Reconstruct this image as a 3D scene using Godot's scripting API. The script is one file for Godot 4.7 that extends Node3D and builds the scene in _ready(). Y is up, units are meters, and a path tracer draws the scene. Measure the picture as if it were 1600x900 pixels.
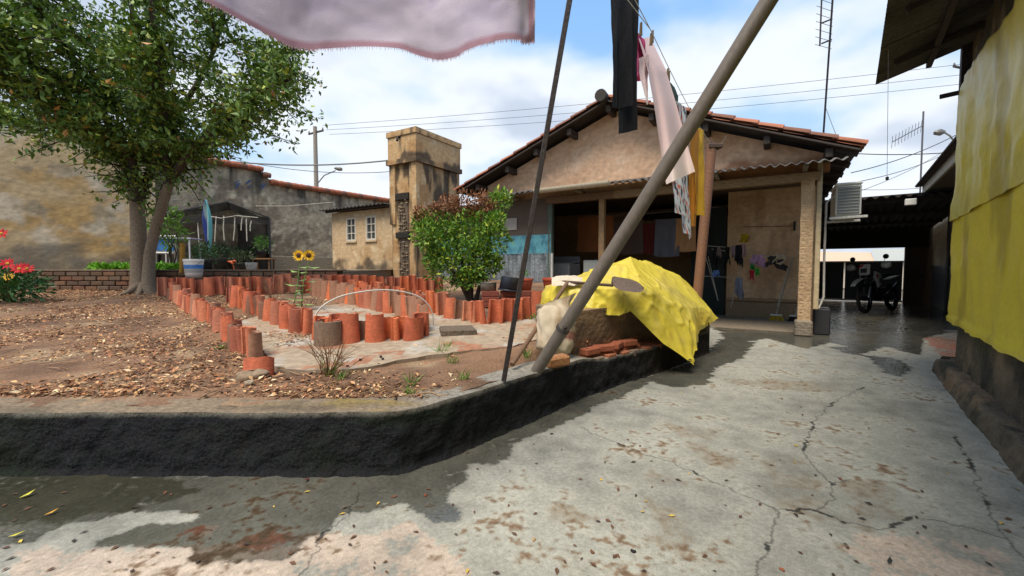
extends Node3D
# A back yard: raised bed edged with roof tiles, concrete drive, gabled house with porch, water tower, carport.
const F := 665.0
const EYE := Vector3(0, 1.15, 0)
var pitch := atan(32.0 / 665.0)
var rng := RandomNumberGenerator.new()
var M := {}
var taken := {}
var n_big := FastNoiseLite.new()
var n_mid := FastNoiseLite.new()
var n_fine := FastNoiseLite.new()
var n_crease := FastNoiseLite.new()

# ---------- mesh collector: triangles run clockwise, normals follow them ----------
class MB:
	var v := PackedVector3Array()
	var n := PackedVector3Array()
	var c := PackedColorArray()
	var t := PackedVector2Array()
	var ix := PackedInt32Array()
	func tri(a: Vector3, b: Vector3, d: Vector3, col: Color):
		var nn := (d - a).cross(b - a).normalized()
		var k := v.size()
		v.append(a); v.append(b); v.append(d)
		for i in 3:
			n.append(nn); c.append(col); t.append(Vector2.ZERO); ix.append(k + i)
	func quad(a: Vector3, b: Vector3, d: Vector3, e: Vector3, col: Color):
		var nn := (d - a).cross(b - a).normalized()
		var k := v.size()
		v.append(a); v.append(b); v.append(d); v.append(e)
		for i in 4:
			n.append(nn); c.append(col)
		t.append(Vector2(0, 0)); t.append(Vector2(1, 0)); t.append(Vector2(1, 1)); t.append(Vector2(0, 1))
		for i in [0, 1, 2, 0, 2, 3]: ix.append(k + i)
	func facing(pts: Array, away: Vector3, col: Color):
		var mid := Vector3.ZERO
		for p in pts: mid += p
		mid /= pts.size()
		var nn: Vector3 = (pts[2] - pts[0]).cross(pts[1] - pts[0])
		if nn.dot(mid - away) < 0: pts.reverse()
		if pts.size() == 3: tri(pts[0], pts[1], pts[2], col)
		else: quad(pts[0], pts[1], pts[2], pts[3], col)
	func box(xf: Transform3D, size: Vector3, col: Color, bev := 0.0):
		var h := size * 0.5
		var b: float = min(bev, min(h.x, min(h.y, h.z)) * 0.9)
		var o := xf.origin
		for i in 3:
			var j := (i + 1) % 3
			var k := (i + 2) % 3
			for s in [-1.0, 1.0]:
				var ps := []
				for q in [[-1, -1], [1, -1], [1, 1], [-1, 1]]:
					var p := Vector3.ZERO
					p[i] = s * h[i]; p[j] = q[0] * (h[j] - b); p[k] = q[1] * (h[k] - b)
					ps.append(xf * p)
				facing(ps, o, col)
				if b > 0:
					for s2 in [-1.0, 1.0]:
						var es := []
						for q in [[0, -1], [1, -1], [1, 1], [0, 1]]:
							var p := Vector3.ZERO
							p[i] = s * (h[i] if q[0] == 0 else h[i] - b)
							p[j] = s2 * (h[j] - b if q[0] == 0 else h[j])
							p[k] = q[1] * (h[k] - b)
							es.append(xf * p)
						facing(es, o, col)
		if b > 0:
			for sx in [-1.0, 1.0]:
				for sy in [-1.0, 1.0]:
					for sz in [-1.0, 1.0]:
						facing([xf * Vector3(sx * h.x, sy * (h.y - b), sz * (h.z - b)), xf * Vector3(sx * (h.x - b), sy * h.y, sz * (h.z - b)), xf * Vector3(sx * (h.x - b), sy * (h.y - b), sz * h.z)], o, col)
	func bx(x0: float, x1: float, y0: float, y1: float, z0: float, z1: float, col: Color, bev := 0.0):
		box(Transform3D(Basis(), Vector3(x0 + x1, y0 + y1, z0 + z1) * 0.5), Vector3(absf(x1 - x0), absf(y1 - y0), absf(z1 - z0)), col, bev)
	# rows: Array of PackedVector3Array of equal length; cols: a Color or an Array of PackedColorArray
	func grid(rows: Array, cols, flip := false, uvs := false):
		var nr := rows.size()
		var nc: int = rows[0].size()
		var k := v.size()
		for i in nr:
			var r0: PackedVector3Array = rows[max(i - 1, 0)]
			var r1: PackedVector3Array = rows[min(i + 1, nr - 1)]
			var r: PackedVector3Array = rows[i]
			var closed := r[0].distance_squared_to(r[nc - 1]) < 1e-9
			for j in nc:
				var du := r[min(j + 1, nc - 1)] - r[max(j - 1, 0)]
				if closed and (j == 0 or j == nc - 1): du = r[1] - r[nc - 2]
				var dv := r1[j] - r0[j]
				var nn := dv.cross(du)
				if nn.length_squared() < 1e-16: nn = (r1[(j + 1) % nc] - r0[j]).cross(du + Vector3(1e-6, 0, 0))
				nn = nn.normalized()
				if nn == Vector3.ZERO: nn = Vector3.UP
				v.append(r[j]); n.append(-nn if flip else nn)
				c.append(cols if cols is Color else cols[i][j])
				t.append(Vector2(float(j) / (nc - 1), float(i) / (nr - 1)) if uvs else Vector2.ZERO)
		for i in nr - 1:
			for j in nc - 1:
				var a := k + i * nc + j
				var q := [a, a + 1, a + nc + 1, a, a + nc + 1, a + nc]
				if flip: q = [a, a + nc + 1, a + 1, a, a + nc, a + nc + 1]
				for e in q: ix.append(e)
	func tube(pts: Array, rad, sides: int, col: Color, caps := true):
		var rows := []
		var up := Vector3(0.31, 0.87, 0.39)
		var u := Vector3.ZERO
		for i in pts.size():
			var d: Vector3 = (pts[min(i + 1, pts.size() - 1)] - pts[max(i - 1, 0)]).normalized()
			if u == Vector3.ZERO:
				u = d.cross(up if absf(d.dot(up)) < 0.95 else Vector3.RIGHT).normalized()
			else:
				u = (u - d * u.dot(d)).normalized()
			var w := d.cross(u)
			var r: float = rad[i] if rad is Array else rad
			var row := PackedVector3Array()
			for j in sides + 1:
				var an := TAU * (j % sides) / sides
				row.append(pts[i] + (u * cos(an) + w * sin(an)) * r)
			rows.append(row)
		grid(rows, col, true)
		if caps:
			for e in [0, rows.size() - 1]:
				for j in sides:
					facing([pts[e], rows[e][j], rows[e][j + 1]], pts[1] if e == 0 else pts[rows.size() - 2], col)
	# profile: Array of Vector2(radius, height) from the bottom up
	func lathe(xf: Transform3D, profile: Array, sides: int, cols):
		var rows := []
		var cc := []
		for i in profile.size():
			var row := PackedVector3Array()
			var rc := PackedColorArray()
			for j in sides + 1:
				var an := TAU * (j % sides) / sides
				row.append(xf * Vector3(cos(an) * profile[i].x, profile[i].y, sin(an) * profile[i].x))
				rc.append(cols if cols is Color else cols[i])
			rows.append(row); cc.append(rc)
		grid(rows, cc, false)
	func leaf(p: Vector3, d: Vector3, side: Vector3, l: float, w: float, col: Color):
		var a := p + d * l * 0.5 + side * w * 0.5
		var b := p + d * l * 0.45 - side * w * 0.5
		var nn := d.cross(side).normalized()
		tri(p, a + nn * w * 0.12, p + d * l - nn * l * 0.1, col)
		tri(p, p + d * l - nn * l * 0.1, b + nn * w * 0.12, col)
	func mesh() -> ArrayMesh:
		var a := []
		a.resize(Mesh.ARRAY_MAX)
		a[Mesh.ARRAY_VERTEX] = v; a[Mesh.ARRAY_NORMAL] = n; a[Mesh.ARRAY_COLOR] = c; a[Mesh.ARRAY_TEX_UV] = t; a[Mesh.ARRAY_INDEX] = ix
		var m := ArrayMesh.new()
		m.add_surface_from_arrays(Mesh.PRIMITIVE_TRIANGLES, a)
		return m

# ---------- names, labels ----------
func numbered(called: String) -> String:
	var k: int = taken.get(called, 0)
	taken[called] = k + 1
	return called if k == 0 else "%s_%03d" % [called, k]
func tag(o: Node, label: String, category: String, group := ""):
	o.set_meta("label", label); o.set_meta("category", category)
	if group != "": o.set_meta("group", group)
func thing(called: String, label: String, category: String, xf := Transform3D(), group := "") -> Node3D:
	var o := Node3D.new()
	o.name = numbered(called)
	add_child(o)
	o.transform = xf
	tag(o, label, category, group)
	return o
func part(called: String, m, mat: String, parent: Node, xf := Transform3D()) -> MeshInstance3D:
	var o := MeshInstance3D.new()
	o.mesh = m.mesh() if m is MB else m
	o.material_override = M[mat]
	o.name = called
	parent.add_child(o, true)
	o.transform = xf
	return o
func single(called: String, m, mat: String, label: String, category: String, xf := Transform3D(), group := "") -> MeshInstance3D:
	var o := part(numbered(called), m, mat, self, xf)
	tag(o, label, category, group)
	return o
func struct(called: String, m, mat: String) -> MeshInstance3D:
	var o := part(called, m, mat, self)
	o.set_meta("kind", "structure")
	return o
func copies(called: String, mesh: Mesh, mat: String, xfs: Array, cols: Array, parent: Node) -> MultiMeshInstance3D:
	var mm := MultiMesh.new()
	mm.transform_format = MultiMesh.TRANSFORM_3D
	mm.use_colors = true
	mm.mesh = mesh
	mm.instance_count = xfs.size()
	for i in xfs.size():
		mm.set_instance_transform(i, xfs[i]); mm.set_instance_color(i, cols[i])
	var o := MultiMeshInstance3D.new()
	o.multimesh = mm
	o.material_override = M[mat]
	o.name = called
	parent.add_child(o, true)
	return o

# ---------- colours, pixels to places ----------
func S(r: float, g: float, b: float) -> Color:
	return Color(r / 255.0, g / 255.0, b / 255.0).srgb_to_linear()
func vary(col: Color, k: float) -> Color:
	var s := 1.0 + rng.randf_range(-k, k)
	return Color(col.r * s * (1.0 + rng.randf_range(-k, k) * 0.25), col.g * s, col.b * s * (1.0 + rng.randf_range(-k, k) * 0.25))
func ray(u: float, v: float) -> Vector3:
	return Vector3((u - 800.0) / F, (450.0 - v) / F, -1).rotated(Vector3.RIGHT, -pitch)
func at_d(u: float, v: float, d: float) -> Vector3:
	var r := ray(u, v)
	return EYE + r * (d / -r.z)
func at_plane(u: float, v: float, p: Vector3, nn: Vector3) -> Vector3:
	var r := ray(u, v)
	return EYE + r * ((p - EYE).dot(nn) / r.dot(nn))
func at_y(u: float, v: float, y: float) -> Vector3:
	return at_plane(u, v, Vector3(0, y, 0), Vector3.UP)
func soil_y(x: float, d: float) -> float:
	return 0.325 + 0.065 * (d - 2.4) + n_mid.get_noise_2d(x * 1.2, d * 1.2) * 0.03
func at_soil(u: float, v: float) -> Vector3:
	var p := at_plane(u, v, Vector3(0, 0.325 - 0.156, 0), Vector3(0, 1, 0.065))
	return Vector3(p.x, soil_y(p.x, -p.z), p.z)
func P(x: float, y: float, d: float) -> Vector3:
	return Vector3(x, y, -d)
func sm(a: float, b: float, x: float) -> float:
	return smoothstep(a, b, x)

# ---------- materials ----------
func noise_tex(seed: int, freq: float, lo: float, size := 256, oct := 4, hi := 1.0) -> NoiseTexture2D:
	var nz := FastNoiseLite.new()
	nz.seed = seed; nz.frequency = freq; nz.fractal_octaves = oct; nz.noise_type = FastNoiseLite.TYPE_SIMPLEX_SMOOTH
	var t := NoiseTexture2D.new()
	t.width = size; t.height = size; t.seamless = true; t.noise = nz
	var g := Gradient.new()
	g.set_color(0, Color(lo, lo, lo)); g.set_color(1, Color(hi, hi, hi))
	t.color_ramp = g
	return t
func normal_tex(seed: int, freq: float, bump: float, size := 256, oct := 5) -> NoiseTexture2D:
	var t := noise_tex(seed, freq, 0.0, size, oct)
	t.color_ramp = null
	t.as_normal_map = true; t.bump_strength = bump
	return t
var texs := {}
func vm(key: String, rough: float, scale: Vector3, lo: float, bump: float, freq := 0.02, metal := 0.0, world := false) -> StandardMaterial3D:
	var m := StandardMaterial3D.new()
	m.vertex_color_use_as_albedo = true
	m.roughness = rough; m.metallic = metal
	m.cull_mode = BaseMaterial3D.CULL_DISABLED
	m.uv1_triplanar = true
	m.uv1_world_triplanar = world
	m.uv1_scale = scale
	if lo < 1.0:
		var k := "g%.2f_%.3f" % [lo, freq]
		if not texs.has(k): texs[k] = noise_tex(7 + texs.size(), freq, lo, 512, 6)
		m.albedo_texture = texs[k]
	if bump > 0.0:
		var k := "n%.1f_%.3f" % [bump, freq]
		if not texs.has(k): texs[k] = normal_tex(31 + texs.size(), freq, bump)
		m.normal_enabled = true
		m.normal_texture = texs[k]
		m.normal_scale = 0.45
	M[key] = m
	return m
func materials():
	vm("plaster", 0.9, Vector3.ONE * 0.9, 0.80, 5.0, 0.02, 0.0, true)
	vm("rough_plaster", 0.85, Vector3.ONE * 2.2, 0.72, 16.0, 0.025, 0.0, true)
	vm("tar", 0.92, Vector3.ONE * 2.4, 0.6, 16.0, 0.045, 0.0, true).metallic_specular = 0.25
	vm("soil", 0.95, Vector3.ONE * 3.2, 0.72, 16.0, 0.03, 0.0, true)
	vm("clay", 0.8, Vector3.ONE * 3.0, 0.80, 5.0, 0.02)
	vm("brick", 0.9, Vector3.ONE * 4.0, 0.65, 10.0, 0.02, 0.0, true)
	vm("wood", 0.75, Vector3(9, 0.7, 9), 0.55, 5.0, 0.02)
	vm("wood_x", 0.75, Vector3(0.7, 9, 9), 0.55, 5.0, 0.02)
	vm("bark", 0.9, Vector3(5, 1.6, 5), 0.6, 12.0, 0.02, 0.0, true)
	vm("pvc", 0.55, Vector3(3, 1.2, 3), 0.80, 0.0, 0.02)
	vm("plastic", 0.4, Vector3.ONE, 1.0, 0.0)
	vm("matte", 0.85, Vector3.ONE * 3.0, 0.85, 0.0, 0.02)
	vm("paint_metal", 0.35, Vector3.ONE * 2.0, 0.85, 0.0, 0.02, 0.2)
	vm("zinc", 0.42, Vector3.ONE * 1.6, 0.62, 5.0, 0.02, 0.55)
	vm("rust", 0.7, Vector3.ONE * 4.0, 0.6, 5.0, 0.02, 0.2)
	vm("chrome", 0.2, Vector3.ONE, 1.0, 0.0, 0.02, 0.9)
	vm("rubber", 0.7, Vector3.ONE, 1.0, 0.0)
	vm("fibre_cement", 0.85, Vector3.ONE * 2.0, 0.62, 5.0, 0.02)
	var cl := vm("cloth", 0.95, Vector3.ONE * 9.0, 0.86, 5.0, 0.04)
	cl.backlight_enabled = true; cl.backlight = Color(0.35, 0.34, 0.34)
	var tw := vm("towel", 1.0, Vector3.ONE * 14.0, 0.80, 16.0, 0.06)
	tw.backlight_enabled = true; tw.backlight = Color(0.42, 0.38, 0.40)
	var dk := vm("cloth_dense", 0.95, Vector3.ONE * 6.0, 0.8, 5.0, 0.03)
	dk.rim_enabled = false
	var tp := vm("tarp", 0.42, Vector3.ONE * 3.0, 0.92, 0.0, 0.012)
	tp.backlight_enabled = true; tp.backlight = Color(0.22, 0.20, 0.04)
	var lf := vm("leaf", 0.5, Vector3.ONE, 1.0, 0.0)
	lf.backlight_enabled = true; lf.backlight = Color(0.35, 0.45, 0.12)
	vm("litter", 0.9, Vector3.ONE, 1.0, 0.0)
	var net := vm("shade_net", 0.9, Vector3.ONE * 3.0, 0.8, 0.0, 0.02)
	net.transparency = BaseMaterial3D.TRANSPARENCY_ALPHA
	net.albedo_color = Color(1, 1, 1, 0.84)
	var gl := vm("glass", 0.08, Vector3.ONE, 1.0, 0.0)
	gl.metallic_specular = 0.6
	var bs := vm("blue_sheet", 0.35, Vector3.ONE * 2.0, 0.8, 0.0, 0.02)
	bs.backlight_enabled = true; bs.backlight = Color(0.2, 0.35, 0.4)

# ---------- sky: thin blue air with broken cumulus, the same all the way round ----------
func sky_image() -> Image:
	var w := 1400
	var h := 700
	var im := Image.create(w, h, false, Image.FORMAT_RGB8)
	var a := FastNoiseLite.new()
	a.seed = 12; a.frequency = 1.0; a.fractal_octaves = 6; a.fractal_gain = 0.52; a.noise_type = FastNoiseLite.TYPE_SIMPLEX_SMOOTH
	var b := FastNoiseLite.new()
	b.seed = 44; b.frequency = 0.45; b.fractal_octaves = 3
	for j in h:
		var th := PI * (j + 0.5) / h
		var y := cos(th)
		var s := sin(th)
		for i in w:
			if y < -0.06:
				im.set_pixel(i, j, Color(0.62, 0.64, 0.66))
				continue
			var ph := TAU * (i + 0.5) / w - PI
			var d := Vector3(sin(ph) * s, y, -cos(ph) * s)
			var k := 1.0 / (maxf(y, 0.0) + 0.28)
			var q := Vector3(d.x * k * 0.85 + 3.1, y * 1.6, d.z * k * 0.85 + 1.7)
			var f := a.get_noise_3dv(q * 0.95) + b.get_noise_3dv(q) * 0.45
			var cover := sm(-0.22, 0.30, f + 0.10 + 0.22 * (1.0 - sm(0.05, 0.55, y)))
			var thick := sm(0.10, 0.50, f + 0.6 * a.get_noise_3dv(q * 0.95 + Vector3(0.12, 0.3, 0.05)))
			var blue := Color(0.46, 0.63, 0.82).lerp(Color(0.69, 0.78, 0.86), 1.0 - sm(0.0, 0.62, y))
			var cl := Color(0.83, 0.84, 0.86).lerp(Color(0.66, 0.70, 0.76), thick * 0.9)
			im.set_pixel(i, j, blue.lerp(cl, cover * 0.92))
	return im

# ---------- concrete ----------
func ground_poly(px: Array) -> PackedVector2Array:
	var o := PackedVector2Array()
	for i in range(0, px.size(), 2):
		var q := at_y(px[i], px[i + 1], 0.0)
		o.append(Vector2(q.x, -q.z))
	return o
func mask_image(polys: Array, r: Rect2, w: int, h: int) -> PackedByteArray:
	var cw := w / 4
	var ch := h / 4
	var im := Image.create(cw, ch, false, Image.FORMAT_L8)
	for pl in polys:
		var lo := Vector2(1e9, 1e9)
		var hi := -lo
		for q in pl:
			lo = lo.min(q); hi = hi.max(q)
		var i0 := clampi(int((lo.x - r.position.x) / r.size.x * cw), 0, cw - 1)
		var i1 := clampi(int((hi.x - r.position.x) / r.size.x * cw) + 1, 0, cw - 1)
		var j0 := clampi(int((lo.y - r.position.y) / r.size.y * ch), 0, ch - 1)
		var j1 := clampi(int((hi.y - r.position.y) / r.size.y * ch) + 1, 0, ch - 1)
		for j in range(j0, j1 + 1):
			for i in range(i0, i1 + 1):
				if Geometry2D.is_point_in_polygon(r.position + r.size * Vector2((i + 0.5) / cw, (j + 0.5) / ch), pl): im.set_pixel(i, j, Color.WHITE)
	im.resize(cw / 3, ch / 3, Image.INTERPOLATE_BILINEAR)
	im.resize(w, h, Image.INTERPOLATE_CUBIC)
	return im.get_data()
func noise_bytes(seed: int, freq: float, oct: int, w: int, h: int) -> PackedByteArray:
	var nz := FastNoiseLite.new()
	nz.seed = seed; nz.frequency = freq; nz.fractal_octaves = oct; nz.noise_type = FastNoiseLite.TYPE_SIMPLEX_SMOOTH
	return nz.get_image(w, h, false, false, true).get_data()
# the concrete's own colour, where it is wet, its stains and cracks, seen from above (x to the side, depth away)
func concrete(r: Rect2, w: int, h: int, seed: int) -> StandardMaterial3D:
	var wet_p := [ground_poly([-400, 742, 0, 742, 613, 738, 689, 716, 764, 684, 840, 650, 916, 617, 984, 593, 1035, 583, 1010, 603, 991, 611, 930, 638, 878, 666, 825, 685, 791, 707, 789, 724, 745, 728, 742, 749, 715, 766, 696, 787, 742, 805, 685, 818, 662, 802, 621, 787, 579, 802, 545, 805, 523, 817, 499, 835, 450, 872, 326, 869, 300, 857, 199, 857, 131, 839, 150, 833, 240, 819, 370, 804, 376, 796, 260, 799, 180, 806, 110, 822, 70, 842, 0, 858, -400, 880]),
		ground_poly([1015, 588, 1060, 572, 1100, 552, 1125, 530, 1180, 535, 1160, 560, 1120, 575, 1105, 600, 1060, 606, 1030, 600]),
		ground_poly([1110, 500, 1140, 540, 1200, 528, 1260, 545, 1300, 535, 1350, 552, 1385, 542, 1440, 556, 1440, 530, 1560, 500, 1560, 470, 1480, 463, 1380, 462, 1280, 462, 1180, 468, 1100, 485]),
		ground_poly([1352, 555, 1400, 560, 1425, 575, 1410, 590, 1380, 580]), ground_poly([1290, 540, 1340, 545, 1350, 556, 1320, 552])]
	var brown_p := [ground_poly([1180, 715, 1235, 705, 1275, 740, 1300, 800, 1370, 830, 1250, 810, 1200, 770]), ground_poly([1065, 690, 1100, 690, 1165, 725, 1130, 735, 1080, 715]), ground_poly([1000, 733, 1080, 752, 1075, 765, 1000, 755]), ground_poly([1310, 745, 1390, 750, 1420, 820, 1330, 815]), ground_poly([1180, 590, 1330, 600, 1300, 615, 1190, 608]), ground_poly([1130, 590, 1220, 598, 1210, 606, 1140, 600]), ground_poly([1010, 770, 1060, 800, 1100, 880, 1020, 860]), ground_poly([840, 790, 910, 785, 930, 810, 850, 815]), ground_poly([1040, 660, 1130, 672, 1120, 690, 1060, 685])]
	var pink_p := [ground_poly([30, 860, 300, 860, 540, 840, 650, 810, 740, 880, 700, 960, 0, 960]), ground_poly([1340, 830, 1560, 850, 1620, 940, 1340, 960]), ground_poly([280, 825, 330, 818, 340, 838, 300, 845]), ground_poly([1480, 520, 1600, 530, 1600, 640, 1495, 590])]
	var red_p := [ground_poly([270, 828, 330, 820, 335, 842, 280, 842]), ground_poly([380, 835, 450, 828, 455, 842, 390, 850]), ground_poly([1440, 523, 1500, 530, 1500, 585, 1485, 580])]
	var olive_p := [ground_poly([-400, 742, 250, 742, 330, 765, 200, 800, -50, 830, -400, 880])]  # darker olive tone on the concrete along the left wall foot
	var wet := mask_image(wet_p, r, w, h)
	var brn := mask_image(brown_p, r, w, h)
	var pnk := mask_image(pink_p, r, w, h)
	var red := mask_image(red_p, r, w, h)
	var olv := mask_image(olive_p, r, w, h)
	var na := noise_bytes(seed, 0.006, 5, w, h)
	var nb := noise_bytes(seed + 1, 0.03, 4, w, h)
	var nc := noise_bytes(seed + 2, 0.25, 3, w, h)
	var ne := noise_bytes(seed + 5, 0.10, 4, w, h)
	# cracks
	var crk := Image.create(w, h, false, Image.FORMAT_L8)
	for line in [[1000, 707, 1050, 722, 1095, 743, 1150, 768, 1215, 795, 1270, 797, 1320, 815, 1370, 828, 1425, 808, 1500, 820, 1570, 842], [1215, 795, 1208, 830, 1195, 862, 1185, 900, 1170, 940], [1275, 797, 1300, 780, 1300, 755, 1270, 730, 1255, 705, 1270, 660, 1300, 630, 1350, 605], [1570, 842, 1550, 800, 1530, 760, 1525, 735, 1490, 680], [1570, 842, 1600, 870, 1640, 900], [562, 770, 540, 808, 510, 828, 495, 860, 470, 900], [905, 668, 1000, 707], [1300, 755, 1330, 750], [1530, 715, 1600, 735], [1300, 590, 1420, 605, 1500, 612]]:
		var gp := ground_poly(line)
		var walk := 0.0
		for i in gp.size() - 1:
			var len_m := gp[i].distance_to(gp[i + 1])
			var steps := int(len_m / 0.003) + 1
			for s in steps:
				var t := float(s) / steps
				walk += 0.003
				var q := gp[i].lerp(gp[i + 1], t) + Vector2(n_fine.get_noise_2d(walk * 9.0, line[0]), n_fine.get_noise_2d(walk * 9.0, line[1] + 50.0)) * 0.028
				var ci := int((q.x - r.position.x) / r.size.x * w)
				var cj := int((q.y - r.position.y) / r.size.y * h)
				var wide := 1 if n_fine.get_noise_2d(walk * 3.0, 7.7) > 0.22 else 0
				for e in range(-wide, 1):
					for g in range(-wide, 1):
						if ci + e >= 0 and ci + e < w and cj + g >= 0 and cj + g < h: crk.set_pixel(ci + e, cj + g, Color.WHITE * (0.45 + 0.4 * wide))
	var cr := crk.get_data()
	var al := PackedByteArray()
	var ro := PackedByteArray()
	al.resize(w * h * 3); ro.resize(w * h)
	for k in w * h:
		var a := na[k] / 255.0
		var b := nb[k] / 255.0
		var g := nc[k] / 255.0
		var edge := (a - 0.5) * 0.5 + (b - 0.5) * 0.6 + (ne[k] / 255.0 - 0.5) * 0.55 + (g - 0.5) * 0.2
		var we := wet[k] / 255.0 + edge + (g - 0.5) * 0.25
		var wv := clampf((we - 0.44) * 5.0, 0.0, 1.0)
		var dv := clampf((wet[k] / 255.0 * 1.3 + edge * 1.5 - 0.12) * 1.6, 0.0, 1.0)
		var bv := clampf((brn[k] / 255.0 * 0.8 + edge * 1.5 + (g - 0.5) * 0.7 - 0.50) * 1.1, 0.0, 0.5) * clampf(brn[k] / 255.0 * 3.0 + 0.12, 0.0, 1.0)
		var pv := clampf((pnk[k] / 255.0 + edge * 2.0 - 0.5) * 2.5, 0.0, 0.75)
		var rv := clampf((red[k] / 255.0 + edge * 2.4 - 0.55) * 2.0, 0.0, 0.8)
		var ov := clampf((olv[k] / 255.0 + edge * 1.8 - 0.3) * 1.6, 0.0, 0.65)
		var sp := clampf((b - 0.60) * 4.0, 0.0, 1.0) * 0.25 * clampf((a - 0.35) * 4.0, 0.0, 1.0)
		var l := 0.93 + (a - 0.5) * 0.30 + (b - 0.5) * 0.24 + (g - 0.5) * 0.26
		var R := 174.0 * l
		var G := 173.0 * l
		var B := 162.0 * l
		R = lerpf(R, 146.0 * l, sp); G = lerpf(G, 132.0 * l, sp); B = lerpf(B, 112.0 * l, sp)
		R = lerpf(R, 206.0 * l, pv); G = lerpf(G, 184.0 * l, pv); B = lerpf(B, 166.0 * l, pv)
		R = lerpf(R, 126.0 * l, bv); G = lerpf(G, 108.0 * l, bv); B = lerpf(B, 86.0 * l, bv)
		R = lerpf(R, 170.0 * l, rv); G = lerpf(G, 102.0 * l, rv); B = lerpf(B, 78.0 * l, rv)
		R = lerpf(R, 92.0 * l, ov); G = lerpf(G, 90.0 * l, ov); B = lerpf(B, 68.0 * l, ov)
		var wf := (1.0 - 0.34 * wv) * (1.0 - 0.10 * dv)
		var cf := 1.0 - 0.72 * (cr[k] / 255.0)
		R *= wf * cf; G *= wf * cf; B *= wf * cf * (1.0 - 0.02 * wv)
		al[k * 3] = clampi(int(R), 0, 255); al[k * 3 + 1] = clampi(int(G), 0, 255); al[k * 3 + 2] = clampi(int(B), 0, 255)
		ro[k] = clampi(int(lerpf(205.0 + g * 45.0, 8.0 + b * 62.0, wv)), 0, 255)
	var m := StandardMaterial3D.new()
	m.albedo_texture = ImageTexture.create_from_image(Image.create_from_data(w, h, false, Image.FORMAT_RGB8, al))
	m.roughness = 1.0
	m.roughness_texture = ImageTexture.create_from_image(Image.create_from_data(w, h, false, Image.FORMAT_L8, ro))
	m.normal_enabled = true
	var bump := Image.create_from_data(w, h, false, Image.FORMAT_L8, nc)
	var bb := Image.create_from_data(w, h, false, Image.FORMAT_L8, nb)
	bump.convert(Image.FORMAT_RGBA8); bb.convert(Image.FORMAT_RGBA8)
	bump.blend_rect(bb, Rect2i(0, 0, 0, 0), Vector2i.ZERO)
	bump.bump_map_to_normal_map(2.2)
	m.normal_texture = ImageTexture.create_from_image(bump)
	m.normal_scale = 0.16
	m.detail_enabled = true
	m.detail_blend_mode = BaseMaterial3D.BLEND_MODE_MUL
	m.detail_uv_layer = BaseMaterial3D.DETAIL_UV_2
	m.uv2_triplanar = true; m.uv2_world_triplanar = true
	m.uv2_scale = Vector3.ONE * 1.1
	m.detail_albedo = noise_tex(91, 0.09, 0.80, 1024, 6)
	m.cull_mode = BaseMaterial3D.CULL_DISABLED
	return m
func sheet(x0: float, x1: float, d0: float, d1: float, y: float, nx: int, nd: int, rough: float, col := Color.WHITE) -> MB:
	var m := MB.new()
	var rows := []
	for j in nd + 1:
		var row := PackedVector3Array()
		for i in nx + 1:
			var x := lerpf(x0, x1, float(i) / nx)
			var d := lerpf(d0, d1, float(j) / nd)
			row.append(P(x, y + n_mid.get_noise_2d(x * 0.7, d * 0.7) * rough, d))
		rows.append(row)
	m.grid(rows, col, true, true)
	return m

# ---------- raised bed ----------
var bed_path := [[-9.0, 2.33], [-3.0, 2.33], [-1.05, 2.33], [-0.80, 2.33], [-0.64, 2.335], [-0.42, 2.53], [-0.15, 2.82], [0.195, 3.23], [0.66, 3.77], [1.19, 4.28], [1.51, 4.55], [2.66, 5.72]]
func bed_points(step: float) -> Array:
	var out := []
	for i in bed_path.size() - 1:
		var a := Vector2(bed_path[i][0], bed_path[i][1])
		var b := Vector2(bed_path[i + 1][0], bed_path[i + 1][1])
		var k := maxi(1, int(a.distance_to(b) / step))
		for s in k: out.append(a.lerp(b, float(s) / k))
	out.append(Vector2(bed_path[-1][0], bed_path[-1][1]))
	for rep in 1:
		var o2 := out.duplicate()
		for i in range(1, out.size() - 1): o2[i] = (out[i - 1] + out[i] * 2.0 + out[i + 1]) * 0.25
		out = o2
	return out
func bed_edge_x(d: float) -> float:
	if d > 5.72: return lerpf(2.66, 1.9, clampf((d - 5.72) / 3.3, 0, 1)) - 0.2
	for i in range(3, bed_path.size() - 1):
		if d <= bed_path[i + 1][1]: return lerpf(bed_path[i][0], bed_path[i + 1][0], (d - bed_path[i][1]) / (bed_path[i + 1][1] - bed_path[i][1])) - 0.10
	return 2.4
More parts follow.
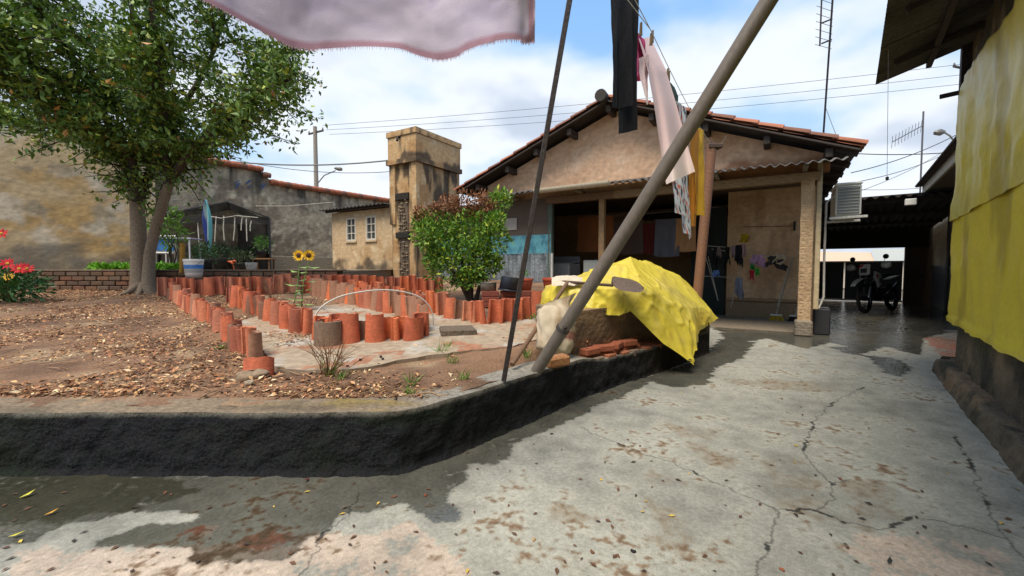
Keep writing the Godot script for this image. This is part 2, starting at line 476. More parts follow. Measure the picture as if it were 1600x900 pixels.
func build_bed():
	var face := MB.new()
	var top := MB.new()
	var pts := bed_points(0.035)
	var fr := []; var fc := []; var tr := []; var tc := []
	for i in pts.size():
		var p: Vector2 = pts[i]
		var d: Vector2 = (pts[min(i + 1, pts.size() - 1)] - pts[max(i - 1, 0)]).normalized()
		var inn := Vector2(-d.y, d.x)
		var row := PackedVector3Array(); var col := PackedColorArray()
		var late := sm(1.1, 1.6, p.x)
		var hgt := 0.345 - 0.06 * sm(0.55, 0.95, p.x) + n_mid.get_noise_2d(p.x * 3, p.y * 3) * 0.012
		for j in 13:
			var t := j / 12.0
			var y := -0.012 + t * (hgt + 0.01)
			var bulge := 0.02 * (1 - t) + n_fine.get_noise_3d(p.x * 9, y * 9, p.y * 9) * 0.026 + n_mid.get_noise_3d(p.x * 3, y * 5, p.y * 3) * 0.02
			if j == 0: bulge += 0.03
			if j == 12: bulge = n_mid.get_noise_2d(p.x * 4, p.y * 4) * 0.006 - 0.012
			var q := p - inn * bulge
			row.append(P(q.x, y, q.y))
			var green := sm(0.0, 0.5, n_mid.get_noise_3d(p.x * 1.5, y * 3, 4.0) + 0.25 * sm(-1.2, -2.6, p.x))
			var g := n_fine.get_noise_3d(p.x * 14, y * 14, p.y * 14) * 0.25 + 1.0
			var base := S(44, 45, 48).lerp(S(40, 46, 38), green).lerp(S(58, 52, 45), late * 0.7 + 0.3 * sm(0.25, 0.5, n_mid.get_noise_3d(p.x * 5, y * 5, p.y * 5)))
			if j == 12: base = S(128, 124, 114)
			col.append(base * g)
		fr.append(row); fc.append(col)
		row = PackedVector3Array(); col = PackedColorArray()
		for j in 9:
			var t := j / 8.0
			var q := p + inn * (0.012 + t * 0.30)
			row.append(P(q.x, hgt - 0.004 * (1 - t) - 0.015 * sm(0.8, 1.0, t) + n_fine.get_noise_2d(q.x * 8, q.y * 8) * 0.004, q.y))
			var mo := sm(0.05, 0.4, n_mid.get_noise_2d(q.x * 3.0, q.y * 7.0)) * sm(-1.9, -0.9, q.x) * (1 - sm(-0.75, -0.45, q.x))
			var g := 1.0 + n_fine.get_noise_2d(q.x * 9, q.y * 9) * 0.3
			var base := S(142, 124, 102).lerp(S(158, 152, 140), sm(-0.8, -0.3, q.x)).lerp(S(150, 128, 62), mo * 0.8).lerp(S(110, 96, 76), sm(0.1, 0.5, n_mid.get_noise_2d(q.x * 2, q.y * 5 + 9)))
			col.append(base * g)
		tr.append(row); tc.append(col)
	face.grid(fr, fc)
	top.grid(tr, tc)
	var wall := thing("planter_wall", "low black tarred retaining wall with cement coping round the raised bed", "wall")
	part("wall_face", face, "tar", wall)
	part("coping", top, "rough_plaster", wall)
	# bricks laid bare in the coping near the yellow sheet
	for k in 7:
		var t := 0.66 + k * 0.16
		var q := Vector2(t, 0)
		for i in pts.size():
			if pts[i].x >= t:
				q = pts[i] + Vector2(-0.69, 0.72) * 0.12
				break
		var b := MB.new()
		b.box(Transform3D(Basis(Vector3.UP, 0.78 + rng.randf_range(-0.06, 0.06)), P(q.x, 0.268 + rng.randf_range(-0.006, 0.01), q.y)), Vector3(0.14, 0.07, 0.22), vary(S(176, 112, 80) if k % 3 != 1 else S(150, 128, 110), 0.12), 0.008)
		part("brick", b, "brick", wall)
	# soil
	var m := MB.new(); var rows := []; var cols := []
	var nd := 150
	for j in nd + 1:
		var d := 2.45 + 10.5 * pow(float(j) / nd, 1.35)
		var xr := bed_edge_x(maxf(d, 2.5))
		if d < 2.62: xr = minf(xr, -0.55)
		var row := PackedVector3Array(); var col := PackedColorArray()
		for i in 181:
			var x := lerpf(-13.0, xr, pow(i / 180.0, 0.75))
			var y := soil_y(x, d) + n_fine.get_noise_2d(x * 7, d * 7) * 0.012
			if d > 2.9 and d < 5.9: y = lerpf(y, 0.27, sm(0.55, 0.1, xr - x) * sm(2.9, 3.4, d))
			row.append(P(x, y, d))
			var a := n_mid.get_noise_2d(x * 1.6, d * 1.6)
			var c := S(146, 112, 86).lerp(S(114, 86, 66), sm(-0.2, 0.35, a)).lerp(S(170, 144, 114), sm(0.15, 0.5, n_mid.get_noise_2d(x * 2.2 + 30, d * 2.2)))
			col.append(c * (1.0 + 0.3 * n_fine.get_noise_2d(x * 11, d * 11)))
		rows.append(row); cols.append(col)
	m.grid(rows, cols, true)
	struct("ground_soil", m, "soil")
	# low wall that ends the bed towards the porch
	var e := MB.new()
	for q in [[2.66, 5.72, 1.75, 9.1]]:
		var a := P(q[0], 0, q[1]); var b := P(q[2], 0, q[3])
		var dir := (b - a).normalized()
		e.box(Transform3D(Basis(dir, Vector3.UP, dir.cross(Vector3.UP)), (a + b) * 0.5 + Vector3(-0.1, 0.33, 0)), Vector3(a.distance_to(b) - 0.05, 0.7, 0.16), S(96, 84, 70), 0.02)
	single("bed_end_wall", e, "rough_plaster", "low cement wall ending the raised bed behind the yellow sheet", "wall")
	# concrete pads set in the bed
	var pad := [[418, 560], [425, 575], [470, 583], [560, 580], [640, 563], [740, 550], [800, 545], [850, 530], [850, 500], [745, 505], [690, 470], [600, 470], [500, 480], [430, 490], [350, 470], [330, 478], [390, 520], [410, 545]]
	var pm := MB.new()
	var poly := PackedVector2Array()
	for q in pad:
		var s := at_soil(q[0], q[1]); poly.append(Vector2(s.x, -s.z))
	var fine := PackedVector2Array()
	for i in poly.size():
		var a := poly[i]; var b := poly[(i + 1) % poly.size()]
		var k := maxi(1, int(a.distance_to(b) / 0.06))
		for s in k:
			var q := a.lerp(b, float(s) / k)
			fine.append(q + Vector2(n_fine.get_noise_2d(q.x * 9, q.y * 9), n_fine.get_noise_2d(q.x * 9 + 40, q.y * 9)) * 0.03)
	var rows2 := []; var cols2 := []
	# a fine sheet trimmed to the pad's outline
	var x0 := -3.2; var st := 0.05
	var cells := {}
	for j in 90:
		for i in 90:
			var q := Vector2(x0 + i * st, 3.0 + j * st)
			var cell := PackedVector2Array()
			var inside := 0
			for o in [Vector2(0, 0), Vector2(1, 0), Vector2(1, 1), Vector2(0, 1)]:
				cell.append(q + (o - Vector2(0.5, 0.5)) * st)
				if Geometry2D.is_point_in_polygon(cell[-1], fine): inside += 1
			if inside == 0: continue
			var bits := [cell]
			if inside < 4: bits = Geometry2D.intersect_polygons(cell, fine)
			var s1 := sm(0.05, 0.4, n_mid.get_noise_2d(q.x * 2.4, q.y * 2.4 + 5))
			var s2 := sm(0.25, 0.5, n_mid.get_noise_2d(q.x * 3.4 + 20, q.y * 3.4))
			var col := S(168, 150, 128).lerp(S(180, 172, 160), s1).lerp(S(164, 104, 74), s2 * 0.8) * (1.0 + 0.14 * n_fine.get_noise_2d(q.x * 9, q.y * 9))
			for bit in bits:
				for k in range(1, bit.size() - 1):
					var tri := []
					for c in [bit[0], bit[k], bit[k + 1]]: tri.append(P(c.x, 0.345 + 0.065 * (c.y - 2.4), c.y))
					pm.facing(tri, tri[0] - Vector3(0, 1, 0), col)
	for i in fine.size():
		var c0 := fine[i]; var c1 := fine[(i + 1) % fine.size()]
		var e0 := P(c0.x, 0.345 + 0.065 * (c0.y - 2.4), c0.y); var e1 := P(c1.x, 0.345 + 0.065 * (c1.y - 2.4), c1.y)
		pm.quad(e0, e1, e1 - Vector3(0, 0.09, 0), e0 - Vector3(0, 0.09, 0), S(150, 132, 112))
	var padm := part("path", pm, "plaster", self)
	padm.set_meta("kind", "structure")
	var rim := MB.new()
	var slab := at_soil(715, 522)
	rim.box(Transform3D(Basis(Vector3.UP, 0.22), slab + Vector3(0, 0.03, 0)), Vector3(0.36, 0.09, 0.34), S(112, 98, 84), 0.012)
	single("step_slab", rim, "rough_plaster", "small concrete step slab beside the bush bed", "slab")

# a clay roof tile stood on end: scroll-edged trough that narrows upwards
func tile_mesh(len: float, w0: float, w1: float, col: Color, seed: int) -> MB:
	var m := MB.new()
	var prof := []
	for i in 11:
		var an := PI * (-0.06 + 1.12 * i / 10.0)
		prof.append(Vector2(cos(an), sin(an) * 0.86))
	prof.append(Vector2(-0.78, -0.36)); prof.append(Vector2(-0.46, -0.32))
	var rows := []; var cols := []
	var nh := 6
	for side in 2:
		var rr := []; var cc := []
		for j in nh + 1:
			var t := float(j) / nh
			var w := lerpf(w0, w1, t) * 0.5
			var row := PackedVector3Array(); var rc := PackedColorArray()
			for i in prof.size():
				var k := 1.0 if side == 0 else 1.0 - 0.019 / w
				var q: Vector2 = prof[i] * w * k
				if i >= 11 and side == 1: q = prof[i] * w + Vector2(0, 0.013)
				row.append(Vector3(q.x, t * len + (0.016 * n_fine.get_noise_3d(q.x * 12 + seed * 5.7, 1.0, q.y * 16) if j == nh else 0.0), q.y))
				var g := 1.0 + 0.35 * n_mid.get_noise_3d(q.x * 14 + seed * 9.1, t * 3.0, q.y * 14)
				rc.append(col * g)
			rr.append(row); cc.append(rc)
		m.grid(rr, cc, side == 0)
		rows.append(rr); cols.append(cc)
	for e in [0, nh]:
		var a: PackedVector3Array = rows[0][e]; var b: PackedVector3Array = rows[1][e]
		for i in a.size() - 1: m.facing([a[i], a[i + 1], b[i + 1], b[i]], Vector3(0, len * 0.5, 0), cols[0][e][i])
	for i in [0, prof.size() - 1]:
		for j in nh: m.quad(rows[0][j][i], rows[1][j][i], rows[1][j + 1][i], rows[0][j + 1][i], cols[0][j][i])
	return m
var tile_meshes := []
func tile_row(called: String, label: String, px: Array, count: int, face: float, lift := 0.0, kinds := [0, 1, 2, 3, 4, 5], turn_flip := 0.35):
	var line := []
	for i in range(0, px.size(), 2): line.append(at_soil(px[i], px[i + 1]))
	var total := 0.0
	for i in line.size() - 1: total += line[i].distance_to(line[i + 1])
	var root := thing(called, label, "garden edging", Transform3D(Basis(), line[0]))
	for k in count:
		var want := total * (k + 0.5 + rng.randf_range(-0.12, 0.12)) / count
		var i := 0
		while i < line.size() - 2 and want > line[i].distance_to(line[i + 1]):
			want -= line[i].distance_to(line[i + 1]); i += 1
		var seg: Vector3 = line[i + 1] - line[i]
		var p: Vector3 = line[i] + seg.normalized() * want
		var out := seg.cross(Vector3.UP).normalized() * face
		var yaw := atan2(out.x, out.z) + rng.randf_range(-0.22, 0.22)
		if rng.randf() < turn_flip: yaw += PI
		var b := Basis(Vector3.UP, yaw) * Basis(Vector3.RIGHT, rng.randf_range(-0.12, 0.06)) * Basis(Vector3.BACK, rng.randf_range(-0.06, 0.06))
		p.y = soil_y(p.x, -p.z) - 0.035 + lift + rng.randf_range(-0.025, 0.025)
		part("tile", tile_meshes[kinds[rng.randi() % kinds.size()] if rng.randf() < 0.6 else 8 + rng.randi() % 5], "clay", root, Transform3D(b, p - line[0]))
func build_tiles():
	for k in 6:
		tile_meshes.append(tile_mesh(0.31 + 0.012 * (k % 3), 0.195, 0.165, [S(206, 114, 78), S(194, 102, 70), S(212, 128, 92), S(186, 106, 80), S(202, 108, 74), S(168, 122, 96)][k], k).mesh())
	tile_meshes.append(tile_mesh(0.32, 0.26, 0.24, S(132, 108, 90), 6).mesh())
	tile_meshes.append(tile_mesh(0.30, 0.24, 0.22, S(190, 98, 66), 7).mesh())
	for k in 5:
		tile_meshes.append(tile_mesh(0.27 + 0.02 * (k % 4), 0.20, 0.17, [S(212, 138, 104), S(162, 90, 66), S(224, 122, 76), S(186, 116, 88), S(138, 96, 74)][k], k + 8).mesh())
	tile_row("tile_edging", "row of upright clay roof tiles beside the leaf litter under the tree", [268, 463, 300, 487, 338, 512, 366, 534, 388, 556, 398, 566], 34, -1.0, -0.045, [0, 2, 3, 4, 5], 0.55)
	tile_row("tile_edging", "row of broad upright clay tiles standing along the back below the bucket", [248, 462, 300, 462, 400, 462, 500, 458, 590, 455], 23, -1.0, 0.05, [0, 1, 3, 7], 0.1)
	tile_row("tile_edging", "row of upright clay tiles edging the sunflower bed by the plain path", [356, 474, 387, 484, 413, 499, 440, 511, 460, 519, 480, 526], 21, -1.0, 0.0, [0, 1, 2, 4], 0.5)
	tile_row("tile_edging", "curved end of spaced upright clay tiles under the white hoop", [492, 534, 540, 538, 600, 535, 640, 533, 664, 527], 10, -1.0, -0.02, [1, 4, 0, 7], 0.4)
	tile_row("tile_edging", "row of weathered upright clay tiles between sunflower bed and bush bed", [672, 522, 640, 500, 610, 491, 563, 480, 520, 469, 486, 462], 24, -1.0, 0.0, [3, 5, 0, 5], 0.15)
	tile_row("tile_edging", "row of upright clay tiles curving round the foot of the bush", [545, 462, 620, 478, 670, 490, 700, 498, 740, 507, 764, 509, 787, 507, 808, 504, 828, 498], 25, -1.0, 0.0, [0, 1, 2, 4], 0.1)
	tile_row("tile_edging", "short row of clay tiles in front of the water tower", [590, 455, 640, 457, 690, 460], 8, -1.0, 0.02, [2, 1, 7], 0.1)
	# single tiles
	var p := at_soil(402, 586)
	single("roof_tile", tile_meshes[7], "clay", "clay roof tile leaning on its edge beside the grey stone", "roof tile", Transform3D(Basis(Vector3.UP, 0.35) * Basis(Vector3.RIGHT, -0.30).scaled(Vector3(0.9, 0.75, 0.9)), p + Vector3(0, -0.09, 0)))
	p = at_soil(513, 541)
	single("roof_tile", tile_meshes[6], "clay", "broad brown weathered tile at the foot of the white hoop", "roof tile", Transform3D(Basis(Vector3.UP, 0.1), p + Vector3(0, -0.08, 0)))
	p = at_soil(840, 493)
	single("roof_tile", tile_meshes[1], "clay", "upright clay tile beside the yellow sheet and the red pot", "roof tile", Transform3D(Basis(Vector3.UP, 0.4), p))

func _ready():
	var camera := Camera3D.new()
	camera.name = "camera"
	add_child(camera)
	camera.position = EYE
	camera.rotation = Vector3(-pitch, 0, 0)
	camera.fov = rad_to_deg(2.0 * atan(450.0 / F))
	camera.near = 0.05
	camera.far = 600.0
	camera.current = true
	rng.seed = 20240
	n_big.seed = 3; n_big.frequency = 0.35; n_big.fractal_octaves = 4
	n_mid.seed = 5; n_mid.frequency = 0.55; n_mid.fractal_octaves = 4
	n_fine.seed = 9; n_fine.frequency = 1.0; n_fine.fractal_octaves = 4
	n_crease.seed = 17; n_crease.frequency = 0.9; n_crease.fractal_type = FastNoiseLite.FRACTAL_NONE
	var env := Environment.new()
	var pano := PanoramaSkyMaterial.new()
	pano.panorama = ImageTexture.create_from_image(sky_image())
	pano.energy_multiplier = 1.0
	var sky := Sky.new()
	sky.sky_material = pano
	env.background_mode = Environment.BG_SKY
	env.sky = sky
	env.tonemap_mode = Environment.TONE_MAPPER_LINEAR
	env.tonemap_exposure = 1.55
	env.sdfgi_enabled = true; env.ssao_enabled = true; env.ssil_enabled = true
	var we := WorldEnvironment.new()
	we.name = "world_environment"
	we.environment = env
	add_child(we)
	var sun := DirectionalLight3D.new()
	sun.name = "sun"
	add_child(sun)
	sun.look_at_from_position(Vector3(-0.27, 1.0, 0.46) * 30.0, Vector3.ZERO)
	sun.light_energy = 1.0
	sun.light_color = Color(1.0, 0.95, 0.87)
	sun.light_angular_distance = 30.0
	sun.shadow_enabled = true
	materials()
	# ground
	M["drive_near"] = concrete(Rect2(-3.2, 1.3, 11.2, 6.2), 1680, 930, 21)
	M["drive_far"] = concrete(Rect2(0.5, 7.5, 14.5, 8.5), 640, 384, 61)
	struct("ground", sheet(-150, 150, -60, 300, -0.06, 2, 2, 0.0, S(128, 118, 104)), "soil")
	struct("driveway", sheet(-3.2, 8.0, 1.3, 7.5, 0.0, 60, 40, 0.0), "drive_near")
	struct("driveway_far", sheet(0.5, 15.0, 7.5, 16.0, 0.0, 40, 24, 0.0), "drive_far")
	struct("driveway_apron", sheet(-9.0, 12.0, -4.0, 7.6, -0.008, 4, 4, 0.0, S(160, 152, 140)), "plaster")
	build_bed()
	build_tiles()
	build_back()
	build_house()
	build_right()
	build_things()
	build_plants()
	build_loose()

# ---------- a wall of plaster with its stains: origin at the lower end, along, height at both ends ----------
func stained(a: Vector3, b: Vector3, y0: float, tops: Callable, nx: int, ny: int, paint: Callable, thick := 0.16, rough := 0.0) -> MB:
	var m := MB.new()
	var dir := (b - a).normalized()
	var back := dir.cross(Vector3.UP) * -1.0
	var rows := []; var cols := []
	for j in ny + 1:
		var row := PackedVector3Array(); var col := PackedColorArray()
		for i in nx + 1:
			var s := float(i) / nx
			var p := a.lerp(b, s)
			var y := lerpf(y0, tops.call(s), float(j) / ny)
			var w := rough * n_mid.get_noise_3d(p.x * 2.0, y * 2.0, p.z * 2.0)
			row.append(Vector3(p.x, y, p.z) - back * w)
			col.append(paint.call(s, y, p))
		rows.append(row); cols.append(col)
	m.grid(rows, cols)
	# back, top and ends
	for i in nx:
		var p0: Vector3 = rows[ny][i]; var p1: Vector3 = rows[ny][i + 1]
		m.facing([p0, p1, p1 + back * thick, p0 + back * thick], p0 - Vector3(0, 1, 0), cols[ny][i])
	var q0: Vector3 = rows[0][0]; var q1: Vector3 = rows[0][nx]; var q2: Vector3 = rows[ny][nx]; var q3: Vector3 = rows[ny][0]
	m.facing([q0, q3, q3 + back * thick, q0 + back * thick], q1, cols[ny / 2][0])
	m.facing([q1, q2, q2 + back * thick, q1 + back * thick], q0, cols[ny / 2][nx])
	for i in nx:
		var p0: Vector3 = rows[0][i]; var p1: Vector3 = rows[0][i + 1]; var p2: Vector3 = rows[ny][i + 1]; var p3: Vector3 = rows[ny][i]
		m.facing([p0 + back * thick, p1 + back * thick, p2 + back * thick, p3 + back * thick], p0, cols[ny / 2][i])
	return m
func xf_along(a: Vector3, b: Vector3) -> Transform3D:
	var d := (b - a).normalized()
	var r := d.cross(Vector3.UP if absf(d.y) < 0.98 else Vector3.RIGHT).normalized()
	return Transform3D(Basis(r, d, r.cross(d)), a)
func bar(m: MB, a: Vector3, b: Vector3, w: float, t: float, col: Color, bev := 0.004):
	var x := xf_along(a, b)
	x.origin = (a + b) * 0.5
	m.box(x, Vector3(w, a.distance_to(b), t), col, bev)
func wavy(m: MB, x0: float, x1: float, ya: float, za: float, yb: float, zb: float, period: float, amp: float, col: Callable, thick := 0.008):
	var n := int((x1 - x0) / period * 8.0)
	for side in 2:
		var rows := []; var cols := []
		for j in 5:
			var t := j / 4.0
			var row := PackedVector3Array(); var rc := PackedColorArray()
			for i in n + 1:
				var x := lerpf(x0, x1, float(i) / n)
				row.append(Vector3(x, lerpf(ya, yb, t) + sin(x / period * TAU) * amp - side * thick, lerpf(za, zb, t)))
				rc.append(col.call(x, t))
			rows.append(row); cols.append(rc)
		m.grid(rows, cols, side == 0)
		if side == 1:
			for e in [0, 4]:
				for i in n: m.quad(rows[e][i], rows[e][i + 1], rows[e][i + 1] + Vector3(0, thick, 0), rows[e][i] + Vector3(0, thick, 0), cols[e][i] * 1.05)

const WA := Vector3(-12.9, 0, -7.3)     # the boundary wall runs from WA to WC
const WB := Vector3(-9.55, 0, -11.5)
const WC := Vector3(-4.6, 0, -18.6)
func build_back():
	# neighbour's ochre wall
	var och := func(s: float, y: float, p: Vector3) -> Color:
		var a := n_mid.get_noise_2d(p.z * 0.8 + 11, y * 0.9)
		var b := n_mid.get_noise_2d(p.z * 1.9, y * 1.9 + 31)
		var c := S(216, 190, 148).lerp(S(208, 172, 116), sm(0.0, 0.4, a)).lerp(S(224, 208, 182), sm(0.05, 0.4, b)).lerp(S(180, 162, 134), sm(0.2, 0.5, n_fine.get_noise_2d(p.z * 1.5, y * 1.5)))
		var low := sm(1.95, 1.25, y + n_mid.get_noise_2d(p.z * 1.5, y * 2.0 + 3) * 0.9)
		c = c.lerp(S(112, 108, 102), low * 0.75)
		return c * (1.0 + 0.16 * n_fine.get_noise_2d(p.z * 5, y * 5))
	var w := single("boundary_wall", stained(WA, WB, 1.0, func(s): return 4.15 + 0.1 * s, 110, 70, och, 0.2, 0.02), "plaster", "tall ochre plaster wall with a grey stained foot behind the tree", "wall")
	# older grey wall with tile coping
	var a2 := WB + (WC - WB).normalized() * 0.02 + Vector3(-0.12, 0, -0.06)
	var topf := func(s): return (4.28 if s < 0.31 else (lerpf(4.28, 3.92, (s - 0.31) / 0.05) if s < 0.36 else 3.92))
	var gry := func(s: float, y: float, p: Vector3) -> Color:
		var k := s * 8.6
		var a := n_mid.get_noise_2d(k * 1.6, y * 1.6)
		var c := S(190, 174, 148).lerp(S(150, 134, 114), sm(-0.15, 0.3, a)).lerp(S(206, 192, 166), sm(0.1, 0.45, n_fine.get_noise_2d(k * 2.2, y * 2.2)))
		var run := sm(0.0, 0.35, n_mid.get_noise_2d(k * 3.2, y * 0.35 + 17)) * sm(2.9, 3.9, y + 0.5 * n_mid.get_noise_2d(k * 2.0, y))
		c = c.lerp(S(52, 48, 44), run * 0.85)
		return c * (1.0 + 0.45 * n_fine.get_noise_2d(k * 6, y * 6))
	var old := thing("boundary_wall", "weathered grey stucco wall with clay tile coping behind the shade tent", "wall")
	part("wall_body", stained(a2, WC, 0.9, topf, 190, 80, gry, 0.18, 0.05), "rough_plaster", old)
	var pln := MB.new()
	var pd := (WC - a2).normalized()
	pln.box(Transform3D(Basis(pd, Vector3.UP, pd.cross(Vector3.UP)), (a2 + WC) * 0.5 + pd.cross(Vector3.UP) * 0.03 + Vector3(0, 1.22, 0)), Vector3(a2.distance_to(WC) - 0.1, 0.62, 0.09), S(160, 146, 124), 0.02)
	part("plinth", pln, "rough_plaster", old)
	var cap := MB.new()
	cap.tube([Vector3(0, 0, -0.11), Vector3(0, 0.012, 0.0), Vector3(0, 0, 0.13)], [0.085, 0.09, 0.085], 10, S(176, 104, 74))
	var capm := cap.mesh()
	var cap2 := MB.new()
	cap2.tube([Vector3(0, 0, -0.11), Vector3(0, 0.012, 0.0), Vector3(0, 0, 0.13)], [0.085, 0.09, 0.085], 10, S(140, 92, 72))
	var capm2 := cap2.mesh()
	var along := (WC - a2).normalized()
	var ln := a2.distance_to(WC)
	for k in int(ln / 0.23):
		var s := (k + 0.5) * 0.23 / ln
		var p := a2.lerp(WC, s)
		p.y = topf.call(s) + 0.0
		part("coping_tile", capm if k % 3 else capm2, "clay", old, Transform3D(Basis(Vector3.UP, atan2(along.x, along.z) + rng.randf_range(-0.04, 0.04)) * Basis(Vector3.RIGHT, -0.05), p + along.cross(Vector3.UP) * 0.07))
	# blue scrawl on the old wall
	for k in 3:
		var q := at_plane([372, 389, 410][k], [292, 291, 293][k], a2 + along.cross(Vector3.UP) * 0.035, along.cross(Vector3.UP))
		var bm := MB.new()
		for e in 3:
			var u := Vector3(rng.randf_range(-0.05, 0.05), rng.randf_range(-0.12, 0.1), 0)
			bar(bm, q + along * (u.x - 0.05) + Vector3(0, u.y, 0), q + along * (u.x + 0.07) + Vector3(0, u.y + 0.12, 0), 0.02, 0.02, S(58, 96, 150), 0.0)
		part("paint_mark", bm, "matte", old)
	# terrace
	var tm := MB.new()
	var rows := []; var cols := []
	for j in 41:
		var row := PackedVector3Array(); var rc := PackedColorArray()
		for i in 61:
			var d := lerpf(8.32, 20.0, j / 40.0)
			var x := lerpf(-13.5, -3.3 + (d - 8.3) * 0.02, i / 60.0)
			row.append(P(x, 1.09 + n_mid.get_noise_2d(x, d) * 0.012, d))
			rc.append(S(158, 142, 120).lerp(S(112, 100, 84), sm(-0.1, 0.4, n_mid.get_noise_2d(x * 1.5, d * 1.5))))
		rows.append(row); cols.append(rc)
	tm.grid(rows, cols, true)
	struct("terrace_ground", tm, "plaster")
	var sk := MB.new()
	sk.bx(-3.42, -3.28, 0.5, 1.085, -20.0, -8.33, S(150, 130, 104), 0.01)
	single("terrace_edge", sk, "rough_plaster", "plastered edge of the terrace below the small shed", "wall")
	# brick retaining wall
	var rw := thing("brick_wall", "low retaining wall of rough brown bricks behind the tree", "wall", Transform3D(Basis(), P(-6.2, 0.6, 8.3)))
	var core := MB.new()
	core.bx(-7.0, 2.9, 0.0, 0.475, -0.16, -0.02, S(104, 86, 68))
	part("mortar_core", core, "rough_plaster", rw)
	var bms := []
	for k in 6:
		var b := MB.new()
		b.box(Transform3D(), Vector3(0.225, 0.078, 0.10), [S(128, 96, 74), S(116, 90, 70), S(140, 104, 78), S(108, 86, 70), S(134, 92, 70), S(122, 102, 84)][k], 0.01)
		bms.append(b.mesh())
	for r in 5:
		for k in 41:
			var x := -6.9 + k * 0.24 + (0.12 if r % 2 else 0.0)
			if x > 2.8: continue
			part("brick", bms[rng.randi() % 6], "brick", rw, Transform3D(Basis(Vector3.UP, rng.randf_range(-0.02, 0.02)), Vector3(x, 0.06 + r * 0.092, 0.0 + rng.randf_range(-0.008, 0.008))))
	var cp := MB.new()
	cp.bx(-7.0, 2.9, 0.476, 0.51, -0.2, 0.05, S(122, 102, 82), 0.01)
	part("coping", cp, "rough_plaster", rw)
	build_tower()
	build_tent()
	build_street()

